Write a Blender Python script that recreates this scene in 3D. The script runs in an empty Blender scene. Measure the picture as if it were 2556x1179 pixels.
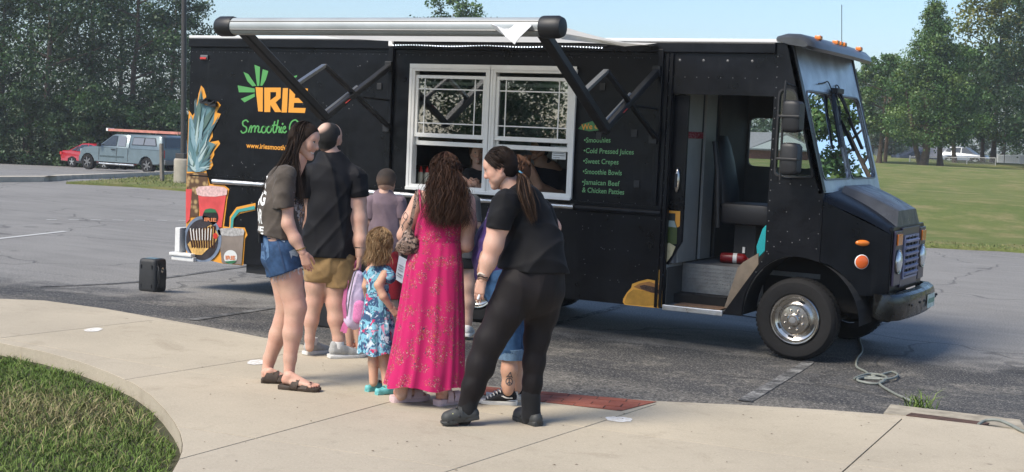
import bpy, bmesh, math, random
import numpy as np
from mathutils import Vector, Matrix
from mathutils.geometry import tessellate_polygon
from mathutils.bvhtree import BVHTree
rad = math.radians
random.seed(7); RNG = np.random.default_rng(7)
sc = bpy.context.scene
COL = sc.collection
# ------------------------------------------------------------------ camera
CR = np.array([[0.8768059876881338, 0.4789662257589663, 0.04245720829713462],
               [0.07339067387577446, -0.04604043665129463, -0.9962399746953622],
               [-0.4752105522210498, 0.8766251381149801, -0.0755201846038255]])
CC = np.array([3.77700387, -12.48447818, 2.02133619])
FPX = 3470.78
cam_data = bpy.data.cameras.new('camera'); cam = bpy.data.objects.new('camera', cam_data); COL.objects.link(cam)
cam_data.sensor_width = 36.0; cam_data.lens = FPX / 2556 * 36.0; cam_data.clip_start = .1; cam_data.clip_end = 3000
cam.matrix_world = Matrix([[CR[0][i], -CR[1][i], -CR[2][i], CC[i]] for i in range(3)] + [[0, 0, 0, 1]])
sc.camera = cam
# ------------------------------------------------------------------ sky, sun, exposure
SUN_EL, SUN_AZ = rad(48), math.atan2(-.42, -.85)       # hazy sun behind the photographer's left shoulder
world = bpy.data.worlds.new('World'); sc.world = world; world.use_nodes = True
wn = world.node_tree.nodes; wl = world.node_tree.links; wn.clear()
sky = wn.new('ShaderNodeTexSky'); sky.sky_type = 'NISHITA'; sky.sun_disc = False
sky.sun_elevation = SUN_EL; sky.sun_rotation = SUN_AZ; sky.air_density = 1.0; sky.dust_density = 1.4; sky.ozone_density = 2.5; sky.altitude = 200
bg = wn.new('ShaderNodeBackground'); bg.inputs[1].default_value = .1
tint = wn.new('ShaderNodeMix'); tint.data_type = 'RGBA'; tint.blend_type = 'MULTIPLY'; tint.inputs[0].default_value = 1; tint.inputs[7].default_value = (.82, .88, .94, 1); wl.new(sky.outputs[0], tint.inputs[6])   # thin summer haze, a little bluer
wo = wn.new('ShaderNodeOutputWorld'); wl.new(tint.outputs[2], bg.inputs[0]); wl.new(bg.outputs[0], wo.inputs[0])
sun_d = bpy.data.lights.new('sun', 'SUN'); sun_d.energy = 2.4; sun_d.angle = rad(26); sun_d.color = (1, .91, .78)
sun = bpy.data.objects.new('sun', sun_d); COL.objects.link(sun); sun.location = (-8, -10, 30)
sdir = Vector((math.sin(SUN_AZ) * math.cos(SUN_EL), math.cos(SUN_AZ) * math.cos(SUN_EL), math.sin(SUN_EL)))
sun.rotation_euler = sdir.to_track_quat('Z', 'Y').to_euler()
sc.view_settings.view_transform = 'Standard'; sc.view_settings.look = 'None'
sc.view_settings.exposure = 1.08; sc.view_settings.gamma = 1
try: sc.view_settings.use_curve_mapping = False
except Exception: pass
sc.render.engine = 'CYCLES'
sc.cycles.max_bounces = 7; sc.cycles.diffuse_bounces = 3; sc.cycles.glossy_bounces = 4; sc.cycles.transmission_bounces = 5
sc.cycles.transparent_max_bounces = 10; sc.cycles.use_denoising = True; sc.cycles.caustics_reflective = False; sc.cycles.caustics_refractive = False

# ------------------------------------------------------------------ measuring helpers: a line of sight of the survey camera met with a real plane
def ray(u, v): return CR.T @ np.array([(u - 1278) / FPX, (v - 589.5) / FPX, 1.])
def onY(u, v, Y=0.): d = ray(u, v); return CC + d * (Y - CC[1]) / d[1]
def onX(u, v, X): d = ray(u, v); return CC + d * (X - CC[0]) / d[0]
def onZ(u, v, Z=0.): d = ray(u, v); return CC + d * (Z - CC[2]) / d[2]
def at(u, v, D): return CC + ray(u, v) * D
def project(P): c = CR @ (np.asarray(P, float) - CC); return 1278 + FPX * c[0] / c[2], 589.5 + FPX * c[1] / c[2]
FH = CR[2][:2] / np.linalg.norm(CR[2][:2]); RH = np.array([FH[1], -FH[0]])
RIGHT = np.array([RH[0], RH[1], 0]); AWAY = np.array([FH[0], FH[1], 0]); UP = np.array([0, 0, 1.])
def sstep(a, b, x): t = np.clip((np.asarray(x, float) - a) / (b - a), 0, 1); return t * t * (3 - 2 * t)
SWZ = .24
def G(x, y):
    "height of the asphalt and terrain: a gentle ramp up to the pavement, the far left falls, the far right rises"
    x = np.asarray(x, float); y = np.asarray(y, float)
    D = (x - CC[0]) * FH[0] + (y - CC[1]) * FH[1]; L = (x - CC[0]) * RH[0] + (y - CC[1]) * RH[1]
    D = np.minimum(D, 130); wl_ = 1 - sstep(-10, 4, L); wr_ = 1 - wl_
    return .205 * np.clip((-y - .1) / 3.2, 0, 1) - .031 * np.maximum(D - 42, 0) * wl_ + .0072 * np.maximum(D - 26, 0) * wr_
def onG(u, v, dz=0.):
    "where a line of sight meets the terrain"
    d = ray(u, v); t = 3.
    lo, hi = 3., 400.
    for _ in range(60):
        m = (lo + hi) / 2; p = CC + d * m
        if p[2] > G(p[0], p[1]) + dz: lo = m
        else: hi = m
    return CC + d * lo
def latD(L, D): return CC[:2] + RH * L + FH * D

# ------------------------------------------------------------------ materials
MATS = {}
def nodes_of(name):
    m = bpy.data.materials.new(name); m.use_nodes = True; nt = m.node_tree; b = nt.nodes['Principled BSDF']
    MATS[name] = m; return m, nt, b
def nd(nt, t, **kw):
    n = nt.nodes.new(t)
    for k, v in kw.items():
        if k.startswith('i_'): n.inputs[int(k[2:])].default_value = v
        else: setattr(n, k, v)
    return n
def mixc(nt, fac, a, b, typ='MIX'):
    n = nt.nodes.new('ShaderNodeMix'); n.data_type = 'RGBA'; n.blend_type = typ
    for s, x in ((0, fac), (6, a), (7, b)):
        if hasattr(x, 'links') or hasattr(x, 'is_linked'): nt.links.new(x, n.inputs[s])
        elif s == 0: n.inputs[0].default_value = x
        else: n.inputs[s].default_value = (*x, 1) if len(x) == 3 else x
    return n.outputs[2]
def mth(nt, op, a, b=None, clamp=False):
    n = nt.nodes.new('ShaderNodeMath'); n.operation = op; n.use_clamp = clamp
    for i, x in enumerate((a, b)):
        if x is None: continue
        if hasattr(x, 'is_linked'): nt.links.new(x, n.inputs[i])
        else: n.inputs[i].default_value = x
    return n.outputs[0]
def noise(nt, scale, detail=4, rough=.55, vec=None, dist=0.):
    n = nd(nt, 'ShaderNodeTexNoise'); n.inputs['Scale'].default_value = scale; n.inputs['Detail'].default_value = detail
    n.inputs['Roughness'].default_value = rough; n.inputs['Distortion'].default_value = dist
    if vec is None: vec = posn(nt)
    nt.links.new(vec, n.inputs['Vector']); return n.outputs[0]
def posn(nt):
    for n in nt.nodes:
        if n.type == 'TEX_COORD': return n.outputs['Object']
    return nt.nodes.new('ShaderNodeTexCoord').outputs['Object']
def scl(nt, vec, s):
    n = nd(nt, 'ShaderNodeMapping'); nt.links.new(vec, n.inputs[0]); n.inputs['Scale'].default_value = s; return n.outputs[0]
def ramp(nt, fac, a, b):
    n = nd(nt, 'ShaderNodeMapRange', clamp=True); n.inputs[1].default_value = a; n.inputs[2].default_value = b
    nt.links.new(fac, n.inputs[0]); return n.outputs[0]
def bump(nt, b, h, strength=.3, dist=.01):
    n = nd(nt, 'ShaderNodeBump'); n.inputs['Strength'].default_value = strength; n.inputs['Distance'].default_value = dist
    nt.links.new(h, n.inputs['Height']); nt.links.new(n.outputs[0], b.inputs['Normal'])
def mat(name, col, rough=.5, metal=0., var=None, bmp=None, spec=.5, coat=0., attr=None, emit=None, sheen=0., rvar=None, sss=0.):
    if name in MATS: return MATS[name]
    m, nt, b = nodes_of(name)
    b.inputs['Base Color'].default_value = (*col, 1); b.inputs['Roughness'].default_value = rough; b.inputs['Metallic'].default_value = metal
    b.inputs['Specular IOR Level'].default_value = spec
    if coat: b.inputs['Coat Weight'].default_value = coat; b.inputs['Coat Roughness'].default_value = .08
    if sheen: b.inputs['Sheen Weight'].default_value = sheen; b.inputs['Sheen Roughness'].default_value = .5
    if sss:
        b.inputs['Subsurface Weight'].default_value = sss; b.inputs['Subsurface Scale'].default_value = .012
        b.inputs['Subsurface Radius'].default_value = (1, .45, .3)
    src = None
    if attr:
        a = nd(nt, 'ShaderNodeAttribute', attribute_name=attr); src = a.outputs['Color']
    if var:
        f = noise(nt, var[0], 6); lo = ramp(nt, f, .3, .7)
        base = src if src is not None else (*col, 1)
        dark = mixc(nt, 1., base, (1 - var[1],) * 3, 'MULTIPLY'); lite = mixc(nt, 1., base, (1 + var[1],) * 3, 'MULTIPLY')
        src = mixc(nt, lo, dark, lite)
    if src is not None: nt.links.new(src, b.inputs['Base Color'])
    if rvar:
        f = noise(nt, rvar[0], 5); n = nd(nt, 'ShaderNodeMapRange'); nt.links.new(f, n.inputs[0]); n.inputs[1].default_value = .3; n.inputs[2].default_value = .7
        n.inputs[3].default_value = rvar[1]; n.inputs[4].default_value = rvar[2]; nt.links.new(n.outputs[0], b.inputs['Roughness'])
    if bmp: bump(nt, b, noise(nt, bmp[0], 5), bmp[1], bmp[2] if len(bmp) > 2 else .01)
    if emit: b.inputs['Emission Color'].default_value = (*emit[0], 1); b.inputs['Emission Strength'].default_value = emit[1]
    return m
def glass(name, tint, ior=1.6, rough=0., base_refl=0.):
    if name in MATS: return MATS[name]
    m = bpy.data.materials.new(name); m.use_nodes = True; nt = m.node_tree; nt.nodes.clear(); MATS[name] = m
    t = nd(nt, 'ShaderNodeBsdfTransparent'); t.inputs[0].default_value = (*tint, 1)
    g = nd(nt, 'ShaderNodeBsdfGlossy'); g.inputs['Roughness'].default_value = rough; g.inputs[0].default_value = (.95, .97, 1, 1)
    f = nd(nt, 'ShaderNodeFresnel'); f.inputs[0].default_value = ior
    fac = mth(nt, 'ADD', f.outputs[0], base_refl, True)
    x = nd(nt, 'ShaderNodeMixShader'); nt.links.new(fac, x.inputs[0]); nt.links.new(t.outputs[0], x.inputs[1]); nt.links.new(g.outputs[0], x.inputs[2])
    o = nd(nt, 'ShaderNodeOutputMaterial'); nt.links.new(x.outputs[0], o.inputs[0]); return m

# ------------------------------------------------------------------ mesh building
class MB:
    def __init__(s): s.v = []; s.f = []; s.m = []; s.mi = 0
    def add(s, verts, faces):
        o = len(s.v); s.v.extend([tuple(map(float, p)) for p in verts]); s.f.extend([tuple(i + o for i in f) for f in faces]); s.m.extend([s.mi] * len(faces)); return s
    def box(s, x0, x1, y0, y1, z0, z1):
        return s.add([(x, y, z) for x in (x0, x1) for y in (y0, y1) for z in (z0, z1)],
                     [(0, 1, 3, 2), (4, 6, 7, 5), (0, 4, 5, 1), (2, 3, 7, 6), (0, 2, 6, 4), (1, 5, 7, 3)])
    def bar(s, a, b, w, h, up=(0, 0, 1), bev=0.):
        "bar of w x h section from a to b"
        a, b, up = np.array(a, float), np.array(b, float), np.array(up, float)
        d = b - a; d /= np.linalg.norm(d); x = np.cross(d, up); x /= np.linalg.norm(x) + 1e-9; y = np.cross(x, d)
        if bev: sec = [(-w/2+bev, -h/2), (w/2-bev, -h/2), (w/2, -h/2+bev), (w/2, h/2-bev), (w/2-bev, h/2), (-w/2+bev, h/2), (-w/2, h/2-bev), (-w/2, -h/2+bev)]
        else: sec = [(-w/2, -h/2), (w/2, -h/2), (w/2, h/2), (-w/2, h/2)]
        n = len(sec); V = [p + x * i + y * j for p in (a, b) for i, j in sec]
        return s.add(V, [(i, (i+1) % n, n+(i+1) % n, n+i) for i in range(n)] + [tuple(range(n))[::-1], tuple(range(n, 2*n))])
    def tube(s, pts, r, n=8, caps=True):
        pts = [np.array(p, float) for p in pts]; R_ = r if hasattr(r, '__len__') else [r] * len(pts)
        ref = None; V = []
        for i, p in enumerate(pts):
            d = pts[min(i+1, len(pts)-1)] - pts[max(i-1, 0)]; d /= np.linalg.norm(d) + 1e-9
            if ref is None: ref = np.array((0, 0, 1.)) if abs(d[2]) < .9 else np.array((1., 0, 0))
            x = np.cross(d, ref); x /= np.linalg.norm(x) + 1e-9; ref = np.cross(x, d)
            V += [p + R_[i] * (x * math.cos(2*math.pi*k/n) + ref * math.sin(2*math.pi*k/n)) for k in range(n)]
        F = [(i*n+k, i*n+(k+1) % n, (i+1)*n+(k+1) % n, (i+1)*n+k) for i in range(len(pts)-1) for k in range(n)]
        if caps: F += [tuple(range(n))[::-1], tuple(range((len(pts)-1)*n, len(pts)*n))]
        return s.add(V, F)
    def lathe(s, prof, c, axis=(0, 0, 1), n=24, caps=False):
        "prof: (radius, height along the axis)"
        c = np.array(c, float); w = np.array(axis, float); w /= np.linalg.norm(w)
        x = np.cross(w, (0, 0, 1.) if abs(w[2]) < .9 else (1., 0, 0)); x /= np.linalg.norm(x); y = np.cross(w, x)
        V = [c + w*h + r*(x*math.cos(2*math.pi*k/n) + y*math.sin(2*math.pi*k/n)) for r, h in prof for k in range(n)]
        F = [(i*n+k, i*n+(k+1) % n, (i+1)*n+(k+1) % n, (i+1)*n+k) for i in range(len(prof)-1) for k in range(n)]
        if caps: F += [tuple(range(n))[::-1], tuple(range((len(prof)-1)*n, len(prof)*n))]
        return s.add(V, F)
    def prism(s, outer, fn, d0, d1, holes=()):
        "polygon with holes: fn(a, b, depth) gives the point; solid between the depths d0 and d1"
        loops = [list(outer)] + [list(h) for h in holes]; flat = [p for l in loops for p in l]
        tris = tessellate_polygon([[Vector((p[0], p[1], 0)) for p in l] for l in loops]); n = len(flat)
        V = [fn(p[0], p[1], d0) for p in flat] + [fn(p[0], p[1], d1) for p in flat]
        F = [tuple(t) for t in tris] + [tuple(i + n for i in t[::-1]) for t in tris]; o = 0
        for l in loops:
            k = len(l); F += [(o+i, o+(i+1) % k, n+o+(i+1) % k, n+o+i) for i in range(k)]; o += k
        return s.add(V, F)
    def sheet(s, outer, fn, holes=()):
        loops = [list(outer)] + [list(h) for h in holes]; flat = [p for l in loops for p in l]
        tris = tessellate_polygon([[Vector((p[0], p[1], 0)) for p in l] for l in loops])
        return s.add([fn(p[0], p[1]) for p in flat], [tuple(t) for t in tris])
    def loft(s, rings, caps=True, closed=True):
        n = len(rings[0]); V = [p for r in rings for p in r]; m = n if closed else n - 1
        F = [(i*n+k, i*n+(k+1) % n, (i+1)*n+(k+1) % n, (i+1)*n+k) for i in range(len(rings)-1) for k in range(m)]
        if caps: F += [tuple(range(n))[::-1], tuple(range((len(rings)-1)*n, len(rings)*n))]
        return s.add(V, F)
    def ball(s, c, r, n=10, sx=1, sy=1, sz=1):
        m = n // 2 + 1; c = np.array(c, float); V = []
        for i in range(m):
            t = math.pi * (i + .02) / (m - 1 + .04)
            V += [c + r * np.array((sx*math.sin(t)*math.cos(2*math.pi*k/n), sy*math.sin(t)*math.sin(2*math.pi*k/n), sz*math.cos(t))) for k in range(n)]
        return s.add(V, [(i*n+k, (i+1)*n+k, (i+1)*n+(k+1) % n, i*n+(k+1) % n) for i in range(m-1) for k in range(n)] + [tuple(range(n)), tuple(range((m-1)*n, m*n))[::-1]])
def world_base(o):
    b = np.zeros(3)
    while o is not None: b += np.array(o.location); o = o.parent
    return b
def link_mesh(name, me, m, parent=None):
    o = bpy.data.objects.new(name, me); COL.objects.link(o)
    for x in (m if isinstance(m, (list, tuple)) else [m]): me.materials.append(x)
    if parent is not None: o.parent = parent
    return o
def fix_normals(me):
    bm = bmesh.new(); bm.from_mesh(me); bmesh.ops.recalc_face_normals(bm, faces=bm.faces); bm.to_mesh(me); bm.free()
def smooth(me, ang=None):
    me.polygons.foreach_set('use_smooth', np.ones(len(me.polygons), bool))
    if ang is not None:
        try: me.set_sharp_from_angle(angle=rad(ang))
        except Exception: pass
def build(name, mb, m, parent=None, sm=None, bev=0., fix=True, own=False):
    V = np.array(mb.v, float)
    base = world_base(parent) if parent is not None else np.array([V[:, 0].mean(), V[:, 1].mean(), V[:, 2].min()])
    me = bpy.data.meshes.new(name); me.from_pydata((V - base).tolist(), [], mb.f); me.update()
    if fix: fix_normals(me)
    if isinstance(m, (list, tuple)) and len(m) > 1 and not fix: me.polygons.foreach_set('material_index', np.array(mb.m, np.int32))
    elif isinstance(m, (list, tuple)) and len(m) > 1: me.polygons.foreach_set('material_index', np.array(mb.m, np.int32))
    if bev:
        bm = bmesh.new(); bm.from_mesh(me); bmesh.ops.remove_doubles(bm, verts=bm.verts, dist=1e-5)
        es = [e for e in bm.edges if len(e.link_faces) == 2 and e.calc_face_angle(0) > .5]
        bmesh.ops.bevel(bm, geom=es, offset=bev, segments=2, affect='EDGES', profile=.6, clamp_overlap=True); bm.to_mesh(me); bm.free()
    if sm is not None: smooth(me, sm)
    o = link_mesh(name, me, m, parent)
    if parent is None: o.location = base
    return o
def arr_mesh(name, V, F, m, parent=None, col=None, sm=False, kind=None):
    "fast mesh from arrays; F is an (n,k) index array"
    V = np.asarray(V, np.float32); F = np.asarray(F, np.int32); k = F.shape[1]
    base = world_base(parent) if parent is not None else np.array([V[:, 0].mean(), V[:, 1].mean(), V[:, 2].min()])
    me = bpy.data.meshes.new(name); me.vertices.add(len(V)); me.vertices.foreach_set('co', (V - base).astype(np.float32).ravel())
    me.loops.add(F.size); me.loops.foreach_set('vertex_index', F.ravel()); me.polygons.add(len(F))
    me.polygons.foreach_set('loop_start', np.arange(0, F.size, k, dtype=np.int32)); me.update(calc_edges=True)
    if col is not None:
        a = me.color_attributes.new('Col', 'FLOAT_COLOR', 'POINT'); c = np.ones((len(V), 4), np.float32); c[:, :3] = col; a.data.foreach_set('color', c.ravel())
    if sm: smooth(me)
    me.validate()
    o = link_mesh(name, me, m, parent)
    if parent is None: o.location = base
    if kind: o['kind'] = kind
    return o
def thing(name, label, cat, loc, group=None):
    o = bpy.data.objects.new(name, None); o.empty_display_size = .2; COL.objects.link(o); o.location = tuple(map(float, loc)); return tag(o, label, cat, group)
def tag(o, label=None, cat=None, group=None, kind=None):
    if label: o['label'] = label
    if cat: o['category'] = cat
    if group: o['group'] = group
    if kind: o['kind'] = kind
    return o
def copy_tree(o, parent=None, loc=None):
    c = o.copy(); COL.objects.link(c)
    if parent is not None: c.parent = parent
    if loc is not None: c.location = loc
    for ch in list(o.children): copy_tree(ch, c)
    return c
def text_geo(s, size=1., shear=0., xs=1., extr=0., bold=0., align='LEFT', space=1.):
    cu = bpy.data.curves.new('lettering', 'FONT'); cu.body = s; cu.size = size; cu.shear = shear; cu.extrude = extr; cu.offset = bold; cu.align_x = align; cu.space_character = space; cu.resolution_u = 3
    o = bpy.data.objects.new('lettering', cu); COL.objects.link(o); bpy.context.view_layer.update()
    me = bpy.data.meshes.new_from_object(o.evaluated_get(bpy.context.evaluated_depsgraph_get()))
    V = np.array([v.co[:] for v in me.vertices]); F = [tuple(p.vertices) for p in me.polygons]
    bpy.data.objects.remove(o); bpy.data.curves.remove(cu); bpy.data.meshes.remove(me)
    V[:, 0] *= xs; return V, F
def ribbon(pts, w):
    "flat stroke along 2-D points, width w (one value or one each)"
    P = np.array(pts, float); n = len(P); W = np.full(n, w) if np.isscalar(w) else np.array(w)
    T = np.gradient(P, axis=0); T /= np.linalg.norm(T, axis=1)[:, None] + 1e-9; N = np.c_[-T[:, 1], T[:, 0]]
    V = np.r_[P + N*W[:, None]/2, P - N*W[:, None]/2]; return V, [(i, i+1, n+i+1, n+i) for i in range(n-1)]
def spline(pts, k=8):
    P = np.array(pts, float); P = np.vstack([2*P[0]-P[1], P, 2*P[-1]-P[-2]]); out = []
    for i in range(1, len(P)-2):
        for t in np.linspace(0, 1, k, endpoint=False):
            out.append(.5*((2*P[i]) + (-P[i-1]+P[i+1])*t + (2*P[i-1]-5*P[i]+4*P[i+1]-P[i+2])*t*t + (-P[i-1]+3*P[i]-3*P[i+1]+P[i+2])*t**3))
    out.append(P[-2]); return np.array(out)
# ================================================================== GROUND
def grid_LD(Ls, Ds, dz=0.):
    L, D = np.meshgrid(Ls, Ds, indexing='ij'); X = CC[0] + RH[0]*L + FH[0]*D; Y = CC[1] + RH[1]*L + FH[1]*D
    V = np.stack([X, Y, G(X, Y) + dz], -1).reshape(-1, 3); n = len(Ds); i = np.arange(len(Ls)-1)[:, None]*n + np.arange(n-1)[None]
    i = i.ravel(); return V, np.stack([i, i+n, i+n+1, i+1], -1)
# asphalt
def asphalt_mat():
    m, nt, b = nodes_of('asphalt'); P = nd(nt, 'ShaderNodeNewGeometry').outputs['Position']
    sep = nd(nt, 'ShaderNodeSeparateXYZ'); nt.links.new(P, sep.inputs[0])
    big = noise(nt, .35, 5, .6, P); mid = noise(nt, 1.6, 6, .65, P, .6); fine = noise(nt, 55, 3, .7, P); grit = noise(nt, 22, 5, .75, P)
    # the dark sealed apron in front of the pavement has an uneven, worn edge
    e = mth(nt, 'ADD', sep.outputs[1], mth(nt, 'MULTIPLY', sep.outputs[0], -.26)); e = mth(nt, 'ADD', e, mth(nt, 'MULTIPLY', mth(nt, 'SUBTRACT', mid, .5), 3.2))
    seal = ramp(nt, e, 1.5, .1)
    streak = noise(nt, 1., 6, .7, scl(nt, P, (.5, 3.2, 1)), .5)
    wear = mth(nt, 'MULTIPLY', ramp(nt, mid, .5, .66), ramp(nt, grit, .42, .6)); wear2 = mth(nt, 'MULTIPLY', ramp(nt, streak, .56, .72), ramp(nt, grit, .4, .66))
    edge = mth(nt, 'MULTIPLY', ramp(nt, mth(nt, 'ADD', sep.outputs[1], mth(nt, 'MULTIPLY', mth(nt, 'SUBTRACT', noise(nt, 1.3, 4, .6, P), .5), 1.6)), -2.75, -3.3), ramp(nt, grit, .36, .58))   # grit washed against the pavement
    wear = mth(nt, 'MAXIMUM', mth(nt, 'MAXIMUM', wear, wear2), mth(nt, 'MULTIPLY', edge, .85))
    old = mixc(nt, ramp(nt, big, .3, .7), (.148, .143, .134), (.225, .217, .203)); old = mixc(nt, ramp(nt, streak, .4, .75), old, (.25, .24, .225))
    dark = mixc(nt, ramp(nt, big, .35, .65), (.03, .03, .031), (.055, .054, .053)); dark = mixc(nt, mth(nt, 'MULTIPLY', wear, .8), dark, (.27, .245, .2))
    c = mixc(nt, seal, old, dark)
    spk = ramp(nt, fine, .54, .64); c = mixc(nt, mth(nt, 'MULTIPLY', spk, .7), c, (.42, .39, .34))
    dk = ramp(nt, fine, .47, .37); c = mixc(nt, mth(nt, 'MULTIPLY', dk, .5), c, (.02, .02, .02))
    v = nd(nt, 'ShaderNodeTexVoronoi', feature='DISTANCE_TO_EDGE'); v.inputs['Scale'].default_value = .22
    wv = nd(nt, 'ShaderNodeVectorMath', operation='ADD'); ns = nd(nt, 'ShaderNodeTexNoise'); ns.inputs['Scale'].default_value = 1.1; nt.links.new(P, ns.inputs['Vector'])
    nt.links.new(P, wv.inputs[0]); nt.links.new(ns.outputs['Color'], wv.inputs[1]); nt.links.new(wv.outputs[0], v.inputs['Vector'])
    crack = ramp(nt, v.outputs['Distance'], .006, .0025); c = mixc(nt, mth(nt, 'MULTIPLY', crack, .4), c, (.018, .017, .016))
    nt.links.new(c, b.inputs['Base Color']); b.inputs['Roughness'].default_value = .82; b.inputs['Specular IOR Level'].default_value = .35
    h = mth(nt, 'SUBTRACT', mth(nt, 'ADD', fine, mth(nt, 'MULTIPLY', grit, .8)), mth(nt, 'MULTIPLY', crack, 2.)); bump(nt, b, h, .55, .006)
    return m
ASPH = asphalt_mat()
def sq(a, b, n): return np.linspace(a, b, n)
# grassland beyond, out to the horizon
GRASSFAR = mat('far_grass', (.07, .085, .03), .95, var=(.15, .3), spec=.1)
V, F = grid_LD(np.r_[-420, sq(-250, 250, 60), 420], np.r_[-200, -60, sq(-15, 140, 60), 200, 400, 600], -.16)
o = arr_mesh('ground', V, F, GRASSFAR, sm=True); tag(o, 'grassy ground reaching to the horizon', kind='structure')
# lawn on the right
def lawn_mat():
    m, nt, b = nodes_of('lawn'); P = nd(nt, 'ShaderNodeNewGeometry').outputs['Position']
    a = noise(nt, .12, 5, .6, P); c_ = noise(nt, .9, 5, .65, P); f = noise(nt, 9, 5, .7, P); st = noise(nt, 1, 5, .6, scl(nt, P, (.28, 1.1, 1)))
    c = mixc(nt, ramp(nt, a, .35, .65), (.125, .17, .052), (.195, .21, .076)); c = mixc(nt, mth(nt, 'MULTIPLY', ramp(nt, c_, .47, .66), .8), c, (.3, .25, .125))
    c = mixc(nt, mth(nt, 'MULTIPLY', ramp(nt, st, .52, .7), .4), c, (.11, .14, .04)); c = mixc(nt, mth(nt, 'MULTIPLY', ramp(nt, f, .45, .7), .5), c, (.1, .125, .035))
    nt.links.new(c, b.inputs['Base Color']); b.inputs['Roughness'].default_value = .95; b.inputs['Specular IOR Level'].default_value = .1
    bump(nt, b, mth(nt, 'ADD', f, noise(nt, 40, 4, .7, P)), .8, .05); return m
LAWN = lawn_mat()
e0 = onG(2300, 613, .05); e1 = onG(2556, 626, .05); ed = (e1 - e0)[:2]; ed /= np.linalg.norm(ed); en = np.array([-ed[1], ed[0]])
ss_ = np.r_[sq(-12, 12, 40), sq(13, 90, 30)]; tt = np.r_[0, .02, sq(.4, 12, 24), sq(13, 125, 60)]
S, T = np.meshgrid(ss_, tt, indexing='ij'); wob = .12*np.sin(S*1.7) + .08*np.sin(S*4.1+1)
X = e0[0] + ed[0]*S + en[0]*(T + wob); Y = e0[1] + ed[1]*S + en[1]*(T + wob); Z = G(X, Y) + .06*sstep(0, .02, T)
Z += .13*(.6 + np.sin(T*.21 + S*.05))*sstep(3, 12, T) + .35*sstep(2, 14, T)*(1 - .6*sstep(30, 70, T))
n = len(tt); i = (np.arange(len(ss_)-1)[:, None]*n + np.arange(n-1)[None]).ravel()
o = arr_mesh('lawn', np.stack([X, Y, Z], -1).reshape(-1, 3), np.stack([i, i+n, i+n+1, i+1], -1), LAWN, sm=True); tag(o, 'wide mown lawn rising beyond the parking lot', kind='structure')
GRASSM = mat('grass_blade', (.1, .13, .03), .7, attr='Col', spec=.2)
def blades(name, XY, z, hgt, wid, cols, lean=.5, label=None, parent=None):
    n = len(XY); a = RNG.uniform(0, 2*np.pi, n); h = hgt * RNG.uniform(.35, 1.55, n); w = wid * RNG.uniform(.7, 1.3, n)
    t = np.c_[np.cos(a), np.sin(a)]; b = RNG.uniform(0, 2*np.pi, n); ln = h*lean*RNG.uniform(.2, 1.3, n); d = np.c_[np.cos(b), np.sin(b)]*ln[:, None]
    P0 = np.c_[XY - t*w[:, None]/2, z]; P1 = np.c_[XY + t*w[:, None]/2, z]; m0 = np.c_[XY + d*.4 - t*w[:, None]*.38, z + h*.62]; m1 = np.c_[XY + d*.4 + t*w[:, None]*.38, z + h*.62]; tp = np.c_[XY + d, z + h*np.sqrt(np.clip(1 - (lean*.5)**2, .2, 1))]
    V = np.stack([P0, P1, m1, m0, tp], 1).reshape(-1, 3); i = np.arange(n)*5
    F = np.r_[np.c_[i, i+1, i+2], np.c_[i, i+2, i+3], np.c_[i+3, i+2, i+4]]
    cc = np.array(cols)[RNG.integers(0, len(cols), n)] * RNG.uniform(.7, 1.25, (n, 1)); C = np.repeat(cc, 5, 0)
    o = arr_mesh(name, V, F, GRASSM, col=C, kind='stuff', parent=parent)
    if label: o['label'] = label
    return o
nb = 5000; T_ = 1.4*RNG.random(nb)**1.5; S_ = RNG.uniform(-6, 16, nb)
XY = np.c_[e0[0] + ed[0]*S_ + en[0]*(T_+.02), e0[1] + ed[1]*S_ + en[1]*(T_+.02)]
blades('lawn_grass', XY, G(XY[:, 0], XY[:, 1]) + .05, .04, .018, [(.14, .165, .05), (.18, .185, .07), (.11, .14, .04), (.22, .2, .09)], 1.3, 'short lawn grass by the parking lot edge')
# dry worn spots and a scrap of paper on the lawn
SOIL = mat('bare_soil', (.27, .2, .12), .95, var=(6, .3), bmp=(20, .5))
for (u, v, r) in ((2520, 548, .55), (2440, 545, .3), (2545, 570, .3)):
    c = onG(u, v, .09); mb = MB(); ring = [(c[0] + r*(1+.3*math.sin(3*a+u))*math.cos(a)*1.6, c[1] + r*(1+.25*math.cos(2*a))*math.sin(a), 0) for a in np.linspace(0, 2*math.pi, 22)[:-1]]
    ring = [(x, y, G(x, y) + .115 + .1*math.sin(0)) for x, y, _ in ring]; mb.add(ring + [(c[0], c[1], c[2]+.03)], [(k, (k+1) % 21, 21) for k in range(21)])
    tag(build('soil_patch', mb, SOIL), 'bare dry patch in the lawn', kind='structure')
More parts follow.
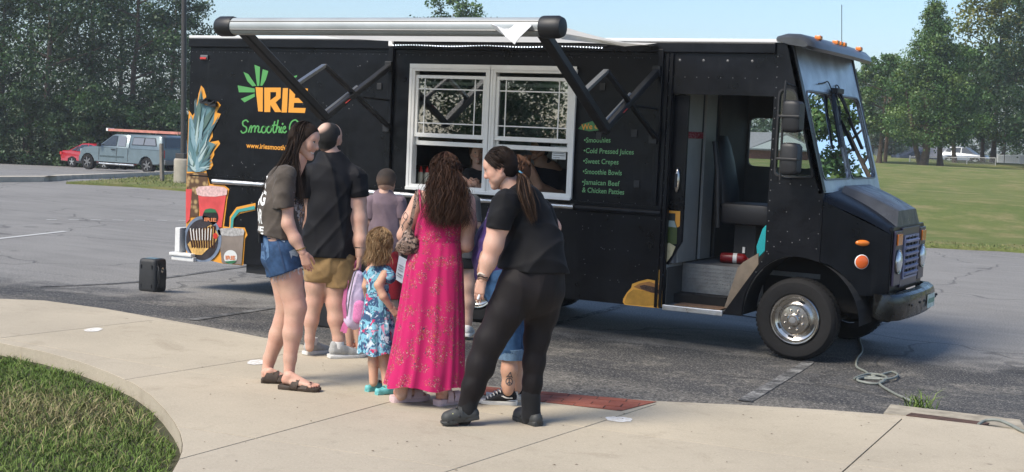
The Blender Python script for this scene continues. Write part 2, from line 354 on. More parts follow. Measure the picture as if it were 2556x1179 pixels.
# ---- pavement
CONC = nodes_of('concrete')[0]
def conc_nodes(m, base=(.435, .38, .29)):
    nt = m.node_tree; b = nt.nodes['Principled BSDF']; P = nd(nt, 'ShaderNodeNewGeometry').outputs['Position']
    a = noise(nt, .8, 6, .6, P); f = noise(nt, 70, 4, .7, P); g = noise(nt, 9, 6, .7, P); s = noise(nt, 240, 2, .5, P)
    B = np.array(base); c = mixc(nt, ramp(nt, a, .3, .7), tuple(B*.88), tuple(B*1.08)); c = mixc(nt, ramp(nt, g, .55, .8), c, tuple(B*.82)); c = mixc(nt, mth(nt, 'MULTIPLY', ramp(nt, noise(nt, 1.9, 7, .7, P, .8), .55, .72), .55), c, tuple(B*np.array([.66, .63, .6])))
    c = mixc(nt, mth(nt, 'MULTIPLY', ramp(nt, f, .56, .7), .45), c, tuple(B*1.45)); c = mixc(nt, mth(nt, 'MULTIPLY', ramp(nt, f, .42, .3), .5), c, tuple(B*.55))
    oi = nd(nt, 'ShaderNodeObjectInfo'); c = mixc(nt, 1., c, mixc(nt, oi.outputs['Random'], (.94, .94, .95), (1.04, 1.03, 1.0)), 'MULTIPLY')
    v = nd(nt, 'ShaderNodeTexVoronoi'); v.inputs['Scale'].default_value = 1.7; nt.links.new(P, v.inputs['Vector']); c = mixc(nt, mth(nt, 'MULTIPLY', ramp(nt, v.outputs['Distance'], .035, .02), .5), c, (.1, .085, .065))
    nt.links.new(c, b.inputs['Base Color']); b.inputs['Roughness'].default_value = .88; b.inputs['Specular IOR Level'].default_value = .3
    bump(nt, b, mth(nt, 'ADD', f, mth(nt, 'MULTIPLY', s, .6)), .28, .004)
conc_nodes(CONC)
DIRT = mat('dirt', (.075, .058, .042), .95, var=(14, .4), bmp=(40, .6))
z2 = lambda u, v: tuple(onZ(u, v, SWZ)[:2])
back = [z2(*p) for p in [(-260, 742), (-100, 742), (110, 750), (260, 770), (400, 795), (530, 818), (655, 842), (800, 869), (900, 888), (1060, 927), (1205, 961), (1420, 984), (1640, 1001), (1840, 1010), (2050, 1022), (2250, 1037), (2420, 1057), (2556, 1075), (2800, 1105)]]
front = [z2(*p) for p in [(-260, 800), (-100, 838), (0, 856), (110, 878), (200, 903), (270, 929), (335, 958), (378, 988), (410, 1020), (436, 1054), (450, 1080), (456, 1105), (455, 1125), (446, 1150), (430, 1179)]]
fx, fy = front[-1]; front += [(fx + .45*t, fy - .75*t) for t in (.5, 1.2, 2.2, 3.5, 5, 8)]
def offset(line, d):
    L = np.array(line); t = np.gradient(L, axis=0); t /= np.linalg.norm(t, axis=1)[:, None]; return [tuple(p) for p in L + np.c_[t[:, 1], -t[:, 0]]*d]
curb_in = offset(back, .10)
br = front[-1]; outline = offset(back, .104) + [(11, -9), (11, br[1])] + front[::-1]
def inpoly(P, poly):
    x, y = P[:, 0], P[:, 1]; r = np.zeros(len(P), bool); k = len(poly)
    for i in range(k):
        (x1, y1), (x2, y2) = poly[i], poly[(i+1) % k]; c = (y1 > y) != (y2 > y); r ^= c & (x < (x2-x1)*(y-y1)/(y2-y1+1e-12) + x1)
    return r
def clip(poly, p, n, d=0.):
    out = []; p = np.array(p); n = np.array(n); k = len(poly)
    for i in range(k):
        a = np.array(poly[i]); b_ = np.array(poly[(i+1) % k]); da = (a-p)@n - d; db = (b_-p)@n - d
        if da >= 0: out.append(tuple(a))
        if (da >= 0) != (db >= 0): out.append(tuple(a + (b_-a)*da/(da-db)))
    return out
def pl(a, b): a, b = np.array(z2(*a)), np.array(z2(*b)); d = (b-a)/np.linalg.norm(b-a); return a, np.array([d[1], -d[0]])   # normal points to the right of the joint
J = [pl((110, 831), (401, 797)), pl((337, 944), (753, 878)), pl((452, 1145), (971, 1004)), pl((1138, 1170), (1655, 1003)), pl((2102, 1179), (2258, 1040))]
x0 = np.array(z2(110, 831)); J0 = (x0 + np.array([-1.9, .25]), J[0][1]); J6 = (J[4][0] + np.array([2.0, 0.]), J[4][1]); J = [J0] + J + [J6]
Lc = {0: [((-100, 822), (110, 866))], 1: [((110, 864), (475, 928))], 2: [((475, 928), (985, 996)), ((466, 1068), (640, 1094))], 3: [((985, 996), (1428, 1062)), ((640, 1094), (1138, 1169))], 4: [((1428, 1062), (2130, 1159))], 5: [((2130, 1159), (2258, 1176))]}
side_base = MB(); side_base.prism([p for p in back] + [(11.02, -9), (11.02, br[1])] + front[::-1], lambda a, b, d: (a, b, d), .02, SWZ - .014)
sidewalk = build('sidewalk', side_base, mat('joint_fill', (.16, .13, .1), .95, var=(9, .3))); tag(sidewalk, 'pale concrete pavement of large slabs curving round the grass', kind='structure')
def slab(poly, name='slab', z=SWZ, top=.0, m=CONC, parent=None):
    mb = MB(); mb.prism(poly, lambda a, b, d: (a, b, d), z - .06, z); return build(name, mb, m, parent or sidewalk, bev=.0025)
strips = []
for k in range(len(J) + 1):
    p = outline; g = .0045
    if k > 0: p = clip(p, J[k-1][0], J[k-1][1], g)
    if k < len(J): p = clip(p, J[k][0], -J[k][1], g)
    if len(p) < 3: continue
    for li in range(3):
        lines = Lc.get(k - 1, [])
        if li >= len(lines): break
        q, n_ = pl(*lines[li]); a = clip(p, q, -n_, .0034)
        if len(a) > 2: slab(a)
        p = clip(p, q, n_, .0034)
    if len(p) > 2: slab(p)
mb = MB(); fo = offset(front, .004); n_ = len(fo); mb.add([(x, y, z) for z in (.02, SWZ - .002) for x, y in fo], [(i, i+1, n_+i+1, n_+i) for i in range(n_-1)]); build('slab_edge', mb, CONC, sidewalk, fix=False)
mb = MB()
cb = back[:]; mb.prism(cb + curb_in[::-1], lambda a, b, d: (a, b, d), .0, SWZ); build('curb', mb, CONC, sidewalk, bev=.006)
# brick pavers set into the pavement edge
BR = nodes_of('paver_brick')[0]; nt = BR.node_tree; b = nt.nodes['Principled BSDF']; oi = nd(nt, 'ShaderNodeObjectInfo')
P = nd(nt, 'ShaderNodeNewGeometry').outputs['Position']
c = mixc(nt, oi.outputs['Random'], (.27, .075, .045), (.37, .115, .07)); c = mixc(nt, mth(nt, 'MULTIPLY', ramp(nt, noise(nt, 30, 5, .7, P), .5, .7), .6), c, (.2, .06, .045)); c = mixc(nt, mth(nt, 'MULTIPLY', ramp(nt, noise(nt, 3, 5, .7, P), .55, .75), .35), c, (.42, .26, .19))
nt.links.new(c, b.inputs['Base Color']); b.inputs['Roughness'].default_value = .9; bump(nt, b, noise(nt, 80, 4, .7, P), .3, .004)
bq = [np.array(z2(*p)) for p in [(1212, 966), (1640, 1004), (1550, 1027), (1195, 986)]]
mb = MB(); mb.prism([tuple(p) for p in bq], lambda a, b, d: (a, b, d), SWZ - .01, SWZ + .002); build('paver_bed', mb, mat('paver_joint', (.09, .055, .04), .95), sidewalk)
ax = bq[1] - bq[0]; Lx = np.linalg.norm(ax); ax /= Lx; ay = np.array([ax[1], -ax[0]]); bw, bl = .098, .2; brick_poly = [tuple(p) for p in bq]
def inside_clip(poly):
    k = len(brick_poly); 
    for i in range(k):
        a = np.array(brick_poly[i]); b_ = np.array(brick_poly[(i+1) % k]); d = (b_-a)/np.linalg.norm(b_-a); poly = clip(poly, a, (d[1], -d[0]), .003)
        if len(poly) < 3: return None
    return poly
proto = None
for r in range(8):
    for q in range(-2, 9):
        s = q*bl + (r % 2)*bl/2; g = .004; pts = [bq[0] + ax*(s+i*bl+(g if i == 0 else -g)) + ay*(r*bw + j*bw + (g if j == 0 else -g)) for i, j in ((0, 0), (1, 0), (1, 1), (0, 1))]
        p = inside_clip([tuple(x) for x in pts])
        if p is None or len(p) < 3: continue
        area = abs(sum(p[i][0]*p[(i+1) % len(p)][1] - p[(i+1) % len(p)][0]*p[i][1] for i in range(len(p))))/2
        if area < .0012: continue
        mb = MB(); mb.prism(p, lambda a, b, d: (a, b, d), SWZ - .03, SWZ + .0045 + random.uniform(-.0015, .002)); build('brick', mb, BR, sidewalk)
# chalk smudges on the concrete
CHALK = nodes_of('chalk')[0]; nt = CHALK.node_tree; b = nt.nodes['Principled BSDF']; P = nd(nt, 'ShaderNodeNewGeometry').outputs['Position']
c = mixc(nt, ramp(nt, noise(nt, 30, 5, .7, P), .35, .65), (.78, .78, .76), (.5, .45, .37)); nt.links.new(c, b.inputs['Base Color']); b.inputs['Roughness'].default_value = .95
for (u, v, a, bb) in ((233, 824, .062, .1), (640, 905, .06, .1), (1545, 1048, .075, .075), (1128, 990, .05, .08)):
    c = onZ(u, v, SWZ); mb = MB(); K = 20; rr = [1 + .25*random.random() for _ in range(K)]
    mb.add([(c[0] + RIGHT[0]*a*r*math.cos(t) + AWAY[0]*bb*r*math.sin(t), c[1] + RIGHT[1]*a*r*math.cos(t) + AWAY[1]*bb*r*math.sin(t), SWZ + .003) for r, t in zip(rr, np.linspace(0, 2*math.pi, K+1)[:-1])], [tuple(range(K))])
    o = build('chalk_mark', mb, CHALK, sidewalk)
lt = MB()
for i in range(120):
    u, v = random.uniform(480, 2500), random.uniform(900, 1178); p = onZ(u, v, SWZ + .003)
    if not inpoly(np.array([p[:2]]), outline)[0]: continue
    a = random.uniform(0, 6.3); r = random.uniform(.004, .013); d_ = np.array([math.cos(a), math.sin(a), 0]); e_ = np.array([-d_[1], d_[0], 0]); lt.add([p - d_*r, p + e_*r*.35 + UP*.003, p + d_*r, p - e_*r*.35 + UP*.001], [(0, 1, 2, 3)])
tag(build('leaf_litter', lt, mat('litter_brown', (.09, .06, .035), .9), sidewalk, fix=False), kind='stuff')
# grass plot at lower left, 12 cm below the pavement
plot = front[:-1] + [(fx - 3, fy - 6.0), (-14, -14), (-14, front[0][1])]
mb = MB(); mb.sheet(plot, lambda a, b: (a, b, SWZ - .095)); tag(build('grass_plot', mb, mat('turf_soil', (.05, .05, .022), .95, var=(8, .4))), 'turf soil of the grass plot inside the curved pavement', kind='structure')
fl = np.array(front); nb = 130000
XY = np.c_[RNG.uniform(-6.2, .2, nb), RNG.uniform(-9.2, -4.3, nb)]
# keep those behind the pavement edge (vertical distance test on the edge line)
o_ = np.argsort(fl[:, 0]); edgey = np.interp(XY[:, 0], fl[o_, 0], fl[o_, 1]); gap = edgey - XY[:, 1]
k_ = (gap > .07 + .04*np.sin(XY[:, 0]*9)) & (gap < 3.4); XY = XY[k_]
pn = np.sin(XY[:, 0]*2.1 + 1.3*np.sin(XY[:, 1]*1.7)) + np.sin(XY[:, 1]*3.3 + XY[:, 0])
gr = [(.11, .175, .035), (.14, .21, .045), (.085, .145, .028), (.18, .23, .065)]; dry = [(.27, .23, .12), (.22, .215, .085), (.33, .28, .15), (.13, .165, .05)]
k1 = pn + RNG.normal(0, .75, len(pn)) > 1.15
blades('grass', XY[~k1], np.full((~k1).sum(), SWZ - .098), .046, .0055, gr, 1.2, 'thick green turf of the curved grass plot')
blades('dry_grass', XY[k1], np.full(k1.sum(), SWZ - .098), .055, .006, dry, 1.2, 'dry straw-coloured turf in the curved grass plot')
V, F = grid_LD(np.r_[sq(-75, -16, 40), sq(-15, 14, 60), sq(15, 60, 24)], np.r_[sq(-14, 2, 8), sq(2.4, 30, 90), sq(31, 104, 60)])
dig = [tuple(p) for p in offset(back, .42)] + [(14, -9), (14, -40), (-60, -40), (-60, -6)]
V[inpoly(V[:, :2], dig), 2] -= .45
lw = [tuple(e0[:2] + ed*a + en*b_) for a, b_ in ((-10.5, 1.3), (88, 1.3), (88, 200), (-10.5, 200))]; V[inpoly(V[:, :2], lw), 2] -= .6
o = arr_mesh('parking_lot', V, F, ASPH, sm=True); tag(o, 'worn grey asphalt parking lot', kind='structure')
# ---- painted lines, worn
def worn_paint(name, col, lo, hi):
    m, nt, b = nodes_of(name); P = nd(nt, 'ShaderNodeNewGeometry').outputs['Position']
    f = mth(nt, 'ADD', mth(nt, 'MULTIPLY', noise(nt, 3.5, 6, .7, P), .55), mth(nt, 'MULTIPLY', noise(nt, 45, 4, .7, P), .45))
    c = mixc(nt, ramp(nt, f, lo, hi), (.042, .041, .04), col); nt.links.new(c, b.inputs['Base Color']); b.inputs['Roughness'].default_value = .85; bump(nt, b, noise(nt, 80, 4, .7, P), .5, .005); return m
PAINT = worn_paint('worn_paint', (.33, .325, .305), .46, .6); PAINT2 = worn_paint('faded_paint', (.24, .235, .22), .45, .62)
def line_on_ground(a, b, w, m=PAINT, name='parking_line', n=14):
    a, b = onG(*a)[:2], onG(*b)[:2]; d = (b-a)/np.linalg.norm(b-a); nn = np.array([-d[1], d[0]])*w/2; V = []
    for t in np.linspace(0, 1, n):
        for s_ in (-1, 1): p = a + (b-a)*t + nn*s_; V.append((p[0], p[1], float(G(p[0], p[1])) + .006))
    mb = MB(); mb.add(V, [(2*i, 2*i+1, 2*i+3, 2*i+2) for i in range(n-1)]); return tag(build(name, mb, m), 'worn white parking line', kind='structure')
line_on_ground((1858, 1003), (2025, 897), .105); line_on_ground((2145, 832), (2225, 790), .14); line_on_ground((478, 800), (770, 752), .1, PAINT2); line_on_ground((1378, 812), (1560, 762), .1)
line_on_ground((112, 716), (640, 662), .1, PAINT2); line_on_ground((-140, 612), (165, 578), .12, mat('road_white', (.45, .45, .43), .8), n=6)
for u in range(130, 470, 55): line_on_ground((u-14, 549+u*.004), (u+12, 549+u*.006), .1, MATS['road_white'], n=3)
# light worn crescent and drain
dr = [onG(u, v, .012)[:2] for u, v in [(2205, 1036), (2222, 1022), (2545, 1062), (2560, 1078)]]
mb = MB(); mb.prism([tuple(p) for p in dr], lambda a, b, d: (a, b, d), .1, .213); dn = build('drain_frame', mb, mat('drain_concrete', (.33, .29, .22), .9, var=(9, .3)), bev=.004); tag(dn, 'concrete drain edge beside the pavement', kind='structure')
dr2 = [onZ(u, v, .218)[:2] for u, v in [(2262, 1036), (2275, 1030), (2470, 1055), (2462, 1063)]]
mb = MB(); mb.prism([tuple(p) for p in dr2], lambda a, b, d: (a, b, d), .19, .2175); build('drain_grate', mb, mat('rust', (.075, .04, .028), .9, var=(20, .4)), dn)
# ---- kerbed island on the left with grass
CURBM = mat('kerb_concrete', (.46, .41, .33), .9, var=(3, .2), bmp=(50, .3))
isl = [(-60, 443), (110, 442), (143, 437), (260, 434), (430, 428), (560, 424), (560, 432), (430, 436), (260, 446), (142, 452), (110, 452), (-60, 453)]
P3 = [onG(u, v, .14) for u, v in isl[:6]] + [onG(u, v, 0.) for u, v in isl[6:]]
mb = MB(); poly = [(p[0], p[1]) for p in P3]; mb.prism(poly, lambda a, b, d: (a, b, float(G(a, b)) + d), -.1, .15); tag(build('kerb', mb, CURBM), 'raised pale concrete kerb along the grassy island', kind='structure')
gi = [(165, 455), (300, 447), (430, 436), (560, 432), (600, 470), (530, 480), (465, 474), (330, 463), (230, 458)]
gp = [onG(u, v, .05)[:2] for u, v in gi]; mb = MB(); mb.prism([tuple(p) for p in gp], lambda a, b, d: (a, b, float(G(a, b)) + d), -.05, .06); tag(build('grass_island', mb, LAWN), 'small grassy island round the lamp post', kind='structure')
from mathutils.geometry import intersect_point_tri_2d
g_ = np.array([tuple(p) for p in gp]); lo, hi = g_.min(0), g_.max(0); XY = RNG.uniform(lo, hi, (40000, 2)); XY = XY[inpoly(XY, [tuple(p) for p in gp])][:22000]
blades('island_grass', XY, G(XY[:, 0], XY[:, 1]) + .05, .06, .02, [(.12, .15, .045), (.17, .17, .065), (.2, .18, .085)], 1.2, 'mown grass on the island round the lamp post')
# far grass verge on the left
V, F = grid_LD(sq(-90, -12, 30), sq(88, 130, 20), .05); tag(arr_mesh('grass_verge', V, F, GRASSFAR, sm=True), 'grass verge in front of the dark trees', kind='structure')
# ================================================================== FOOD TRUCK
def paint_black():
    m, nt, b = nodes_of('black_paint'); P = nd(nt, 'ShaderNodeNewGeometry').outputs['Position']
    f = noise(nt, 3, 6, .65, P); g = noise(nt, 26, 5, .7, P); st = noise(nt, 2, 5, .6, scl(nt, P, (5, 5, .5)))
    c = mixc(nt, ramp(nt, f, .35, .7), (.0035, .004, .0055), (.0065, .0072, .0095)); c = mixc(nt, mth(nt, 'MULTIPLY', ramp(nt, st, .6, .8), .35), c, (.035, .036, .037))
    c = mixc(nt, ramp(nt, g, .74, .8), c, (.07, .07, .07)); nt.links.new(c, b.inputs['Base Color'])
    r = nd(nt, 'ShaderNodeMapRange'); nt.links.new(f, r.inputs[0]); r.inputs[1].default_value = .3; r.inputs[2].default_value = .7; r.inputs[3].default_value = .24; r.inputs[4].default_value = .42
    nt.links.new(r.outputs[0], b.inputs['Roughness']); b.inputs['Specular IOR Level'].default_value = .22
    bump(nt, b, mth(nt, 'ADD', noise(nt, 1.6, 3, .5, P), mth(nt, 'MULTIPLY', g, .04)), .17, .12); return m
BLK = paint_black()
FLATBLK = mat('black_plastic', (.012, .012, .013), .5, var=(9, .3)); RUBBER = mat('rubber', (.0055, .005, .005), .85, var=(20, .3), bmp=(60, .2))
UNDER = mat('underbody', (.012, .011, .01), .9); ALU = mat('aluminium', (.62, .63, .64), .35, 1., var=(6, .15), rvar=(12, .25, .5)); CHROME = mat('chrome', (.5, .47, .43), .18, 1., var=(9, .2), rvar=(8, .12, .3))
WHITEP = mat('white_frame', (.8, .79, .76), .4, var=(5, .06)); SILVER = mat('silver_panel', (.5, .53, .56), .38, .85, var=(4, .2), rvar=(5, .3, .5), bmp=(3, .1, .05))
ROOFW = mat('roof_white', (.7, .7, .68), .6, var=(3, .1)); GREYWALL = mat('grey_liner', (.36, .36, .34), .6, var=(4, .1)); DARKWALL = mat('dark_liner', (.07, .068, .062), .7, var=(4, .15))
AMBER = mat('amber_lens', (.75, .19, .015), .2, coat=.5); REDL = mat('red_lens', (.5, .02, .015), .25, coat=.5); PURPLE = mat('purple_paint', (.03, .027, .055), .3, var=(8, .2)); LILAC = mat('lilac_slat', (.3, .3, .42), .4)
WGLASS = glass('window_glass', (.55, .62, .6), 1.55, .012, .26); SCREEN = glass('windscreen_glass', (.5, .58, .56), 1.55, .0, .26); CLEAR = glass('clear_glass', (.75, .82, .8), 1.45, .0, .02)
XZ = lambda a, b, d: (a, d, b)
truck = thing('food_truck', 'long black food truck with serving windows and a half open side awning', 'food truck', (-3.4, 1.05, 0))
T = truck
def tb(name, mb, m, parent=None, **k): return build(name, mb, m, parent or T, **k)
def tbox(name, x0, x1, y0, y1, z0, z1, m, parent=None, **k): return tb(name, MB().box(x0, x1, y0, y1, z0, z1), m, parent, **k)
W = 2.10
# body shell
mb = MB(); mb.prism([(-7.34, .366), (-1.302, .366), (-1.302, 2.93), (-7.34, 2.93)], XZ, 0, .05, [[(-4.225, 1.4), (-2.365, 1.4), (-2.365, 2.63), (-4.225, 2.63)]])
side = tb('side_panel', mb, BLK)
mb = MB(); mb.prism([(-1.298, 2.44), (-.302, 2.44), (-.302, 2.93), (-1.298, 2.93)], XZ, .001, .05); tb('door_header', mb, BLK)
arch = [(.6*math.cos(t) if math.cos(t) > 0 else .5*math.cos(t), .385 + .59*math.sin(t)) for t in np.linspace(0, math.pi, 25)]
armid = [(x, z) for x, z in arch if x <= .215]
def rpoly(pts, r, k=4):
    out = []; n = len(pts)
    for i in range(n):
        p, a, b_ = (np.array(pts[j % n], float) for j in (i, i-1, i+1)); da = (a-p)/np.linalg.norm(a-p); db = (b_-p)/np.linalg.norm(b_-p)
        for t in np.linspace(0, 1, k): out.append(tuple((1-t)**2*(p+da*r) + 2*t*(1-t)*p + t*t*(p+db*r)))
    return out
cabwin = rpoly([(-.245, 2.50), (-.105, 2.50), (.105, 1.715), (-.245, 1.715)], .06)
mb = MB(); mb.prism([(-.30, 2.93), (-.15, 2.93), (.215, 1.575), (.215, .94)] + armid + [(-.5, .372), (-.69, .37), (-.307, .954)], XZ, 0, .045, [cabwin]); cab = tb('cab_side', mb, BLK)
mb = MB(); mb.prism(rpoly([(-.26, 2.515), (-.095, 2.515), (.125, 1.70), (-.26, 1.70)], .06), XZ, -.012, .01, [cabwin]); tb('quarter_window', mb, FLATBLK)
mb = MB(); mb.sheet(cabwin, lambda a, b: (a, .02, b)); tb('pane', mb, CLEAR, bpy.data.objects['quarter_window'], fix=False)
tbox('roof', -7.36, -.16, -.015, W+.015, 2.931, 2.965, ROOFW, bev=.01)
tbox('roof_rail', -7.35, -.305, -.03, -.001, 2.83, 2.93, BLK, bev=.01)
tbox('rear_wall', -7.34, -7.29, .051, W, .366, 2.929, BLK)
fw = [rpoly([(-1.23, 2.27), (-.5, 2.27), (-.5, 1.75), (-1.23, 1.75)], .07), rpoly([(-.34, 2.5), (-.1, 2.5), (.09, 1.75), (-.34, 1.75)], .05)]
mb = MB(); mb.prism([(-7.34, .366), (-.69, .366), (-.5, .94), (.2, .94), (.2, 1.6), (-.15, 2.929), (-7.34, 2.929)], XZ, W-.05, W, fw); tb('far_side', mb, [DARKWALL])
mb = MB(); [mb.sheet(w, lambda a, b: (a, W-.02, b)) for w in fw]; tb('far_window', mb, CLEAR, fix=False)
tbox('cargo_floor', -7.28, -1.3, .055, W-.055, .74, .79, GREYWALL); tbox('underbody', -7.2, -.75, .25, W-.25, .34, .5, UNDER); tbox('tank', -6.48, -6.02, .06, .5, .262, .364, FLATBLK)
tbox('ceiling', -7.28, -.2, .055, W-.055, 2.88, 2.925, GREYWALL)
tbox('cargo_liner', -7.2, -1.3, 1.95, W-.056, .80, 2.87, mat('liner_steel', (.4, .41, .42), .45, .3, var=(2, .2)))
# trims
def halfround(name, x0, x1, z, r, m, y=0.): return tb(name, MB().tube([(x0, y-.004, z), (x1, y-.004, z)], r, 10), m, sm=40)
halfround('rub_rail', -6.95, -4.56, 1.29, .03, ALU); halfround('rub_rail', -4.5, -2.3, 1.29, .03, ALU); halfround('rub_rail', -2.28, -1.36, 1.285, .035, BLK)
tbox('ledge', -7.3, -1.34, -.012, -.001, 1.335, 1.35, BLK); tbox('drip_strip', -7.33, -1.32, -.008, -.0005, 2.80, 2.812, BLK)
for x in (-4.53, -1.435): tbox('awning_post', x-.028, x+.028, -.04, -.002, 1.36, 2.86, BLK, bev=.006)
for x in (-1.37, -1.325): tbox('corner_post', x-.014, x+.014, -.018, -.0015, .37, 2.82, BLK)
tbox('post_cap', -4.56, -4.5, -.05, -.003, 2.861, 2.925, WHITEP, bev=.008)
# rivets and screws
mb = MB(); rv = MB()
def rivet(x, z, m_, r=.0075, y=0.): m_.add([(x+r*math.cos(a), y, z+r*math.sin(a)) for a in np.linspace(0, 2*math.pi, 6)[:-1]] + [(x, y-.005, z)], [(i, (i+1) % 5, 5) for i in range(5)])
for x in np.arange(-7.25, -1.4, .085): rivet(x, 2.775, mb, .005)
for x in np.arange(-7.25, -1.45, .17): rivet(x, 1.365, mb, .005); rivet(x+.05, 1.225, mb, .006)
for z in np.arange(.5, 2.8, .12): rivet(-7.31, z, mb, .005); rivet(-1.345, z, mb, .005, -.018)
for z in np.arange(1.0, 2.9, .095): rivet(-.285, z, rv, .007)
for x in np.arange(-1.25, -.35, .24): rivet(x, 2.76, rv, .014); rivet(x+.06, 2.60, rv, .006); rivet(x-.06, 2.60, rv, .006); rivet(x+.02, 2.855, rv, .006)
for x, z in [(-.2, 1.64), (-.1, 1.64), (0, 1.635), (.1, 1.63), (.17, 1.6), (.18, 1.5), (.19, 1.38), (.19, 1.2), (.18, 1.06), (-.12, 1.38), (-.1, 1.2), (-.16, 1.1), (-.22, 1.05), (-.05, 1.1), (.1, 1.33), (.1, 1.15), (.02, 1.13), (-.27, .98), (-.33, .9), (-.38, .8)]: rivet(x, z, rv, .0065)
random.seed(3)
for _ in range(46): rivet(random.uniform(-7.1, -4.7), random.choice([1.05, 1.5, 2.2, 2.66, .9]) + random.uniform(-.04, .04), mb, random.choice([.006, .008]))
for _ in range(26): rivet(random.uniform(-2.2, -1.4), random.choice([.6, .75, .9, 1.1]) + random.uniform(-.03, .03), mb, .005)
RIV = mat('rivet_grey', (.13, .13, .13), .5, .3)
tag(tb('rivets', mb, RIV, side), kind='stuff'); tag(tb('rivets', rv, RIV, cab), kind='stuff')
# serving windows
def serving_window(x0, x1, z0=1.365, z1=2.655):
    t = .05; mb = MB(); mb.prism([(x0, z0), (x1, z0), (x1, z1), (x0, z1)], XZ, -.045, .05, [[(x0+t, z0+t), (x1-t, z0+t), (x1-t, z1-t), (x0+t, z1-t)]]); w = tb('serving_window', mb, WHITEP, bev=.006)
    a, b = x0+t+.003, x1-t-.003
    tb('frame', MB().box(x0-.012, x1+.012, -.052, -.046, z1-.02, z1+.025).box(x0-.012, x0+.018, -.052, -.046, z0, z1-.021).box(x1-.018, x1+.012, -.052, -.046, z0, z1-.021), WHITEP, w)
    mb = MB(); s0, s1 = 1.915, 2.565; k = .034; mb.prism([(a, s0), (b, s0), (b, s1), (a, s1)], XZ, -.026, .0, [[(a+k, s0+k+.01), (b-k, s0+k+.01), (b-k, s1-k), (a+k, s1-k)]]); tb('sash', mb, WHITEP, w, bev=.004)
    tb('pane', MB().add([(a+k, -.012, s0+k), (b-k, -.012, s0+k), (b-k, -.012, s1-k), (a+k, -.012, s1-k)], [(0, 1, 2, 3)]), WGLASS, w, fix=False)
    mb = MB(); g = .006
    for x in (a+k+.075, b-k-.1): mb.box(x-g, x+g, -.016, -.0125, s0+k+.01, s1-k)
    for z in (s0+k+.115, s1-k-.11): mb.box(a+k, b-k, -.0162, -.0127, z-g, z+g)
    tb('muntin', mb, WHITEP, w)
    mb = MB(); q0, q1 = 1.83, 2.50; mb.prism([(a, q0), (b, q0), (b, q1), (a, q1)], XZ, .004, .03, [[(a+k, q0+k+.012), (b-k, q0+k+.012), (b-k, q1-k), (a+k, q1-k)]]); tb('sash', mb, WHITEP, w, bev=.004)
    tb('pane', MB().add([(a+k, .018, q0+k), (b-k, .018, q0+k), (b-k, .018, q1-k), (a+k, .018, q1-k)], [(0, 1, 2, 3)]), CLEAR, w, fix=False)
    tb('sill', MB().box(x0-.01, x1+.01, -.07, -.047, z0-.012, z0+.02), WHITEP, w, bev=.004)
    return w
serving_window(-4.262, -3.302); serving_window(-3.285, -2.328)
# interior of the kitchen
tbox('counter', -4.3, -2.3, .055, .33, 1.33, 1.385, mat('steel', (.5, .5, .5), .35, .9)); tbox('shelf', -4.6, -4.1, .6, 1.1, 1.86, 1.9, mat('wood_dark', (.1, .05, .03), .6)); tbox('shelf', -4.6, -4.1, .6, 1.1, 1.55, 1.59, mat('wood_dark', (.1, .05, .03), .6))
tbox('kitchen_cabinet', -4.9, -3.9, 1.4, 1.94, .8, 1.9, mat('steel', (.5, .5, .5), .35, .9), bev=.01); tbox('fridge', -3.2, -2.5, 1.35, 1.94, .8, 2.4, mat('fridge_dark', (.05, .05, .055), .4), bev=.02)
# door opening, slid door leaf, step well
mb = MB(); fnD = lambda a, b, d: (a, .075 + d, b)
mb.prism([(-1.95, 2.43), (-1.165, 2.43), (-1.165, 1.02), (-1.325, .74), (-1.95, .74)], fnD, 0, .035); door = tb('sliding_door', mb, BLK, bev=.004)
h0 = onY(1690, 426, .05); h1 = onY(1687, 476, .05); mb = MB(); mb.ball(((h0+h1)/2) + np.array([0, .012, 0]), .12, 12, .3, .22, 1.); tb('handle', mb, CHROME, door, sm=60)
tb('handle_recess', MB().box((h0[0]+h1[0])/2-.014, (h0[0]+h1[0])/2+.014, .034, .040, h1[2]+.03, h0[2]-.03), FLATBLK, door)
tbox('door_jamb', -1.30, -1.262, .12, .2, .8, 2.44, mat('jamb_grey', (.22, .22, .22), .5), bev=.004)
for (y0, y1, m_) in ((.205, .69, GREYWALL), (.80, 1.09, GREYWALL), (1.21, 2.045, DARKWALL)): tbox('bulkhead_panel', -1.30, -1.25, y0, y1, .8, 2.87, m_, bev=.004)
for (y0, y1) in ((.695, .795), (1.095, 1.205)): tbox('bulkhead_strap', -1.31, -1.275, y0, y1, .8, 2.87, FLATBLK)
tbox('cab_floor', -1.3, .1, .46, W-.055, .74, .785, mat('floor_grey', (.16, .16, .155), .6, var=(7, .3)))
DP = mat('diamond_plate', (.33, .33, .32), .4, .8, var=(9, .2))
riser = tbox('step_riser', -1.285, -.45, .44, .457, .42, .784, DP)
mb = MB()
for i in range(24):
    for j in range(9):
        x = -1.25 + i*.026; z = .46 + j*.036; s = 1 if (i+j) % 2 else -1
        mb.add([(x-.009, .439, z-.009*s), (x+.002, .439, z-.004*s), (x+.009, .439, z+.009*s), (x-.002, .439, z+.004*s), (x, .4345, z)], [(0, 1, 4), (1, 2, 4), (2, 3, 4), (3, 0, 4)])
tag(tb('tread_pattern', mb, DP, riser), kind='stuff')
tbox('step_tread', -1.285, -.60, .03, .44, .38, .40, mat('floor_grey', (.16, .16, .155), .6)); tbox('step_mat', -1.2, -.72, .05, .425, .401, .412, mat('brown_mat', (.22, .13, .075), .95, var=(30, .4), bmp=(60, .5)))
tbox('step_wall', -1.30, -1.287, .056, .44, .38, .76, DARKWALL); tbox('step_edge', -1.30, -.685, -.012, .03, .352, .405, ALU, bev=.006)
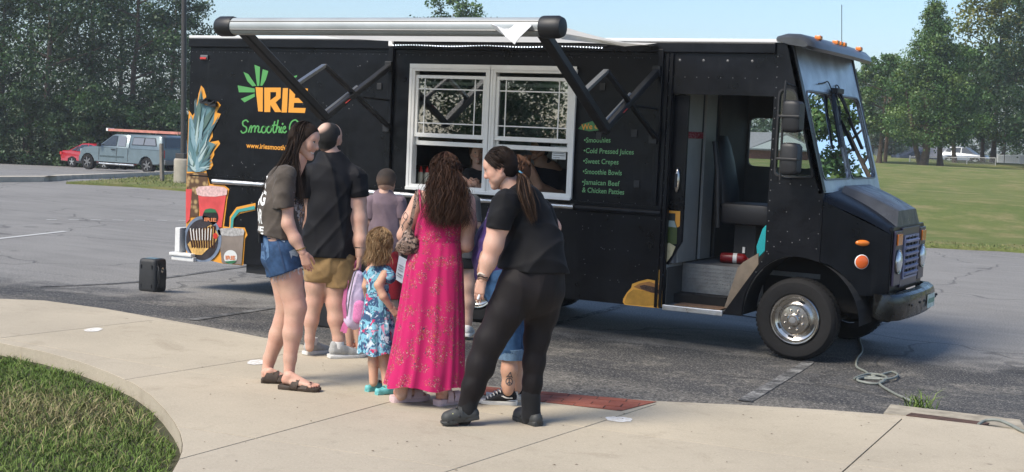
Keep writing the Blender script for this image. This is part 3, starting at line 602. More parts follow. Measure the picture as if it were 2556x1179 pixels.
mb = MB(); q = [onY(u, v, .06)[[0, 2]] for u, v in [(1893, 632), (1855, 655), (1842, 668), (1808, 768), (1830, 775), (1893, 668)]]; mb.prism([tuple(p) for p in q], lambda a, b, d: (a, .058+d, b), 0, .012); tb('kick_panel', mb, mat('tan_panel', (.2, .155, .11), .7, var=(10, .2)))
tbox('wheel_box', -.52, .55, .47, .9, .45, 1.02, UNDER); tbox('dash', -.05, .14, .3, 1.9, 1.2, 1.62, mat('dash_dark', (.03, .03, .03), .6), bev=.03); tbox('cab_wall', -.29, .19, .056, .09, 1.0, 1.6, DARKWALL); tb('arch_liner', MB().loft([[(x, y, z - .004) for x, z in arch] for y in (.046, .5)], caps=False, closed=False), UNDER, fix=False)
# driver's seat
seat = tb('seat', MB().box(-1.0, -.5, .62, 1.12, 1.19, 1.40), mat('seat_vinyl', (.007, .007, .009), .5, var=(6, .2)), bev=.05, sm=50)
mb = MB(); rings = []
for z, x, hw, th in ((1.2, -.98, .21, .06), (1.5, -1.0, .22, .065), (1.8, -1.05, .2, .055), (1.97, -1.08, .14, .05), (2.06, -1.095, .08, .035)):
    rings.append([(x + th*math.cos(a), .87 + hw*np.sign(math.sin(a))*abs(math.sin(a))**.6, z) for a in np.linspace(0, 2*math.pi, 17)[:-1]])
tb('backrest', mb.loft(rings), mat('seat_vinyl', (.018, .018, .022), .45), seat, sm=60)
tb('pedestal', MB().box(-.9, -.68, .82, 1.06, .786, 1.19), FLATBLK, seat); tb('seat_side', MB().tube([(-1.0, .6, 1.15), (-1.03, .6, 1.7), (-1.09, .64, 2.0)], .03, 8), FLATBLK, seat, sm=60)
tb('belt_buckle', MB().box(-.80, -.775, .80, .815, .90, .96), WHITEP, seat)
sw = [(-.12 + .06*math.cos(a), .87 + .2*math.sin(a), 1.5 + .2*math.cos(a)) for a in np.linspace(0, 2*math.pi, 25)]; tb('steering_wheel', MB().tube(sw, .016, 8), FLATBLK, sm=60)
# front of the cab
NF = np.array([.966, 0, .258])
def FR(a, b, d): return (.215 - .2786*(b - 1.575) + NF[0]*d, a, b + NF[2]*d)
panes = [rpoly([(.13, 2.50), (1.01, 2.50), (1.02, 1.70), (.10, 1.70)], .09), rpoly([(1.08, 2.50), (1.97, 2.50), (2.0, 1.70), (1.07, 1.70)], .09)]
mb = MB(); mb.prism([(.0, 1.575), (W, 1.575), (W, 2.92), (.0, 2.92)], FR, -.045, 0, panes); front = tb('cab_front', mb, SILVER)
mb = MB(); mb.prism([(-.003, 1.58), (.075, 1.58), (.085, 2.55), (.05, 2.9), (-.003, 2.9)], FR, .002, .006); tb('corner_pillar', mb, BLK)
for p in panes:
    gk = [tuple(np.array(q) + (np.array(q) - np.array(p).mean(0))*.035) for q in p]
    mb = MB(); mb.prism(gk, FR, -.02, .009, [p]); w = tb('windscreen', mb, mat('gasket_grey', (.14, .145, .15), .4, .5)); mb = MB(); mb.sheet(p, lambda a, b: FR(a, b, -.012)); tb('pane', mb, SCREEN, w, fix=False)
mb = MB()
for a, b_, r in (((1.03, 2.515), (.93, 2.20), .008), ((1.10, 2.515), (1.42, 2.14), .008)): mb.tube([FR(*a, .03), FR((a[0]+b_[0])/2, (a[1]+b_[1])/2, .055), FR(*b_, .035)], r, 6)
wp = tb('wiper', mb, FLATBLK)
for (a, b_) in (((.86, 2.33), (.80, 1.99)), ((1.33, 2.28), (1.60, 1.98)), ((.93, 2.5), (.86, 2.30)), ((1.2, 2.52), (1.34, 2.33))): tb('blade', MB().bar(FR(*a, .03), FR(*b_, .028), .03, .018), FLATBLK, wp)
for s in (-1, 1): tb('wiper_cable', MB().tube([FR(*p, .015) for p in spline([(1.05 + s*.05, 2.53), (1.05 + s*.12, 2.60), (1.05 + s*.2, 2.59), (1.05 + s*.22, 2.54)] if s > 0 else [(.98, 2.53), (.9, 2.62), (.75, 2.60), (.55, 2.585)], 6)], .006, 5), FLATBLK, wp)
tb('wiper_motor', MB().box(*(lambda p: (p[0]-.02, p[0]+.05, .95, 1.18, p[2]-.02, p[2]+.03))(FR(1.05, 2.53, .03))), FLATBLK, wp, bev=.008)
prof = [(-.30, 2.966), (-.30, 3.0), (-.22, 3.022), (-.10, 3.018), (-.01, 2.985), (.045, 2.935), (.06, 2.89), (.035, 2.865), (-.02, 2.875), (-.11, 2.90)]
rings = []
for y, k, dx in ((-.03, .55, -.06), (.0, .85, -.02), (.06, 1, 0), (.5, 1, .02), (1.05, 1, .028), (1.6, 1, .02), (2.04, 1, 0), (2.1, .85, -.02), (2.13, .55, -.06)): rings.append([(x + (dx if x > -.2 else 0), y, 2.93 + (z-2.93)*k) for x, z in prof])
visor = tb('roof_visor', MB().loft(rings), mat('visor_grey', (.05, .052, .055), .3, var=(5, .3)), sm=35)
for y in (.33, .92, 1.05, 1.18, 1.78): m_ = tb('marker_light', MB().box(-.04, .018, y-.04, y+.04, 2.985, 3.025), AMBER, visor, bev=.01)
tb('antenna', MB().tube([at(2101, 150, 14.5), at(2101, 12, 14.5)], .004, 5), FLATBLK)
# nose
mb = MB(); NS = lambda a, b, d: (a - d*.588, (a-.2)*.7273 + d*.809, b)
ar2 = [(x, z) for x, z in arch if x > .22][::-1]
mb.prism([(.217, 1.50), (.217, .94), (.30, .915), (.40, .83), (.47, .73), (.505, .645), (.755, .645), (.755, 1.215)], NS, 0, .04); nose = tb('nose_panel', mb, BLK)
mb = MB(); mb.prism([(.217, 1.50), (.217, .94), (.40, .83), (.505, .645), (.755, .645), (.755, 1.215)], lambda a, b, d: (a - d*.588, W + .06 - (a-.2)*.7273 - d*.809, b), 0, .04); tb('nose_panel', mb, BLK)
def hood_sec(t):
    X = .19 + .575*t; l = lambda a, b: a + (b-a)*t; y0 = max(0, (X-.2)*.7273)
    ys = [y0, y0+.03, y0+.10, l(.55, .66), l(1.61, 1.50), W+.06-y0-.10, W+.06-y0-.03, W+.06-y0]; zs = [l(1.50, 1.215), l(1.54, 1.245), l(1.575, 1.268), l(1.60, 1.285), l(1.60, 1.285), l(1.575, 1.268), l(1.54, 1.245), l(1.50, 1.215)]
    c = -.012*(t**4); return [(X+c, y, z + .02*math.sin(math.pi*t)) for y, z in zip(ys, zs)]
rings = [hood_sec(t) for t in np.linspace(0, 1, 9)]; hood = tb('hood', MB().loft(rings, caps=False, closed=False), BLK, sm=35)
mb = MB(); rings = []
for t in np.linspace(0, 1, 6):
    X = .24 + .50*t; l = lambda a, b: a + (b-a)*t
    top = l(1.635, 1.425) + .012*math.sin(math.pi*t); b0 = l(1.58, 1.27); rings.append([(X+.02*t, l(.52, .60), b0), (X, l(.60, .70), top - .008), (X, l(.62, .72), top), (X, l(1.54, 1.42), top), (X, l(1.56, 1.44), top - .008), (X+.02*t, l(1.64, 1.54), b0)])
tb('hood_scoop', mb.loft(rings), mat('hood_grey', (.06, .062, .066), .3, var=(5, .3), rvar=(7, .25, .5)), hood, sm=25)
mb = MB(); mb.prism([(.425, .66), (1.735, .66), (1.735, 1.26), (1.70, 1.282), (.46, 1.282), (.425, 1.26)], lambda a, b, d: (.752 + d, a, b), -.02, .012); tb('front_panel', mb, BLK, bev=.008)
grille = tbox('grille', .765, .785, .74, 1.44, .70, 1.265, PURPLE, bev=.006)
tb('grille_frame', MB().prism([(.80, .775), (1.38, .775), (1.38, 1.19), (.80, 1.19)], lambda a, b, d: (.786 + d, a, b), 0, .012, [[(.825, .795), (1.355, .795), (1.355, 1.17), (.825, 1.17)]]), LILAC, grille)
tb('grille_back', MB().box(.7855, .787, .826, 1.354, .796, 1.169), FLATBLK, grille)
for i in range(6):
    z = .825 + i*.062; tb('slat', MB().bar((.80, .826, z), (.80, 1.354, z), .026, .024, (.5, 0, 1)), LILAC, grille)
    [tb('slat_bracket', MB().box(.788, .80, y, y+.015, z+.012, z+.048), FLATBLK, grille) for y in (.94, 1.08, 1.22)]
for y0, y1 in ((.455, .715), (1.465, 1.715)):
    hl = tbox('headlight', .766, .790, y0, y1, .73, 1.245, PURPLE, bev=.01); yc = (y0+y1)/2
    tb('turn_signal', MB().box(.791, .805, y0+.04, y1-.04, 1.11, 1.215), AMBER, hl, bev=.006)
    tb('lens', MB().lathe([(.105, 0), (.10, .012), (.07, .028), (.03, .036), (.001, .038)], (.791, yc, .955), (1, 0, 0), 22), mat('headlight_glass', (.75, .78, .8), .12, .55, coat=1.), hl, sm=60)
    tb('rim', MB().lathe([(.105, 0), (.118, .006), (.112, .016), (.102, .012)], (.791, yc, .955), (1, 0, 0), 22), CHROME, hl, sm=60)
def taper(u, v):
    d = ray(u, v); n = np.array([.7273, -1, 0]); return CC + d*(((np.array([.2, 0, 0]) - CC)@n)/(d@n))
tn = np.array([.588, -.809, 0])
a1 = taper(2153, 607); mb = MB(); mb.ball(a1, .07, 14, 1, .35, .42); V = np.array(mb.v) - a1; tx = np.array([.809, .588, 0]); mb.v = [tuple(a1 + tx*p[0]*1. + tn*(-p[1]) + UP*p[2]) for p in V]; o = tb('side_marker', mb, AMBER, sm=60)
a2 = taper(2150, 654); tb('side_reflector', MB().lathe([(.062, 0), (.062, .012), (.052, .018), (.01, .02), (.001, .02)], a2, tn, 22), mat('orange_reflector', (.75, .13, .02), .25, coat=.4), sm=40); tb('reflector_rim', MB().lathe([(.0625, .0), (.068, .008), (.062, .0145)], a2, tn, 22), WHITEP, bpy.data.objects['side_reflector'], sm=40)
# bumper
rings = []
for y, dx, k in ((.24, -.13, .8), (.27, -.06, .95), (.40, -.01, 1), (.75, .02, 1), (1.08, .028, 1), (1.41, .02, 1), (1.76, -.01, 1), (1.90, -.06, .95), (1.94, -.13, .8)):
    rings.append([(.80+dx, y, .46), (.885+dx, y, .43), (.905+dx, y, .46), (.915+dx, y, .60), (.90+dx, y, .65), (.87+dx, y, .672), (.80+dx, y, .675)])
bump_ = tb('bumper', MB().loft(rings), mat('bumper_chrome', (.05, .052, .052), .2, 1., var=(6, .35), rvar=(9, .12, .4)), sm=30)
tb('license_plate', MB().box(.946, .952, 1.24, 1.54, .475, .605), mat('plate_white', (.55, .65, .58), .4, var=(30, .3)), bump_); tb('plate_band', MB().box(.9525, .9545, 1.26, 1.52, .52, .565), mat('plate_green', (.12, .3, .2), .4), bump_)
for y in (.62, .95, 1.12, 1.62, 1.82): tb('bumper_bolt', MB().ball((.937 if .4 < y < 1.7 else .91, y, .56), .014, 8), FLATBLK, bump_)
tbox('frame_rail', .3, .86, .5, .6, .46, .6, UNDER); tbox('frame_rail', .3, .86, 1.55, 1.65, .46, .6, UNDER); tb('axle', MB().tube([(0, .3, .36), (0, 1.85, .36)], .05, 10), UNDER); tb('tie_rod', MB().tube([(.25, .35, .36), (.4, 1.8, .42)], .022, 8), UNDER)
tbox('engine_pan', -.3, .7, .75, 1.4, .36, .75, UNDER)
# wheels
def wheel(cx, y, side_=-1, chrome=True):
    r = .385; c = (cx, y, r); ax_ = (0, side_, 0)
    w = tb('wheel', MB().lathe([(.23, -.02), (.245, 0.), (.30, .012), (.345, .008), (.368, -.012), (.382, -.04), (.385, -.07), (.385, -.17), (.37, -.21), (.30, -.235), (.22, -.22)], c, ax_, 48), RUBBER, sm=35)
    mb = MB()
    for k in range(52):
        a = 2*math.pi*k/52; x, z = math.cos(a), math.sin(a); t_ = np.array([-z, 0, x]); rr = np.array([x, 0, z])
        for h0, h1 in ((-.035, -.08), (-.13, -.175)):
            p = [np.array(c) + rr*rad_ + t_*s*.014 + np.array([0, side_*h, 0]) for h in (h0, h1) for s in (-1, 1) for rad_ in (.3835, .3875)]
            mb.add(p, [(0, 2, 3, 1), (4, 5, 7, 6), (1, 3, 7, 5), (0, 1, 5, 4), (2, 6, 7, 3)])
    tag(tb('tread', mb, RUBBER, w), kind='stuff')
    if chrome:
        rim = tb('wheel_cover', MB().lathe([(.232, -.005), (.234, .010), (.226, .020), (.214, .018), (.206, .006), (.198, -.022), (.17, -.034), (.145, -.02), (.136, .004), (.128, .016), (.112, .018), (.066, .022), (.060, .03), (.056, .058), (.046, .066), (.001, .068)], c, ax_, 48), CHROME, w, sm=35)
        for k in range(8): a = 2*math.pi*(k+.5)/8; tb('lug_nut', MB().lathe([(.013, .016), (.012, .034), (.007, .043), (.001, .045)], (cx + .09*math.cos(a), y, r + .09*math.sin(a)), ax_, 8), CHROME, w, sm=50)
        for a in (1.25, -.35, 3.6, 4.5): mb = MB(); mb.lathe([(.001, .001), (.02, .0)], (0, 0, 0), ax_, 12); mb.v = [(cx + .172*math.cos(a) + p[0]*1.5*(-math.sin(a)) + p[2]*math.cos(a)*.8, y + side_*(-.0285) + p[1], r + .172*math.sin(a) + p[0]*1.5*math.cos(a) + p[2]*math.sin(a)*.8) for p in mb.v]; tb('hand_hole', mb, FLATBLK, w)
        tb('hub_badge', MB().lathe([(.03, .0685), (.028, .071), (.001, .072)], c, ax_, 16), mat('steel', (.5, .5, .5), .35, .9), w, sm=40)
    else: tb('wheel_cover', MB().lathe([(.225, -.03), (.2, -.06), (.1, -.09), (.001, -.09)], c, ax_, 24), UNDER, w)
    return w
wheel(0, .055); wheel(0, W-.05, 1, False); wheel(-3.42, .06); wheel(-3.42, W-.05, 1, False)
# mirrors
mb = MB(); lp = [(-.10, -.005, 2.53), (-.115, -.20, 2.545), (-.125, -.235, 2.50), (-.125, -.24, 1.75), (-.115, -.215, 1.70), (-.10, -.005, 1.69)]; mir = tb('mirror_bracket', MB().tube(spline(lp, 5), .011, 8), FLATBLK, sm=60)
for z0, z1 in ((2.11, 2.40), (1.725, 2.02)):
    zc = (z0+z1)/2; rings = []
    for k, (x, s) in enumerate(((-.13, .8), (-.125, .94), (-.11, 1), (-.04, 1.), (.0, .95), (.02, .8))): rings.append([(x + .03, -.25 + .095*s*np.sign(math.cos(a))*abs(math.cos(a))**.28, zc + (z1-z0)/2*s*np.sign(math.sin(a))*abs(math.sin(a))**.28) for a in np.linspace(0, 2*math.pi, 21)[:-1]])
    h = tb('mirror_head', MB().loft(rings), FLATBLK, mir, sm=40)
    tb('mirror_clamp', MB().box(-.14, .055, -.352, -.25, zc-.012, zc+.01), FLATBLK, mir, bev=.006)
# rear bumper, lamps, fixings
RW = mat('bumper_white', (.68, .68, .66), .45, var=(7, .15)); rb = tbox('rear_bumper', -7.50, -7.16, -.07, .45, .335, .39, RW, bev=.012); tb('bumper_lip', MB().box(-7.52, -7.18, -.09, .45, .391, .43), RW, rb, bev=.012); tb('bumper_post', MB().box(-7.47, -7.395, -.05, .4, .431, .72), RW, rb, bev=.012)
tb('lamp_base', MB().box(-7.18, -7.07, -.02, -.002, 2.685, 2.74), mat('clamp_grey', (.16, .16, .16), .4, .4), bev=.006); tb('clearance_lamp', MB().box(-7.17, -7.08, -.035, -.021, 2.69, 2.715), REDL, bev=.005)
for u, v in ((515, 255), (535, 262)): p = onY(u, v, 0); tb('latch', MB().box(p[0]-.06, p[0]+.06, -.05, -.012, p[2]-.02, p[2]+.03).tube([(p[0]-.03, -.04, p[2]), (p[0]+.05, -.06, p[2]+.04)], .012, 6), FLATBLK)
for u, v in ((1505, 217), (1496, 340), (1584, 333), (1590, 460), (948, 216)): p = onY(u, v, 0); tb('bracket', MB().box(p[0]-.03, p[0]+.03, -.014, -.001, p[2]-.035, p[2]+.035), FLATBLK, bev=.004)
# ---------------------------------------------------------------- awning
FABRIC = mat('awning_fabric', (.66, .66, .63), .8, var=(4, .1)); nt = FABRIC.node_tree; tl_ = nd(nt, 'ShaderNodeBsdfTranslucent'); tl_.inputs[0].default_value = (.8, .78, .72, 1); mx_ = nd(nt, 'ShaderNodeMixShader'); mx_.inputs[0].default_value = .55; nt.links.new(nt.nodes['Principled BSDF'].outputs[0], mx_.inputs[1]); nt.links.new(tl_.outputs[0], mx_.inputs[2]); nt.links.new(mx_.outputs[0], nt.nodes['Material Output'].inputs[0]); TUBE = mat('awning_tube', (.36, .385, .385), .4, .2, var=(3, .12))
ry, rz, xa, xb = -2.5, 2.86, -4.62, -1.42
roll = tb('awning_roller', MB().tube([(xa, ry, rz), (xb, ry, rz)], .078, 20), TUBE, sm=50)
for k, a in enumerate((2.6, 3.6, 5.2)): tb('roller_groove', MB().tube([(xa, ry + .077*math.cos(a), rz + .077*math.sin(a)), (xb, ry + .077*math.cos(a), rz + .077*math.sin(a))], .007, 6), mat('clamp_grey', (.16, .16, .16), .4, .4), roll)
for x, s in ((xa, -1), (xb, 1)):
    rings = [[(x + s*dx, ry + .094*k*math.cos(a), rz + .094*k*math.sin(a)) for a in np.linspace(0, 2*math.pi, 21)[:-1]] for dx, k in ((-.02, .92), (.0, .98), (.13, .98), (.165, .82), (.175, .45))]
    tb('awning_end_cap', MB().loft(rings), FLATBLK, roll, sm=40)
for x, sg in ((-4.54, 0), (-1.46, 1)):
    up, el, en_ = (x, -.03, 2.655), (x, -1.17, 2.075), (x, ry + .02, rz - .02); low = (x + .02, -.03, 2.0)
    arm = tb('awning_arm', MB().bar(en_, el, .085, .095, (1, 0, 0), .012), FLATBLK, bev=0)
    tb('elbow', MB().ball(el, .055, 12, .9), FLATBLK, arm, sm=60)
    tb('inner_arm', MB().bar(el, up, .06, .07, (1, 0, 0), .008), FLATBLK, arm)
    d1 = np.array(el); d2 = np.array(up); tb('gas_strut', MB().tube([d1 + (d2-d1)*.04 + np.array([-.035, 0, .03]), d1 + (d2-d1)*.52 + np.array([-.035, 0, .03])], .016, 8), mat('strut_grey', (.3, .3, .3), .3, .8), arm, sm=60)
    p = d1 + (d2-d1)*.28; tb('warning_label', MB().bar(p + np.array([.034, -.03, -.012]), p + np.array([.034, .05, .03]), .002, .03, (1, 0, 0)), mat('label_red', (.5, .06, .05), .5), arm)
    mid = (x, -1.2, 2.585); q1 = np.array(en_) + (np.array(el) - np.array(en_))*.62
    tb('brace_bar', MB().bar(q1, mid, .03, .05, (1, 0, 0)), mat('strut_grey', (.3, .3, .3), .3, .8), arm); tb('brace_arm', MB().bar(mid, low, .04, .05, (1, 0, 0), .006), FLATBLK, arm)
    tb('link_rod', MB().tube([(x, -.55, 2.30), (x, -.02, 2.29)], .012, 6), FLATBLK, arm)
    for z in (2.60, 1.95): tb('wall_bracket', MB().box(x-.04, x+.04, -.075, -.041, z, z+.1), FLATBLK, arm, bev=.006)
# fabric from the roller back to the roof edge, sagging a little
nx, ny = 34, 14; V = []
for i in range(nx+1):
    for j in range(ny+1):
        x = xa + .1 + (xb - .05 - xa - .1)*i/nx; t = j/ny; y = ry + .03 + (-.03 - ry - .03)*t; z = rz + .072 + (2.915 - rz - .072)*t - .05*math.sin(math.pi*t) + .008*math.sin(x*9 + t*5)*math.sin(math.pi*t)
        if x > -2.2: z -= .03*(x+2.2)*t
        V.append((x, y, z))
F_ = [(i*(ny+1)+j, (i+1)*(ny+1)+j, (i+1)*(ny+1)+j+1, i*(ny+1)+j+1) for i in range(nx) for j in range(ny)]
fab = tb('awning_fabric', MB().add(V, F_), FABRIC, sm=80, fix=False)
# torn corner of the fabric folded out over the roller
fl = [(1165, 55), (1195, 44), (1330, 56), (1325, 66), (1300, 90), (1284, 111), (1262, 92), (1240, 66), (1205, 52)]
mb = MB(); c = [onY(u, v, -2.64 if v > 60 else -2.5) for u, v in fl]; c[0][1] = c[1][1] = -2.46; mb.add([tuple(p) for p in c], [tuple(range(len(c)))]); mb.v = mb.v + [(p[0], p[1]+.006, p[2]-.002) for p in c]; n = len(c); mb.f += [tuple(range(n, 2*n))[::-1]] + [(i, (i+1) % n, n+(i+1) % n, n+i) for i in range(n)]; mb.m += [0]*(n+1)
tb('fabric_flap', mb, mat('flap_white', (.7, .7, .7), .8), fab)
q = [onY(u, v, y) for (u, v, y) in [(1392, 82, -2.35), (1420, 86, -1.9), (1480, 97, -1.2), (1560, 106, -.6), (1640, 108, -.05), (1610, 112, -.05), (1560, 116, -.3), (1500, 104, -1.0), (1400, 98, -2.2)]]
mb = MB().add(q, [tuple(range(9))]); tb('fabric_edge', mb, FABRIC, fab, fix=False)
led = MB(); 
for x in np.arange(-4.5, -2.05, .033): led.ball((x, -.045, 2.872 + .006*math.sin(x*7)), .0075, 5)
tag(tb('led_string', led, mat('led', (.8, .85, 1), .4, emit=((.85, .92, 1), 2.2)), fab), kind='stuff'); tb('led_cable', MB().tube([(-4.52, -.04, 2.882), (-3.3, -.04, 2.878), (-2.0, -.04, 2.884)], .01, 6), FLATBLK, fab)
# ---------------------------------------------------------------- graphics on the side
ORANGE = mat('vinyl_orange', (.72, .31, .035), .42); GREEN = mat('vinyl_green', (.085, .31, .085), .45); MENU = mat('menu_green', (.16, .38, .16), .5)
def DX(u, v): p = onY(u, v, 0); return (p[0], p[2])
def zp(x, y, ox=440, oy=200, k=2.404): return DX(ox + x/k, oy + y/k)
def decal(name, polys, m, layer, parent, ox, oy, k, y0=0.):
    for i, p in enumerate(polys):
        mb = MB(); mb.sheet([zp(x, y, ox, oy, k) for x, y in p], lambda a, b: (a, y0 - .0022*layer, b)); o = tb(name, mb, m[i % len(m)] if isinstance(m, list) else m, parent)
    return o
Z1 = (440, 40, 1.7867)
logo = decal('logo', [[(354, 318), (387, 320), (386, 427), (366, 426)], [(476, 322), (499, 322), (494, 431), (470, 431)], [(506, 322), (588, 324), (585, 346), (531, 346), (529, 366), (574, 367), (572, 388), (526, 388), (524, 410), (578, 411), (574, 433), (500, 431)]], ORANGE, 1, side, *Z1)
mb = MB(); mb.sheet([zp(x, y, *Z1) for x, y in [(393, 320), (467, 320), (466, 366), (444, 386), (470, 429), (441, 429), (421, 398), (419, 429), (393, 429)]], lambda a, b: (a, -.0022, b), [[zp(x, y, *Z1) for x, y in [(420, 340), (446, 340), (445, 358), (420, 376)]]]); tb('logo', mb, ORANGE, side)
decal('logo_ray', [[(274, 310), (350, 324), (351, 341), (280, 341)], [(300, 250), (322, 260), (357, 312), (340, 314), (318, 292)], [(349, 218), (374, 228), (371, 312), (361, 313)], [(386, 238), (411, 246), (400, 285), (384, 312), (375, 311)], [(288, 370), (350, 346), (351, 360), (305, 386)], [(508, 276), (540, 264), (538, 272), (512, 285)]], GREEN, 1, side, *Z1)
def strokes(name, lines, w, m, parent, layer, ox, oy, k):
    mb = MB()
    for li, ln in enumerate(lines):
        P_ = spline(ln, 9); V, F = ribbon(P_, w); V = [zp(x, y, ox, oy, k) for x, y in V]; mb.add([(a, -.0022*layer - .0004*li, b) for a, b in V], F)
    return tb(name, mb, m, parent)
strokes('lettering', [[(322, 474), (312, 465), (298, 472), (299, 488), (313, 498), (312, 515), (297, 522), (288, 512)],
 [(322, 520), (331, 495), (336, 491), (336, 508), (333, 521)], [(335, 505), (346, 492), (353, 494), (350, 520)], [(351, 506), (362, 492), (369, 496), (366, 515), (374, 519), (382, 510)],
 [(397, 494), (386, 495), (381, 510), (387, 521), (398, 517), (402, 502), (395, 493), (405, 500)], [(421, 494), (411, 495), (405, 510), (411, 521), (421, 517), (426, 502), (419, 493), (428, 499)],
 [(441, 470), (433, 505), (437, 521), (446, 514)], [(428, 489), (448, 487)], [(456, 464), (449, 500), (445, 521)], [(447, 508), (458, 494), (462, 502), (459, 518), (466, 518)], [(471, 494), (467, 512), (471, 521), (478, 514)], [(476, 508), (488, 501), (486, 493), (478, 500), (477, 514), (485, 521), (494, 513)],
 [(546, 474), (532, 464), (515, 474), (507, 498), (514, 520), (533, 522), (548, 510)]], 6.2, GREEN, side, 1, *Z1)
p = zp(475, 482, *Z1); tb('lettering', MB().add([(p[0] + .013*math.cos(a), -.0023, p[1] + .013*math.sin(a)) for a in np.linspace(0, 2*math.pi, 9)[:-1]], [tuple(range(8))]), GREEN, side)
def text_on_side(s, p0, p1, h, m, y=-.0022, parent=None, shear=0., bold=.012, name='lettering', space=1.):
    V, F = text_geo(s, 1., shear, 1., 0, bold, space=space); a, b_ = np.array(DX(*p0)), np.array(DX(*p1)); wv = b_ - a; Lw = np.linalg.norm(wv); e = wv/Lw; n = np.array([-e[1], e[0]])
    hh = abs(DX(p0[0], p0[1])[1] - DX(p0[0], p0[1] - h)[1]); V[:, 0] = (V[:, 0] - V[:, 0].min())/(V[:, 0].max() - V[:, 0].min())*Lw; V[:, 1] *= hh/.73
    return tb(name, MB().add([(a[0] + e[0]*x + n[0]*z_, y, a[1] + e[1]*x + n[1]*z_) for x, z_ in V[:, :2]], F), m, parent or side)
text_on_side('www.iriesmoothie', (615, 369), (722, 376), 13, ORANGE, bold=.02)
decal('menu_badge', [[(1045, 665), (1075, 635), (1130, 620), (1190, 617), (1240, 632), (1225, 655), (1180, 672), (1110, 680)]], mat('badge_green', (.06, .2, .07), .5), 1, side, 1000, 40, 2.359)
text_on_side('We offer', (1453, 325), (1520, 318), 15, ORANGE, -.0044, shear=.1, bold=.015)
for s, p0, p1 in (('\u2022Smoothies', (1458, 356), (1524, 356), ), ('\u2022Cold Pressed Juices', (1457, 382), (1582, 386)), ('\u2022Sweet Crepes', (1456, 408), (1544, 411)), ('\u2022Smoothie Bowls', (1455, 434), (1552, 438)), ('\u2022Jamaican Beef', (1453, 460), (1547, 465)), ('& Chicken Patties', (1453, 480), (1558, 486))):
    text_on_side(s, p0, p1, 13, MENU, shear=.06, bold=.012)
# pineapple, cups and crepe plate at the rear corner
Z4 = (440, 200, 2.404)
wrap = decal('wrap_graphic', [[(62, 575), (76, 182), (100, 215), (118, 180), (135, 80), (150, 33), (166, 50), (180, 95), (182, 142), (215, 146), (250, 130), (268, 150), (243, 195), (268, 203), (247, 250), (217, 290), (220, 340), (198, 374), (255, 363), (264, 383), (227, 430), (229, 450), (213, 480), (222, 510), (207, 537), (178, 537), (188, 570), (202, 624), (292, 633), (319, 655), (306, 720), (287, 878), (318, 883), (322, 820), (362, 763), (476, 738), (476, 782), (384, 802), (348, 832), (345, 882), (412, 886), (428, 930), (414, 952), (402, 1113), (270, 1100), (60, 1047)]], ORANGE, 1, side, *Z4)
LEAFC = [mat('leaf_teal', (.1, .2, .22), .5), mat('leaf_blue', (.2, .32, .36), .5), mat('leaf_dark', (.06, .11, .125), .5), mat('leaf_pale', (.36, .46, .45), .5), mat('leaf_green', (.08, .14, .12), .5)]
random.seed(11); lv = []
tips = [(151, 42), (120, 110), (84, 205), (250, 142), (258, 210), (232, 260), (205, 300), (180, 160), (160, 130), (140, 200), (100, 260), (252, 376), (220, 420), (215, 470), (212, 512), (195, 530), (80, 330), (78, 420), (170, 250), (150, 330), (190, 350), (110, 380), (205, 390), (76, 490), (175, 430), (95, 500), (130, 440)]
tips = [(x + random.uniform(-9, 9)*(j > 0), y + random.uniform(-5, 22)*(j > 0)) for j in range(3) for x, y in tips]
for i, (tx, ty) in enumerate(tips):
    bx, by = 118 + random.uniform(-22, 22), min(545, ty + random.uniform(170, 260)); dx, dy = tx-bx, ty-by; L = math.hypot(dx, dy); nx_, ny_ = -dy/L, dx/L; w = random.uniform(7, 12)
    lv.append([(max(64, x), y) for x, y in [(bx - nx_*w*.7, by - ny_*w*.7), (bx + dx*.45 - nx_*w, by + dy*.45 - ny_*w), (tx, ty), (bx + dx*.45 + nx_*w, by + dy*.45 + ny_*w), (bx + nx_*w*.7, by + ny_*w*.7)]])
decal('pineapple_leaf', [[(66, 550), (78, 230), (100, 240), (140, 120), (152, 70), (172, 150), (235, 165), (225, 250), (200, 300), (195, 370), (235, 385), (205, 440), (200, 525), (150, 550)]], mat('leaf_teal', (.1, .2, .22), .5), 1.5, wrap, *Z4)
for j in range(len(lv)): decal('pineapple_leaf', [lv[j]], LEAFC[(j*3 + j//7) % 5], 1.8 + j*.08, wrap, *Z4)
body_m = nodes_of('pineapple_skin')[0]; nt = body_m.node_tree; b = nt.nodes['Principled BSDF']; v = nd(nt, 'ShaderNodeTexVoronoi'); v.inputs['Scale'].default_value = 17; nt.links.new(posn(nt), v.inputs['Vector']); nt.links.new(mixc(nt, ramp(nt, v.outputs['Distance'], .2, .6), (.4, .27, .12), (.09, .045, .02)), b.inputs['Base Color'])
decal('pineapple_body', [[(66, 560), (185, 555), (196, 625), (140, 700), (135, 820), (85, 822), (66, 700)]], body_m, 5, wrap, *Z4)
CUPR = mat('cup_red', (.6, .07, .07), .4, var=(6, .2)); LID = mat('cup_lid', (.62, .42, .4), .3, var=(30, .3))
decal('cup', [[(62, 655), (99, 655), (84, 838), (62, 862)], [(134, 668), (306, 668), (276, 884), (152, 884)]], CUPR, 6, wrap, *Z4); decal('cup_lid', [[(122, 655), (140, 640), (210, 634), (290, 642), (312, 656), (308, 690), (240, 700), (160, 698), (130, 688)]], LID, 7, wrap, *Z4)
ell = lambda cx_, cy_, rx, ry_, n=26, a0=0, a1=2*math.pi: [(cx_ + rx*math.cos(a), cy_ + ry_*math.sin(a)) for a in np.linspace(a0, a1, n+1)[:-1]]
decal('cup_logo', [ell(210, 822, 47, 52)], mat('logo_black', (.012, .012, .012), .4), 8, wrap, *Z4); decal('cup_logo', [[(170, 795), (180, 776), (210, 770), (240, 776), (250, 795)]], mat('logo_green', (.03, .14, .06), .4), 9, wrap, *Z4)
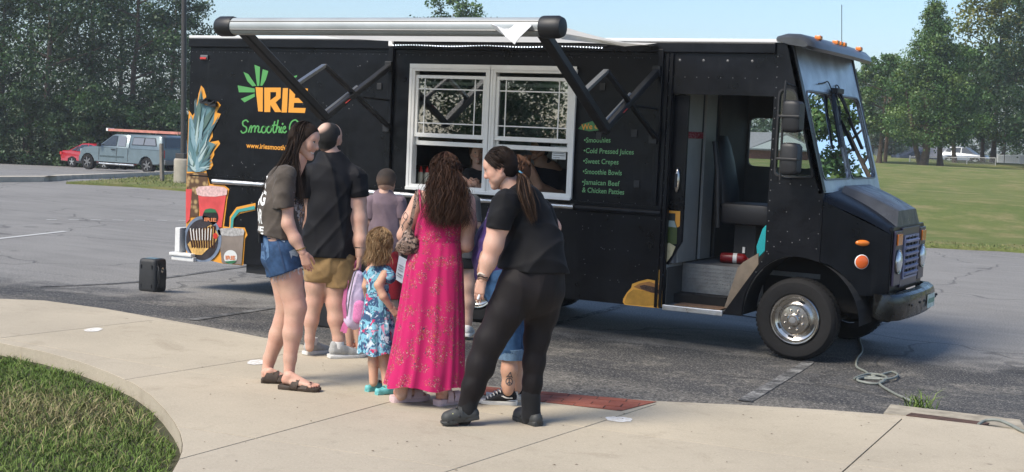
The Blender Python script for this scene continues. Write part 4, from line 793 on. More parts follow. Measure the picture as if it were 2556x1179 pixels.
text_on_side('IRIE', (440 + 176/2.404, 200 + 846/2.404), (440 + 248/2.404, 200 + 850/2.404), 9, mat('logo_orange', (.6, .2, .08), .4), -.022, wrap, bold=.03)
decal('straw', [[(328, 905), (332, 828), (368, 778), (475, 754), (475, 776), (382, 792), (348, 835), (342, 905)]], mat('straw_teal', (.05, .3, .27), .4), 6, wrap, *Z4)
CUPB = mat('cup_brown', (.2, .165, .14), .4, var=(5, .2)); decal('cup', [[(258, 910), (412, 912), (396, 1106), (278, 1096)]], CUPB, 7, wrap, *Z4); decal('cup_lid', [[(252, 902), (275, 890), (340, 886), (405, 892), (416, 905), (408, 932), (340, 938), (262, 930)]], mat('lid_grey', (.36, .35, .34), .3, var=(40, .4)), 8, wrap, *Z4)
decal('cup_logo', [ell(332, 1062, 40, 42)], mat('logo_white', (.6, .62, .6), .4), 9, wrap, *Z4); decal('cup_logo', [ell(332, 1078, 36, 24, 14, .2, math.pi - .2) + []], mat('logo_green', (.03, .14, .06), .4), 10, wrap, *Z4)
text_on_side('IRIE', (440 + 304/2.404, 200 + 1076/2.404), (440 + 362/2.404, 200 + 1078/2.404), 10, mat('logo_orange', (.6, .2, .08), .4), -.0245, wrap, bold=.03)
decal('plate', [[(max(60, x), min(1090, y)) for x, y in ell(165, 955, 112, 140, 36)]], mat('plate_blue', (.15, .19, .26), .25, var=(6, .3)), 8, wrap, *Z4); decal('plate', [[(max(62, x), min(1085, y)) for x, y in ell(162, 958, 96, 122, 36)]], mat('plate_dark', (.035, .03, .035), .25, var=(8, .4)), 9, wrap, *Z4)
decal('crepe', [[(75, 985), (150, 905), (215, 868), (240, 890), (262, 935), (235, 985), (190, 1020), (160, 1050), (105, 1045)]], mat('crepe_yellow', (.55, .33, .1), .4, var=(24, .4)), 10, wrap, *Z4)
ch = [[(80+i*17, 880 - i*4 + 30), (92+i*17, 870 - i*3 + 28), (112+i*14, 1000 + i*1), (102+i*14, 1010)] for i in range(10)]; decal('chocolate_drizzle', ch, mat('chocolate', (.045, .018, .01), .2), 11, wrap, *Z4); decal('crepe_cream', [[(90+i*18, 890 + (i % 3)*8), (96+i*18, 888), (104+i*16, 960), (99+i*16, 962)] for i in range(8)], mat('cream', (.65, .62, .58), .4), 12, wrap, *Z4); decal('strawberry', [ell(243, 935, 14, 18, 10)], mat('berry', (.5, .03, .02), .3), 12, wrap, *Z4)
# patty by the door and the bottle on the door leaf
Z5 = (1540, 500, 4.066)
pat = decal('wrap_graphic', [[(60, 1035), (65, 1000), (100, 940), (145, 890), (155, 850), (220, 825), (310, 802), (420, 820), (425, 790), (400, 765), (405, 725), (440, 700), (466, 698), (455, 1080), (430, 1098), (80, 1062)]], mat('vinyl_amber', (.85, .42, .06), .42), 1, side, *Z5)
decal('patty', [[(75, 1040), (110, 950), (170, 905), (300, 925), (450, 975), (448, 1060), (300, 1072), (90, 1055)]], mat('pastry', (.5, .25, .035), .4, var=(7, .35), bmp=(6, .3)), 2, pat, *Z5); decal('patty', [[(172, 880), (230, 845), (330, 825), (450, 870), (452, 960), (350, 940), (240, 905)]], mat('pastry_dark', (.38, .16, .04), .5, var=(9, .3)), 3, pat, *Z5)
decal('patty_filling', [[(232, 870), (280, 858), (380, 880), (452, 925), (450, 952), (350, 935), (250, 900)]], mat('filling', (.07, .035, .02), .7, var=(60, .8)), 4, pat, *Z5); decal('spice', [ell(452, 755, 18, 28, 12), [(440, 800), (462, 800), (458, 860), (446, 860)]], mat('spice_grey', (.3, .36, .42), .4, var=(30, .5)), 3, pat, *Z5)
def decal_door(name, polys, m, layer):
    mb = MB()
    for p in polys: q = [onY(1540 + x/4.066, 500 + y/4.066, .072) for x, y in p]; mb.sheet([(a[0], a[2]) for a in q], lambda a, b: (a, .0735 - .0022*layer, b))
    return tb(name, mb, m, door)
decal_door('door_graphic', [[(505, 105), (643, 112), (638, 262), (620, 275), (500, 270)]], ORANGE, 1); decal_door('juice_bottle', [[(505, 200), (590, 205), (612, 280), (606, 445), (500, 450)]], mat('juice_green', (.07, .1, .025), .35, var=(5, .2)), 2); decal_door('bottle_cap', [[(510, 130), (595, 135), (592, 208), (508, 200)]], mat('logo_black', (.012, .012, .012), .4), 3); decal_door('bottle_neck', [[(508, 205), (585, 210), (606, 278), (505, 265)]], mat('bottle_neck', (.3, .36, .33), .2), 3)
decal_door('wrap_food', [[(492, 460), (530, 430), (598, 470), (560, 560), (490, 650)]], mat('wrap_cream', (.6, .5, .28), .5, var=(9, .3)), 4); decal_door('wrap_tomato', [[(490, 425), (515, 420), (512, 470), (490, 478)]], mat('berry', (.5, .03, .02), .3), 5)
# notice on the right-hand window, scribbled
p0 = onY(1379, 364, .034); p1 = onY(1412, 399, .034); nt_ = tb('notice', MB().box(p0[0], p1[0], .033, .036, p1[2], p0[2]), mat('paper', (.62, .64, .64), .8, var=(30, .08)))
mb = MB()
for i in range(5): z = p0[2] - .03 - i*.022; mb.box(p0[0]+.015, p0[0] + .06 + .09*random.random(), .0322, .0329, z-.003, z+.003)
tb('notice_print', mb, mat('ink', (.16, .16, .17), .8), nt_)
# ================================================================== TREES
def leaf_mat():
    m = bpy.data.materials.new('leaf'); m.use_nodes = True; nt = m.node_tree; nt.nodes.clear(); MATS['leaf'] = m
    a = nd(nt, 'ShaderNodeAttribute', attribute_name='Col'); d = nd(nt, 'ShaderNodeBsdfDiffuse'); t = nd(nt, 'ShaderNodeBsdfTranslucent'); g = nd(nt, 'ShaderNodeBsdfGlossy'); g.inputs['Roughness'].default_value = .45
    c2 = mixc(nt, 1., a.outputs['Color'], (1.25, 1.35, .6), 'MULTIPLY'); nt.links.new(a.outputs['Color'], d.inputs[0]); nt.links.new(c2, t.inputs[0]); g.inputs[0].default_value = (.6, .7, .6, 1)
    x = nd(nt, 'ShaderNodeMixShader'); x.inputs[0].default_value = .28; nt.links.new(d.outputs[0], x.inputs[1]); nt.links.new(t.outputs[0], x.inputs[2])
    y = nd(nt, 'ShaderNodeMixShader'); y.inputs[0].default_value = .05; nt.links.new(x.outputs[0], y.inputs[1]); nt.links.new(g.outputs[0], y.inputs[2])
    o = nd(nt, 'ShaderNodeOutputMaterial'); nt.links.new(y.outputs[0], o.inputs[0]); return m
LEAF = leaf_mat(); BARK = mat('bark', (.095, .07, .05), .95, var=(4, .4), bmp=(12, .7, .05))
def leaves(cen, rad_, per, size, cols, rng):
    "leaf-sized kites scattered through clumps"
    n = len(cen)*per; c = np.repeat(cen, per, 0); r = np.repeat(rad_, per)
    d = rng.normal(0, 1, (n, 3)); d /= np.linalg.norm(d, axis=1)[:, None]; rr = rng.random(n)**.45
    p = c + d*(r*rr)[:, None]*np.array([1, 1, .62]); p[:, 2] -= (r*.25*np.abs(rng.normal(0, 1, n)))
    nrm = d*.6 + rng.normal(0, .6, (n, 3)) + np.array([0, 0, .55]); nrm /= np.linalg.norm(nrm, axis=1)[:, None]
    a = np.cross(nrm, rng.normal(0, 1, (n, 3))); a /= np.linalg.norm(a, axis=1)[:, None]; b = np.cross(nrm, a); s = (size*rng.uniform(.6, 1.3, n))[:, None]
    V = np.stack([p + a*s*.62, p + b*s*.36 - nrm*s*.08, p - a*s*.5, p - b*s*.36 - nrm*s*.08], 1).reshape(-1, 3); F = np.arange(4*n).reshape(-1, 4)
    cc = np.array(cols)[np.repeat(rng.integers(0, len(cols), len(cen)), per)]*np.repeat(rng.uniform(.7, 1.3, len(cen)), per)[:, None]*rng.uniform(.75, 1.25, (n, 1)); return V, F, np.repeat(cc, 4, 0)
def prof_round(h): return np.sqrt(np.clip(1 - (2*h - .86)**2/1.32, .02, 1))
def prof_cone(h): return (1 - h)**.75*(.55 + .45*np.minimum(1, h*6)) + .04
def prof_tall(h): return np.clip(np.minimum(1, .45 + h*2.2)*(1 - .75*h**2.2), .05, 1)
def tree(base, H, R, label, cols, nclump=150, per=70, size=.24, prof=prof_round, tr=.2, c0=.25, seed=1, group=None, kind='tree', fork=False, limbs=12, cat='tree', lump=.115):
    rng = np.random.default_rng(seed); b = np.array(base, float); t = thing(kind, label, cat, b, group)
    mb = MB(); k = 8; wob = rng.normal(0, tr*.5, (k, 2)).cumsum(0)*.6; wob[0] = 0; hs = np.linspace(-.02, .88, k)*H
    pts = [b + np.array([wob[i, 0], wob[i, 1], hs[i]]) for i in range(k)]
    mb.tube(pts, [tr*(1.45 if i == 0 else 1)*(1 - .86*i/(k-1)) for i in range(k)], 9)
    if fork: mb.tube([b + np.array([-.05, 0, .1]), b - RIGHT*.5 + UP*H*.12, b - RIGHT*1.0 + UP*H*.3, b - RIGHT*1.6 + UP*H*.5], [tr*.7, tr*.6, tr*.45, tr*.2], 8)
    cen = []; rad_ = []
    for i in range(limbs):
        h = c0 + (1-c0)*(.02 + .8*(i + rng.random()*.6)/limbs); hh = (h-c0)/(1-c0); L = R*prof(np.array(hh + .08))*rng.uniform(.75, 1.05); az = i*2.4 + rng.uniform(-.5, .5); p0 = np.array([np.interp(h*H, hs, [q[j] for q in pts]) for j in range(3)])
        dv = np.array([math.cos(az), math.sin(az), rng.uniform(.15, .6)]); e = p0 + dv*L; m_ = p0 + dv*L*.5 + np.array([0, 0, -.03*L]); r0 = tr*.42*(1 - .6*hh); mb.tube([p0, m_, e], [r0, r0*.6, r0*.15], 5)
        for s in (.45, .7, .9, 1.): cen.append(p0 + dv*L*s + rng.normal(0, .08*R, 3)); rad_.append(H*lump*rng.uniform(.55, 1.)*(1.1 - .35*hh))
    while len(cen) < nclump:
        hh = rng.random(); az = rng.uniform(0, 2*math.pi); lob = 1 + .22*math.sin(az*3 + seed + hh*5) + .12*math.sin(az*5 + 2*seed); rr = R*float(prof(np.array(hh)))*lob*rng.random()**.38
        cen.append(b + np.array([rr*math.cos(az), rr*math.sin(az), H*(c0 + (1-c0)*hh)]) + np.r_[np.interp(hh*H, hs, wob[:, 0]), np.interp(hh*H, hs, wob[:, 1]), 0]); rad_.append(H*lump*rng.uniform(.4, .85)*(1.05 - .45*hh))
    build('trunk', mb, BARK, t, sm=60)
    V, F, C = leaves(np.array(cen), np.array(rad_), per, size, cols, rng); arr_mesh('crown', V, F, LEAF, parent=t, col=C); return t
DK = [(.024, .055, .02), (.032, .07, .023), (.046, .09, .03), (.019, .042, .017)]; MD = [(.068, .135, .038), (.09, .16, .046), (.054, .112, .033), (.125, .185, .052)]
YG = [(.15, .165, .03), (.2, .19, .035), (.1, .13, .03), (.13, .15, .03)]; HZ = [(.085, .125, .08), (.1, .14, .085), (.07, .11, .07)]  # HZ: paler, bluer leaf greens with distance haze painted into the colour
def tg(u, v, D):  # ground point below a measured direction at a given distance
    p = at(u, v, D); p[2] = float(G(p[0], p[1])); return p
LT = [(-330, 95, 17, 5.2), (-150, 92, 18, 5.), (10, 96, 17, 4.8), (120, 90, 16, 4.6), (225, 99, 19, 5.), (330, 93, 17.5, 4.6), (425, 100, 13.8, 3.0), (70, 112, 20, 5.5), (300, 116, 20, 5.5)]
LLAB = ['tall dark tree beyond the road, outermost to the left', 'tall dark tree near the left border of the wood', 'dark leafy tree behind and left of the red sedan', 'dark tree with an open trunk rising above the red sedan', 'tallest dark tree standing above the blue pickup cab', 'dark tree above the camper shell of the pickup', 'smaller looser tree beside the lamp post with sky beyond it', 'dark tree in the second row behind the red sedan', 'dark tree in the second row behind the pickup roof']
for i, ((u, D, H, R), lb) in enumerate(zip(LT, LLAB)): tree(tg(u, 420, D), H, R, lb, DK, 170, 105, .19, prof_tall if i != 6 else prof_round, .26, .12 if i != 3 else .2, 20+i, 'dark trees along the road on the left')
BL = ['dark bush at the far left under the trees', 'dark bush left of the red sedan', 'dark bush right behind the red sedan', 'dark bush behind the pickup bonnet', 'dark bush behind the pickup cab', 'dark bush behind the ladder on the pickup', 'dark bush by the lamp post']
for i, u in enumerate((-60, 60, 150, 215, 290, 370, 450)): tree(tg(u, 415, 87 + (i % 3)*1.5), 4.2 + (i % 2)*.9, 3.1, BL[i], DK, 110, 100, .16, prof_round, .08, .02, 60+i, 'dark bushes under the left trees', 'bush', limbs=6, cat='bush', lump=.2)
tree(tg(1105, 420, 110), 14.2, 3.7, 'tree whose crown tip shows above the middle of the truck roof', DK + MD, 150, 75, .22, prof_round, .25, .3, 81)
tree(tg(2300, 422, 100), 12.0, 3.5, 'tall pointed tree with a forked grey trunk on the lawn', MD, 260, 100, .155, prof_cone, .3, .17, 82, 'trees on the lawn to the right', fork=True)
tree(tg(2347, 422, 101), 9.0, 3.0, 'rounder tree with a dark leaning limb beside the forked trunk', MD[:3] + DK[2:3], 160, 100, .155, prof_round, .22, .24, 83, 'trees on the lawn to the right')
tree(tg(2386, 408, 113), 9.8, 3.4, 'slim dark tree in front of the silver car', DK[1:3] + MD[:2], 170, 75, .21, prof_round, .2, .27, 84, 'trees on the lawn to the right')
tree(tg(2478, 405, 118), 16.0, 4.0, 'tall yellow green tree rising at the upper right', YG, 120, 60, .3, prof_round, .25, .45, 85, 'trees on the lawn to the right')
tree(tg(2452, 408, 116), 10.2, 3.8, 'dark tree with a few yellow leaves beside the flag', DK[1:3] + MD[:2] + [(.11, .12, .03)], 150, 70, .22, prof_round, .2, .24, 86, 'trees on the lawn to the right')
tree(tg(2575, 405, 108), 15.5, 5.0, 'large dark evergreen at the right border', DK, 220, 80, .22, prof_tall, .3, .14, 87, 'trees on the lawn to the right')
tree(tg(2690, 405, 112), 15, 5., 'large dark tree beyond the right border', DK, 180, 70, .25, prof_tall, .3, .14, 88, 'trees on the lawn to the right')
tree(tg(2193, 417, 106), 8.4, 3.0, 'mid green tree hiding the upper part of the utility pole', MD, 170, 80, .2, prof_round, .2, .3, 89, 'trees on the lawn to the right')
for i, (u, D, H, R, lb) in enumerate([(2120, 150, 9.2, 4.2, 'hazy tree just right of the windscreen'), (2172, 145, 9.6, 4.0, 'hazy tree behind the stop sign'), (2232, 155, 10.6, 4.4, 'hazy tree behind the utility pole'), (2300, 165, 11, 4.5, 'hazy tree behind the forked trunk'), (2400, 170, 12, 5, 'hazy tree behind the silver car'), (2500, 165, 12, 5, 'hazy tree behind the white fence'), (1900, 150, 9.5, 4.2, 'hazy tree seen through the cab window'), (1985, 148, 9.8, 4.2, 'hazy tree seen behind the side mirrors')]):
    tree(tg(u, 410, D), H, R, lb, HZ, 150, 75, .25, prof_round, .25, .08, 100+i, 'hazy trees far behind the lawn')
tree((-17.5, -25.5, .2), 7.4, 2.7, 'tree behind the photographer mirrored in the serving windows', DK + MD, 250, 150, .11, prof_round, .18, .10, 120, lump=.15)
for i, (x, y, H) in enumerate(((9, 40, 11), (13.5, 41, 13), (19, 43, 12), (25, 42, 13))): tree((x, y, float(G(x, y))), H, 3.8, ['tree beyond the lawn mirrored at the left of the windscreen', 'tree beyond the lawn mirrored in the middle of the windscreen', 'tree beyond the lawn mirrored at the right of the windscreen', 'outermost tree beyond the lawn on the right'][i], MD, 110, 110, .2, prof_tall, .2, .12, 130+i, 'trees beyond the right border')
# ================================================================== STREET THINGS
def base_on(u, v, D): p = at(u, v, D); p[2] = float(G(p[0], p[1])); return p
lp = base_on(456, 462, 42); pole_t = thing('lamp_post', 'dark lamp post on a round concrete footing behind the truck', 'lamp post', lp)
build('footing', MB().lathe([(.27, -.05), (.275, .0), (.275, .70), (.262, .745), (.24, .76), (.001, .76)], lp, n=30), mat('footing_concrete', (.34, .305, .25), .9, var=(3, .2), bmp=(40, .3)), pole_t, sm=40)
build('base_cover', MB().box(lp[0]-.17, lp[0]+.17, lp[1]-.17, lp[1]+.17, lp[2]+.762, lp[2]+.92), mat('bronze', (.05, .046, .042), .5, .2), pole_t, bev=.02)
tip = lp + UP*8.6 - RIGHT*.16; build('pole', MB().tube([lp + UP*.93 , tip], [.085, .07], 14), mat('bronze', (.05, .046, .042), .5, .2), pole_t, sm=60); build('lamp_head', MB().box(tip[0]-.2, tip[0]+.2, tip[1]-.9, tip[1], tip[2], tip[2]+.16), mat('bronze', (.05, .046, .042), .5, .2), pole_t, bev=.03)
pb = base_on(405, 444, 43.5); p1_ = pb + UP*1.2 - RIGHT*.05; tag(build('marker_post', MB().bar(pb - UP*.03, p1_, .11, .11, (1, 0, 0), .012), mat('post_wood', (.19, .165, .14), .85, var=(9, .2))), 'short weathered post on the grass island', 'post')
class Fr:
    def __init__(s, o, fwd): s.o = np.array(o, float); s.x = np.array([fwd[0], fwd[1], 0.]); s.x /= np.linalg.norm(s.x); s.y = np.array([-s.x[1], s.x[0], 0]); s.pitch = 0
    def __call__(s, x, y, z): return s.o + s.x*x + s.y*y + UP*z
def fbox(F_, x0, x1, y0, y1, z0, z1, mb=None):
    mb = mb or MB(); return mb.add([F_(x, y, z) for x in (x0, x1) for y in (y0, y1) for z in (z0, z1)], [(0, 1, 3, 2), (4, 6, 7, 5), (0, 4, 5, 1), (2, 3, 7, 6), (0, 2, 6, 4), (1, 5, 7, 3)])
def wheels_of(F_, xs, ys, r, w, t, rimm, spokes=5):
    for x in xs:
        for y, s in ys:
            c = F_(x, y, r); ax_ = F_.y*s; wh = build('wheel', MB().lathe([(r*.6, -w), (r*.95, -w), (r, -w*.8), (r, -w*.2), (r*.95, 0), (r*.62, .0), (r*.6, -.02)], c, ax_, 26), RUBBER, t, sm=40)
            build('rim', MB().lathe([(r*.64, .004), (r*.6, -.005), (r*.56, -.05), (.001, -.06)], c, ax_, 22), FLATBLK, wh, sm=40)
            for k in range(spokes):
                a = 2*math.pi*k/spokes + .3; d = F_.x*math.cos(a) + UP*math.sin(a); build('spoke', MB().bar(c + d*r*.05 + ax_*-.01, c + d*r*.6 + ax_*-.012, r*.17, .03, ax_), rimm, wh)
            build('hub', MB().lathe([(r*.17, -.02), (r*.15, .008), (.001, .01)], c, ax_, 12), rimm, wh, sm=40)
def loft_side(F_, prof, halfw, inset, zb, mb=None):
    "side profile lofted across the width; points above zb lean inwards"
    mb = mb or MB(); top = max(z for x, z in prof); rings = []
    for s, k in ((-1, .0), (-1, .04), (-1, .10), (1, .10), (1, .04), (1, .0)):
        ring = []; cx_ = sum(x for x, z in prof)/len(prof)
        for x, z in prof:
            lean = inset*max(0, (z - zb)/(top - zb)); e = {0.: .06, .04: .018, .10: 0}[k]; y = s*(halfw - lean - k); ring.append(F_(x + (-e if x > cx_ else e), y, z - e*.8*(1 if z > .6 else -1)))
        rings.append(ring)
    return mb.loft(rings)
def quad(F_, pts, y_of, off, mb=None):
    mb = mb or MB(); p = [F_(x, y_of(z) + off, z) for x, z in pts]; return mb.add(p, [tuple(range(len(p)))])
CARGLASS = mat('car_glass', (.02, .025, .028), .08, spec=.8); GLASSGREY = mat('shell_glass', (.16, .17, .19), .15, spec=.7)
# pickup with a camper shell
TEAL = mat('pickup_teal', (.125, .165, .18), .32, .35, var=(3, .1), coat=.4)
fwp, rwp = tg(217, 432, 70.), tg(366, 430, 67.9); F1 = Fr((fwp + rwp)/2, fwp - rwp); F1.o[2] = float(G(F1.o[0], F1.o[1]))
pk = thing('pickup_truck', 'blue grey pickup with a camper shell parked behind the kerb', 'pickup truck', F1.o)
hw = .96; hx = np.linalg.norm((fwp-rwp)[:2])/2
def archp(cx_, r, zc, n=8): return [(cx_ + r*math.cos(a), zc + r*math.sin(a)) for a in np.linspace(0, math.pi, n)]
lower = [(2.55, .42), (2.62, .75), (2.55, 1.06), (2.35, 1.15), (1.3, 1.24), (-3.05, 1.22), (-3.08, .55), (-2.9, .45)] + archp(-hx, .48, .42)[::-1] + archp(hx, .48, .42)[::-1]
# the body faces the camera with its +y side if +y points towards the camera
ys = 1 if np.dot(F1.y, CC - F1.o) > 0 else -1; F1.o = F1.o - F1.y*ys*.93; pk.location = tuple(F1.o)
build('body', loft_side(F1, lower, hw, .05, .9), TEAL, pk, sm=35)
build('cab', loft_side(F1, [(1.36, 1.225), (.52, 1.80), (.30, 1.86), (-.75, 1.87), (-.80, 1.22)], hw-.03, .2, 1.22), TEAL, pk, sm=35)
build('camper_shell', loft_side(F1, [(-.84, 1.225), (-.80, 1.84), (-.70, 1.88), (-2.78, 1.90), (-2.95, 1.82), (-3.06, 1.225)], hw-.02, .12, 1.22), TEAL, pk, sm=35)
yw = lambda k, ins, zt: (lambda z: ys*(k - ins*max(0, (z-1.22)/(zt-1.22))))
build('window', quad(F1, [(1.12, 1.27), (.46, 1.74), (.30, 1.77), (.10, 1.77), (.06, 1.27)], yw(hw-.03, .2, 1.87), ys*.012), CARGLASS, pk); build('window', quad(F1, [(-.06, 1.27), (-.03, 1.77), (-.45, 1.77), (-.55, 1.70), (-.58, 1.27)], yw(hw-.03, .2, 1.87), ys*.012), GLASSGREY, pk)
wf_ = build('shell_window', quad(F1, [(-1.0, 1.36), (-1.08, 1.75), (-2.55, 1.75), (-2.68, 1.36)], yw(hw-.02, .12, 1.9), ys*.012), FLATBLK, pk); build('pane', quad(F1, [(-1.05, 1.39), (-1.1, 1.72), (-1.82, 1.72), (-1.78, 1.39)], yw(hw-.02, .12, 1.9), ys*.018), GLASSGREY, wf_); build('pane', quad(F1, [(-1.85, 1.39), (-1.89, 1.72), (-2.52, 1.72), (-2.63, 1.39)], yw(hw-.02, .12, 1.9), ys*.018), GLASSGREY, wf_)
build('rear_window', MB().add([F1(-3.03, y, z) + F1.x*(-.05 - .0) + F1.x*(.10*(z-1.3)/.5) for y, z in ((-.72, 1.3), (.72, 1.3), (.66, 1.78), (-.66, 1.78))], [(0, 1, 2, 3)]), CARGLASS, pk)
build('windshield', MB().add([F1(x, y, z) + F1.x*.012 + UP*.012 for x, y, z in ((1.32, -.85, 1.25), (1.32, .85, 1.25), (.55, .74, 1.78), (.55, -.74, 1.78))], [(0, 1, 2, 3)]), CARGLASS, pk)
for x in (1.22, .0, -.78): build('door_seam', fbox(F1, x-.012, x+.012, ys*(hw+.001), ys*(hw+.004), .52, 1.2), FLATBLK, pk)
build('side_moulding', fbox(F1, -.5, 1.15, ys*(hw+.001), ys*(hw+.016), .70, .77), mat('moulding_teal', (.05, .075, .08), .4), pk); build('handle', fbox(F1, .12, .36, ys*(hw+.002), ys*(hw+.03), 1.06, 1.11), FLATBLK, pk)
build('tail_light', fbox(F1, -3.10, -2.98, ys*.78, ys*(hw+.008), .80, 1.18), REDL, pk); build('side_mirror', fbox(F1, 1.0, 1.16, ys*(hw+.03), ys*(hw+.22), 1.2, 1.38), FLATBLK, pk, bev=.03); build('rear_bumper', fbox(F1, -3.25, -3.09, -.9, .9, .48, .72), mat('clamp_grey', (.16, .16, .16), .4, .4), pk, bev=.03); build('front_bumper', fbox(F1, 2.5, 2.72, -.9, .9, .40, .70), mat('bumper_grey', (.1, .12, .13), .4), pk, bev=.04); build('headlight', fbox(F1, 2.42, 2.60, ys*.62, ys*(hw-.06), .82, 1.04), mat('headlight_glass', (.75, .78, .8), .12, .55, coat=1.), pk, bev=.02); build('step_bar', MB().tube([F1(1.2, ys*.93, .36), F1(-1.2, ys*.93, .36)], .05, 8), ALU, pk, sm=60)
wheels_of(F1, (hx, -hx), ((ys*.93, ys), (-ys*.93, -ys)), .40, .26, pk, mat('rim_grey', (.2, .2, .2), .4, .5), 6)
for x in (-.3, -2.4): build('roof_rack', fbox(F1, x-.04, x+.04, -.7, .7, 1.9, 1.985), FLATBLK, pk)
ld = thing('ladder', 'faded orange ladder lying on the pickup roof rack', 'ladder', F1(0, 0, 2.0))
FGL = mat('ladder_orange', (.5, .2, .15), .6, var=(4, .3))
for y in (.36, .74): build('rail', fbox(F1, .82, -3.9, ys*y-.02, ys*y+.02, 1.987, 2.105), FGL, ld)
for x in np.arange(.6, -3.8, -.33): build('rung', MB().tube([F1(x, ys*.38, 2.045), F1(x, ys*.72, 2.045)], .017, 6), ALU, ld)
build('ladder_foot', fbox(F1, .83, .95, ys*.34, ys*.76, 1.99, 2.13), WHITEP, ld)
# generic cars
def car(name, label, cat, F_, prof, green, wheels_x, hw, paint, rimm, r=.34, inset=.2, zb=.9, spokes=5, wins=(), lamp=None, group=None):
    t = thing(name, label, cat, F_.o, group); ys = 1 if np.dot(F_.y, CC - F_.o) > 0 else -1
    build('body', loft_side(F_, prof, hw, .06, .6), paint, t, sm=35); gt = max(z for x, z in green); gb = min(z for x, z in green); build('cabin', loft_side(F_, green, hw-.04, inset, gb), paint, t, sm=35)
    yv = lambda z: ys*(hw - .04 - inset*max(0, (z-gb)/(gt-gb)))
    for w_ in wins: build('window', quad(F_, w_, yv, ys*.014), CARGLASS, t)
    build('sill', fbox(F_, wheels_x[1]+.4, wheels_x[0]-.4, ys*(hw+.002), ys*(hw+.02), .28, .42), FLATBLK, t); wheels_of(F_, wheels_x, ((ys*(hw-.03), ys), (-ys*(hw-.03), -ys)), r, .22, t, rimm, spokes)
    for x0, x1, z0, z1, m_ in (lamp or []): build('tail_light' if m_ is REDL else 'headlight', fbox(F_, x0, x1, ys*(hw-.25), ys*(hw+.012), z0, z1), m_, t)
    return t
o2 = tg(179, 431, 82.); F2 = Fr(o2 + np.array([0, 0, 0]), -F1.x*1 + 0*F1.y); F2.o = o2 + F2.x*1.33; F2.o = F2.o + F2.y*(-.85 if np.dot(F2.y, CC - F2.o) > 0 else .85)
RED = mat('car_red', (.36, .012, .022), .25, coat=.6)
HLG = MATS['headlight_glass']
car('sedan', 'red sedan half hidden behind the pickup bonnet', 'car', F2, [(2.2, .3), (2.28, .6), (2.1, .78), (1.0, .92), (-1.5, 1.0), (-2.2, .98), (-2.32, .75), (-2.25, .35)] + archp(-1.33, .38, .33)[::-1] + archp(1.33, .38, .33)[::-1], [(1.05, .90), (.25, 1.40), (-.2, 1.47), (-.75, 1.44), (-1.75, .98)], (1.33, -1.33), .9, RED, mat('rim_silver', (.6, .6, .6), .3, .9), .33, wins=[[(.85, .97), (.2, 1.37), (-.1, 1.40), (-.12, .97)], [(-.2, .97), (-.18, 1.40), (-.7, 1.37), (-1.05, .99)], [(-1.12, 1.0), (-.82, 1.33), (-1.45, 1.02)]], lamp=[(-2.3, -2.15, .72, .9, REDL)])
w1, w2 = tg(2433, 410, 129.), tg(2368, 412, 130.2); F3 = Fr((w1+w2)/2, w1 - w2); F3.o[2] = float(at(2400, 411.5, 129.5)[2]); hx3 = np.linalg.norm((w1-w2)[:2])/2; F3.o = F3.o + F3.y*(-.9 if np.dot(F3.y, CC - F3.o) > 0 else .9)
car('suv', 'silver car parked beyond the chain link fence', 'car', F3, [(2.1, .35), (2.2, .65), (2.0, .95), (1.1, 1.05), (-1.9, 1.08), (-2.05, .9), (-2.1, .5), (-2.0, .35)] + archp(-hx3, .44, .38)[::-1] + archp(hx3, .44, .38)[::-1], [(1.15, 1.03), (.3, 1.60), (-.3, 1.68), (-1.3, 1.64), (-1.95, 1.08)], (hx3, -hx3), .92, mat('car_silver', (.2, .215, .23), .3, .6, coat=.3), mat('rim_silver', (.6, .6, .6), .3, .9), .38, wins=[[(.95, 1.1), (.3, 1.55), (-.1, 1.58), (-.1, 1.1)], [(-.2, 1.1), (-.2, 1.58), (-.9, 1.56), (-1.0, 1.12)], [(-1.1, 1.14), (-1.0, 1.54), (-1.35, 1.5), (-1.6, 1.2)]], lamp=[(-2.08, -1.9, .85, 1.05, REDL)])
w3 = tg(2283, 410, 134.); F4 = Fr(w3, RIGHT*1. + AWAY*.2); F4.o[2] = float(at(2283, 412, 134)[2])
car('sedan', 'dark car partly hidden behind the forked tree trunk', 'car', F4, [(2.1, .3), (2.2, .6), (2.0, .8), (1.0, .9), (-1.5, .95), (-2.1, .9), (-2.2, .35)] + archp(-1.3, .38, .33)[::-1] + archp(1.3, .38, .33)[::-1], [(1.05, .88), (.3, 1.35), (-.7, 1.38), (-1.6, .93)], (1.3, -1.3), .88, mat('car_dark', (.03, .035, .05), .25, coat=.5), mat('rim_silver', (.6, .6, .6), .3, .9), .33, wins=[[(.85, .95), (.25, 1.30), (-.6, 1.32), (-1.2, .97)]])
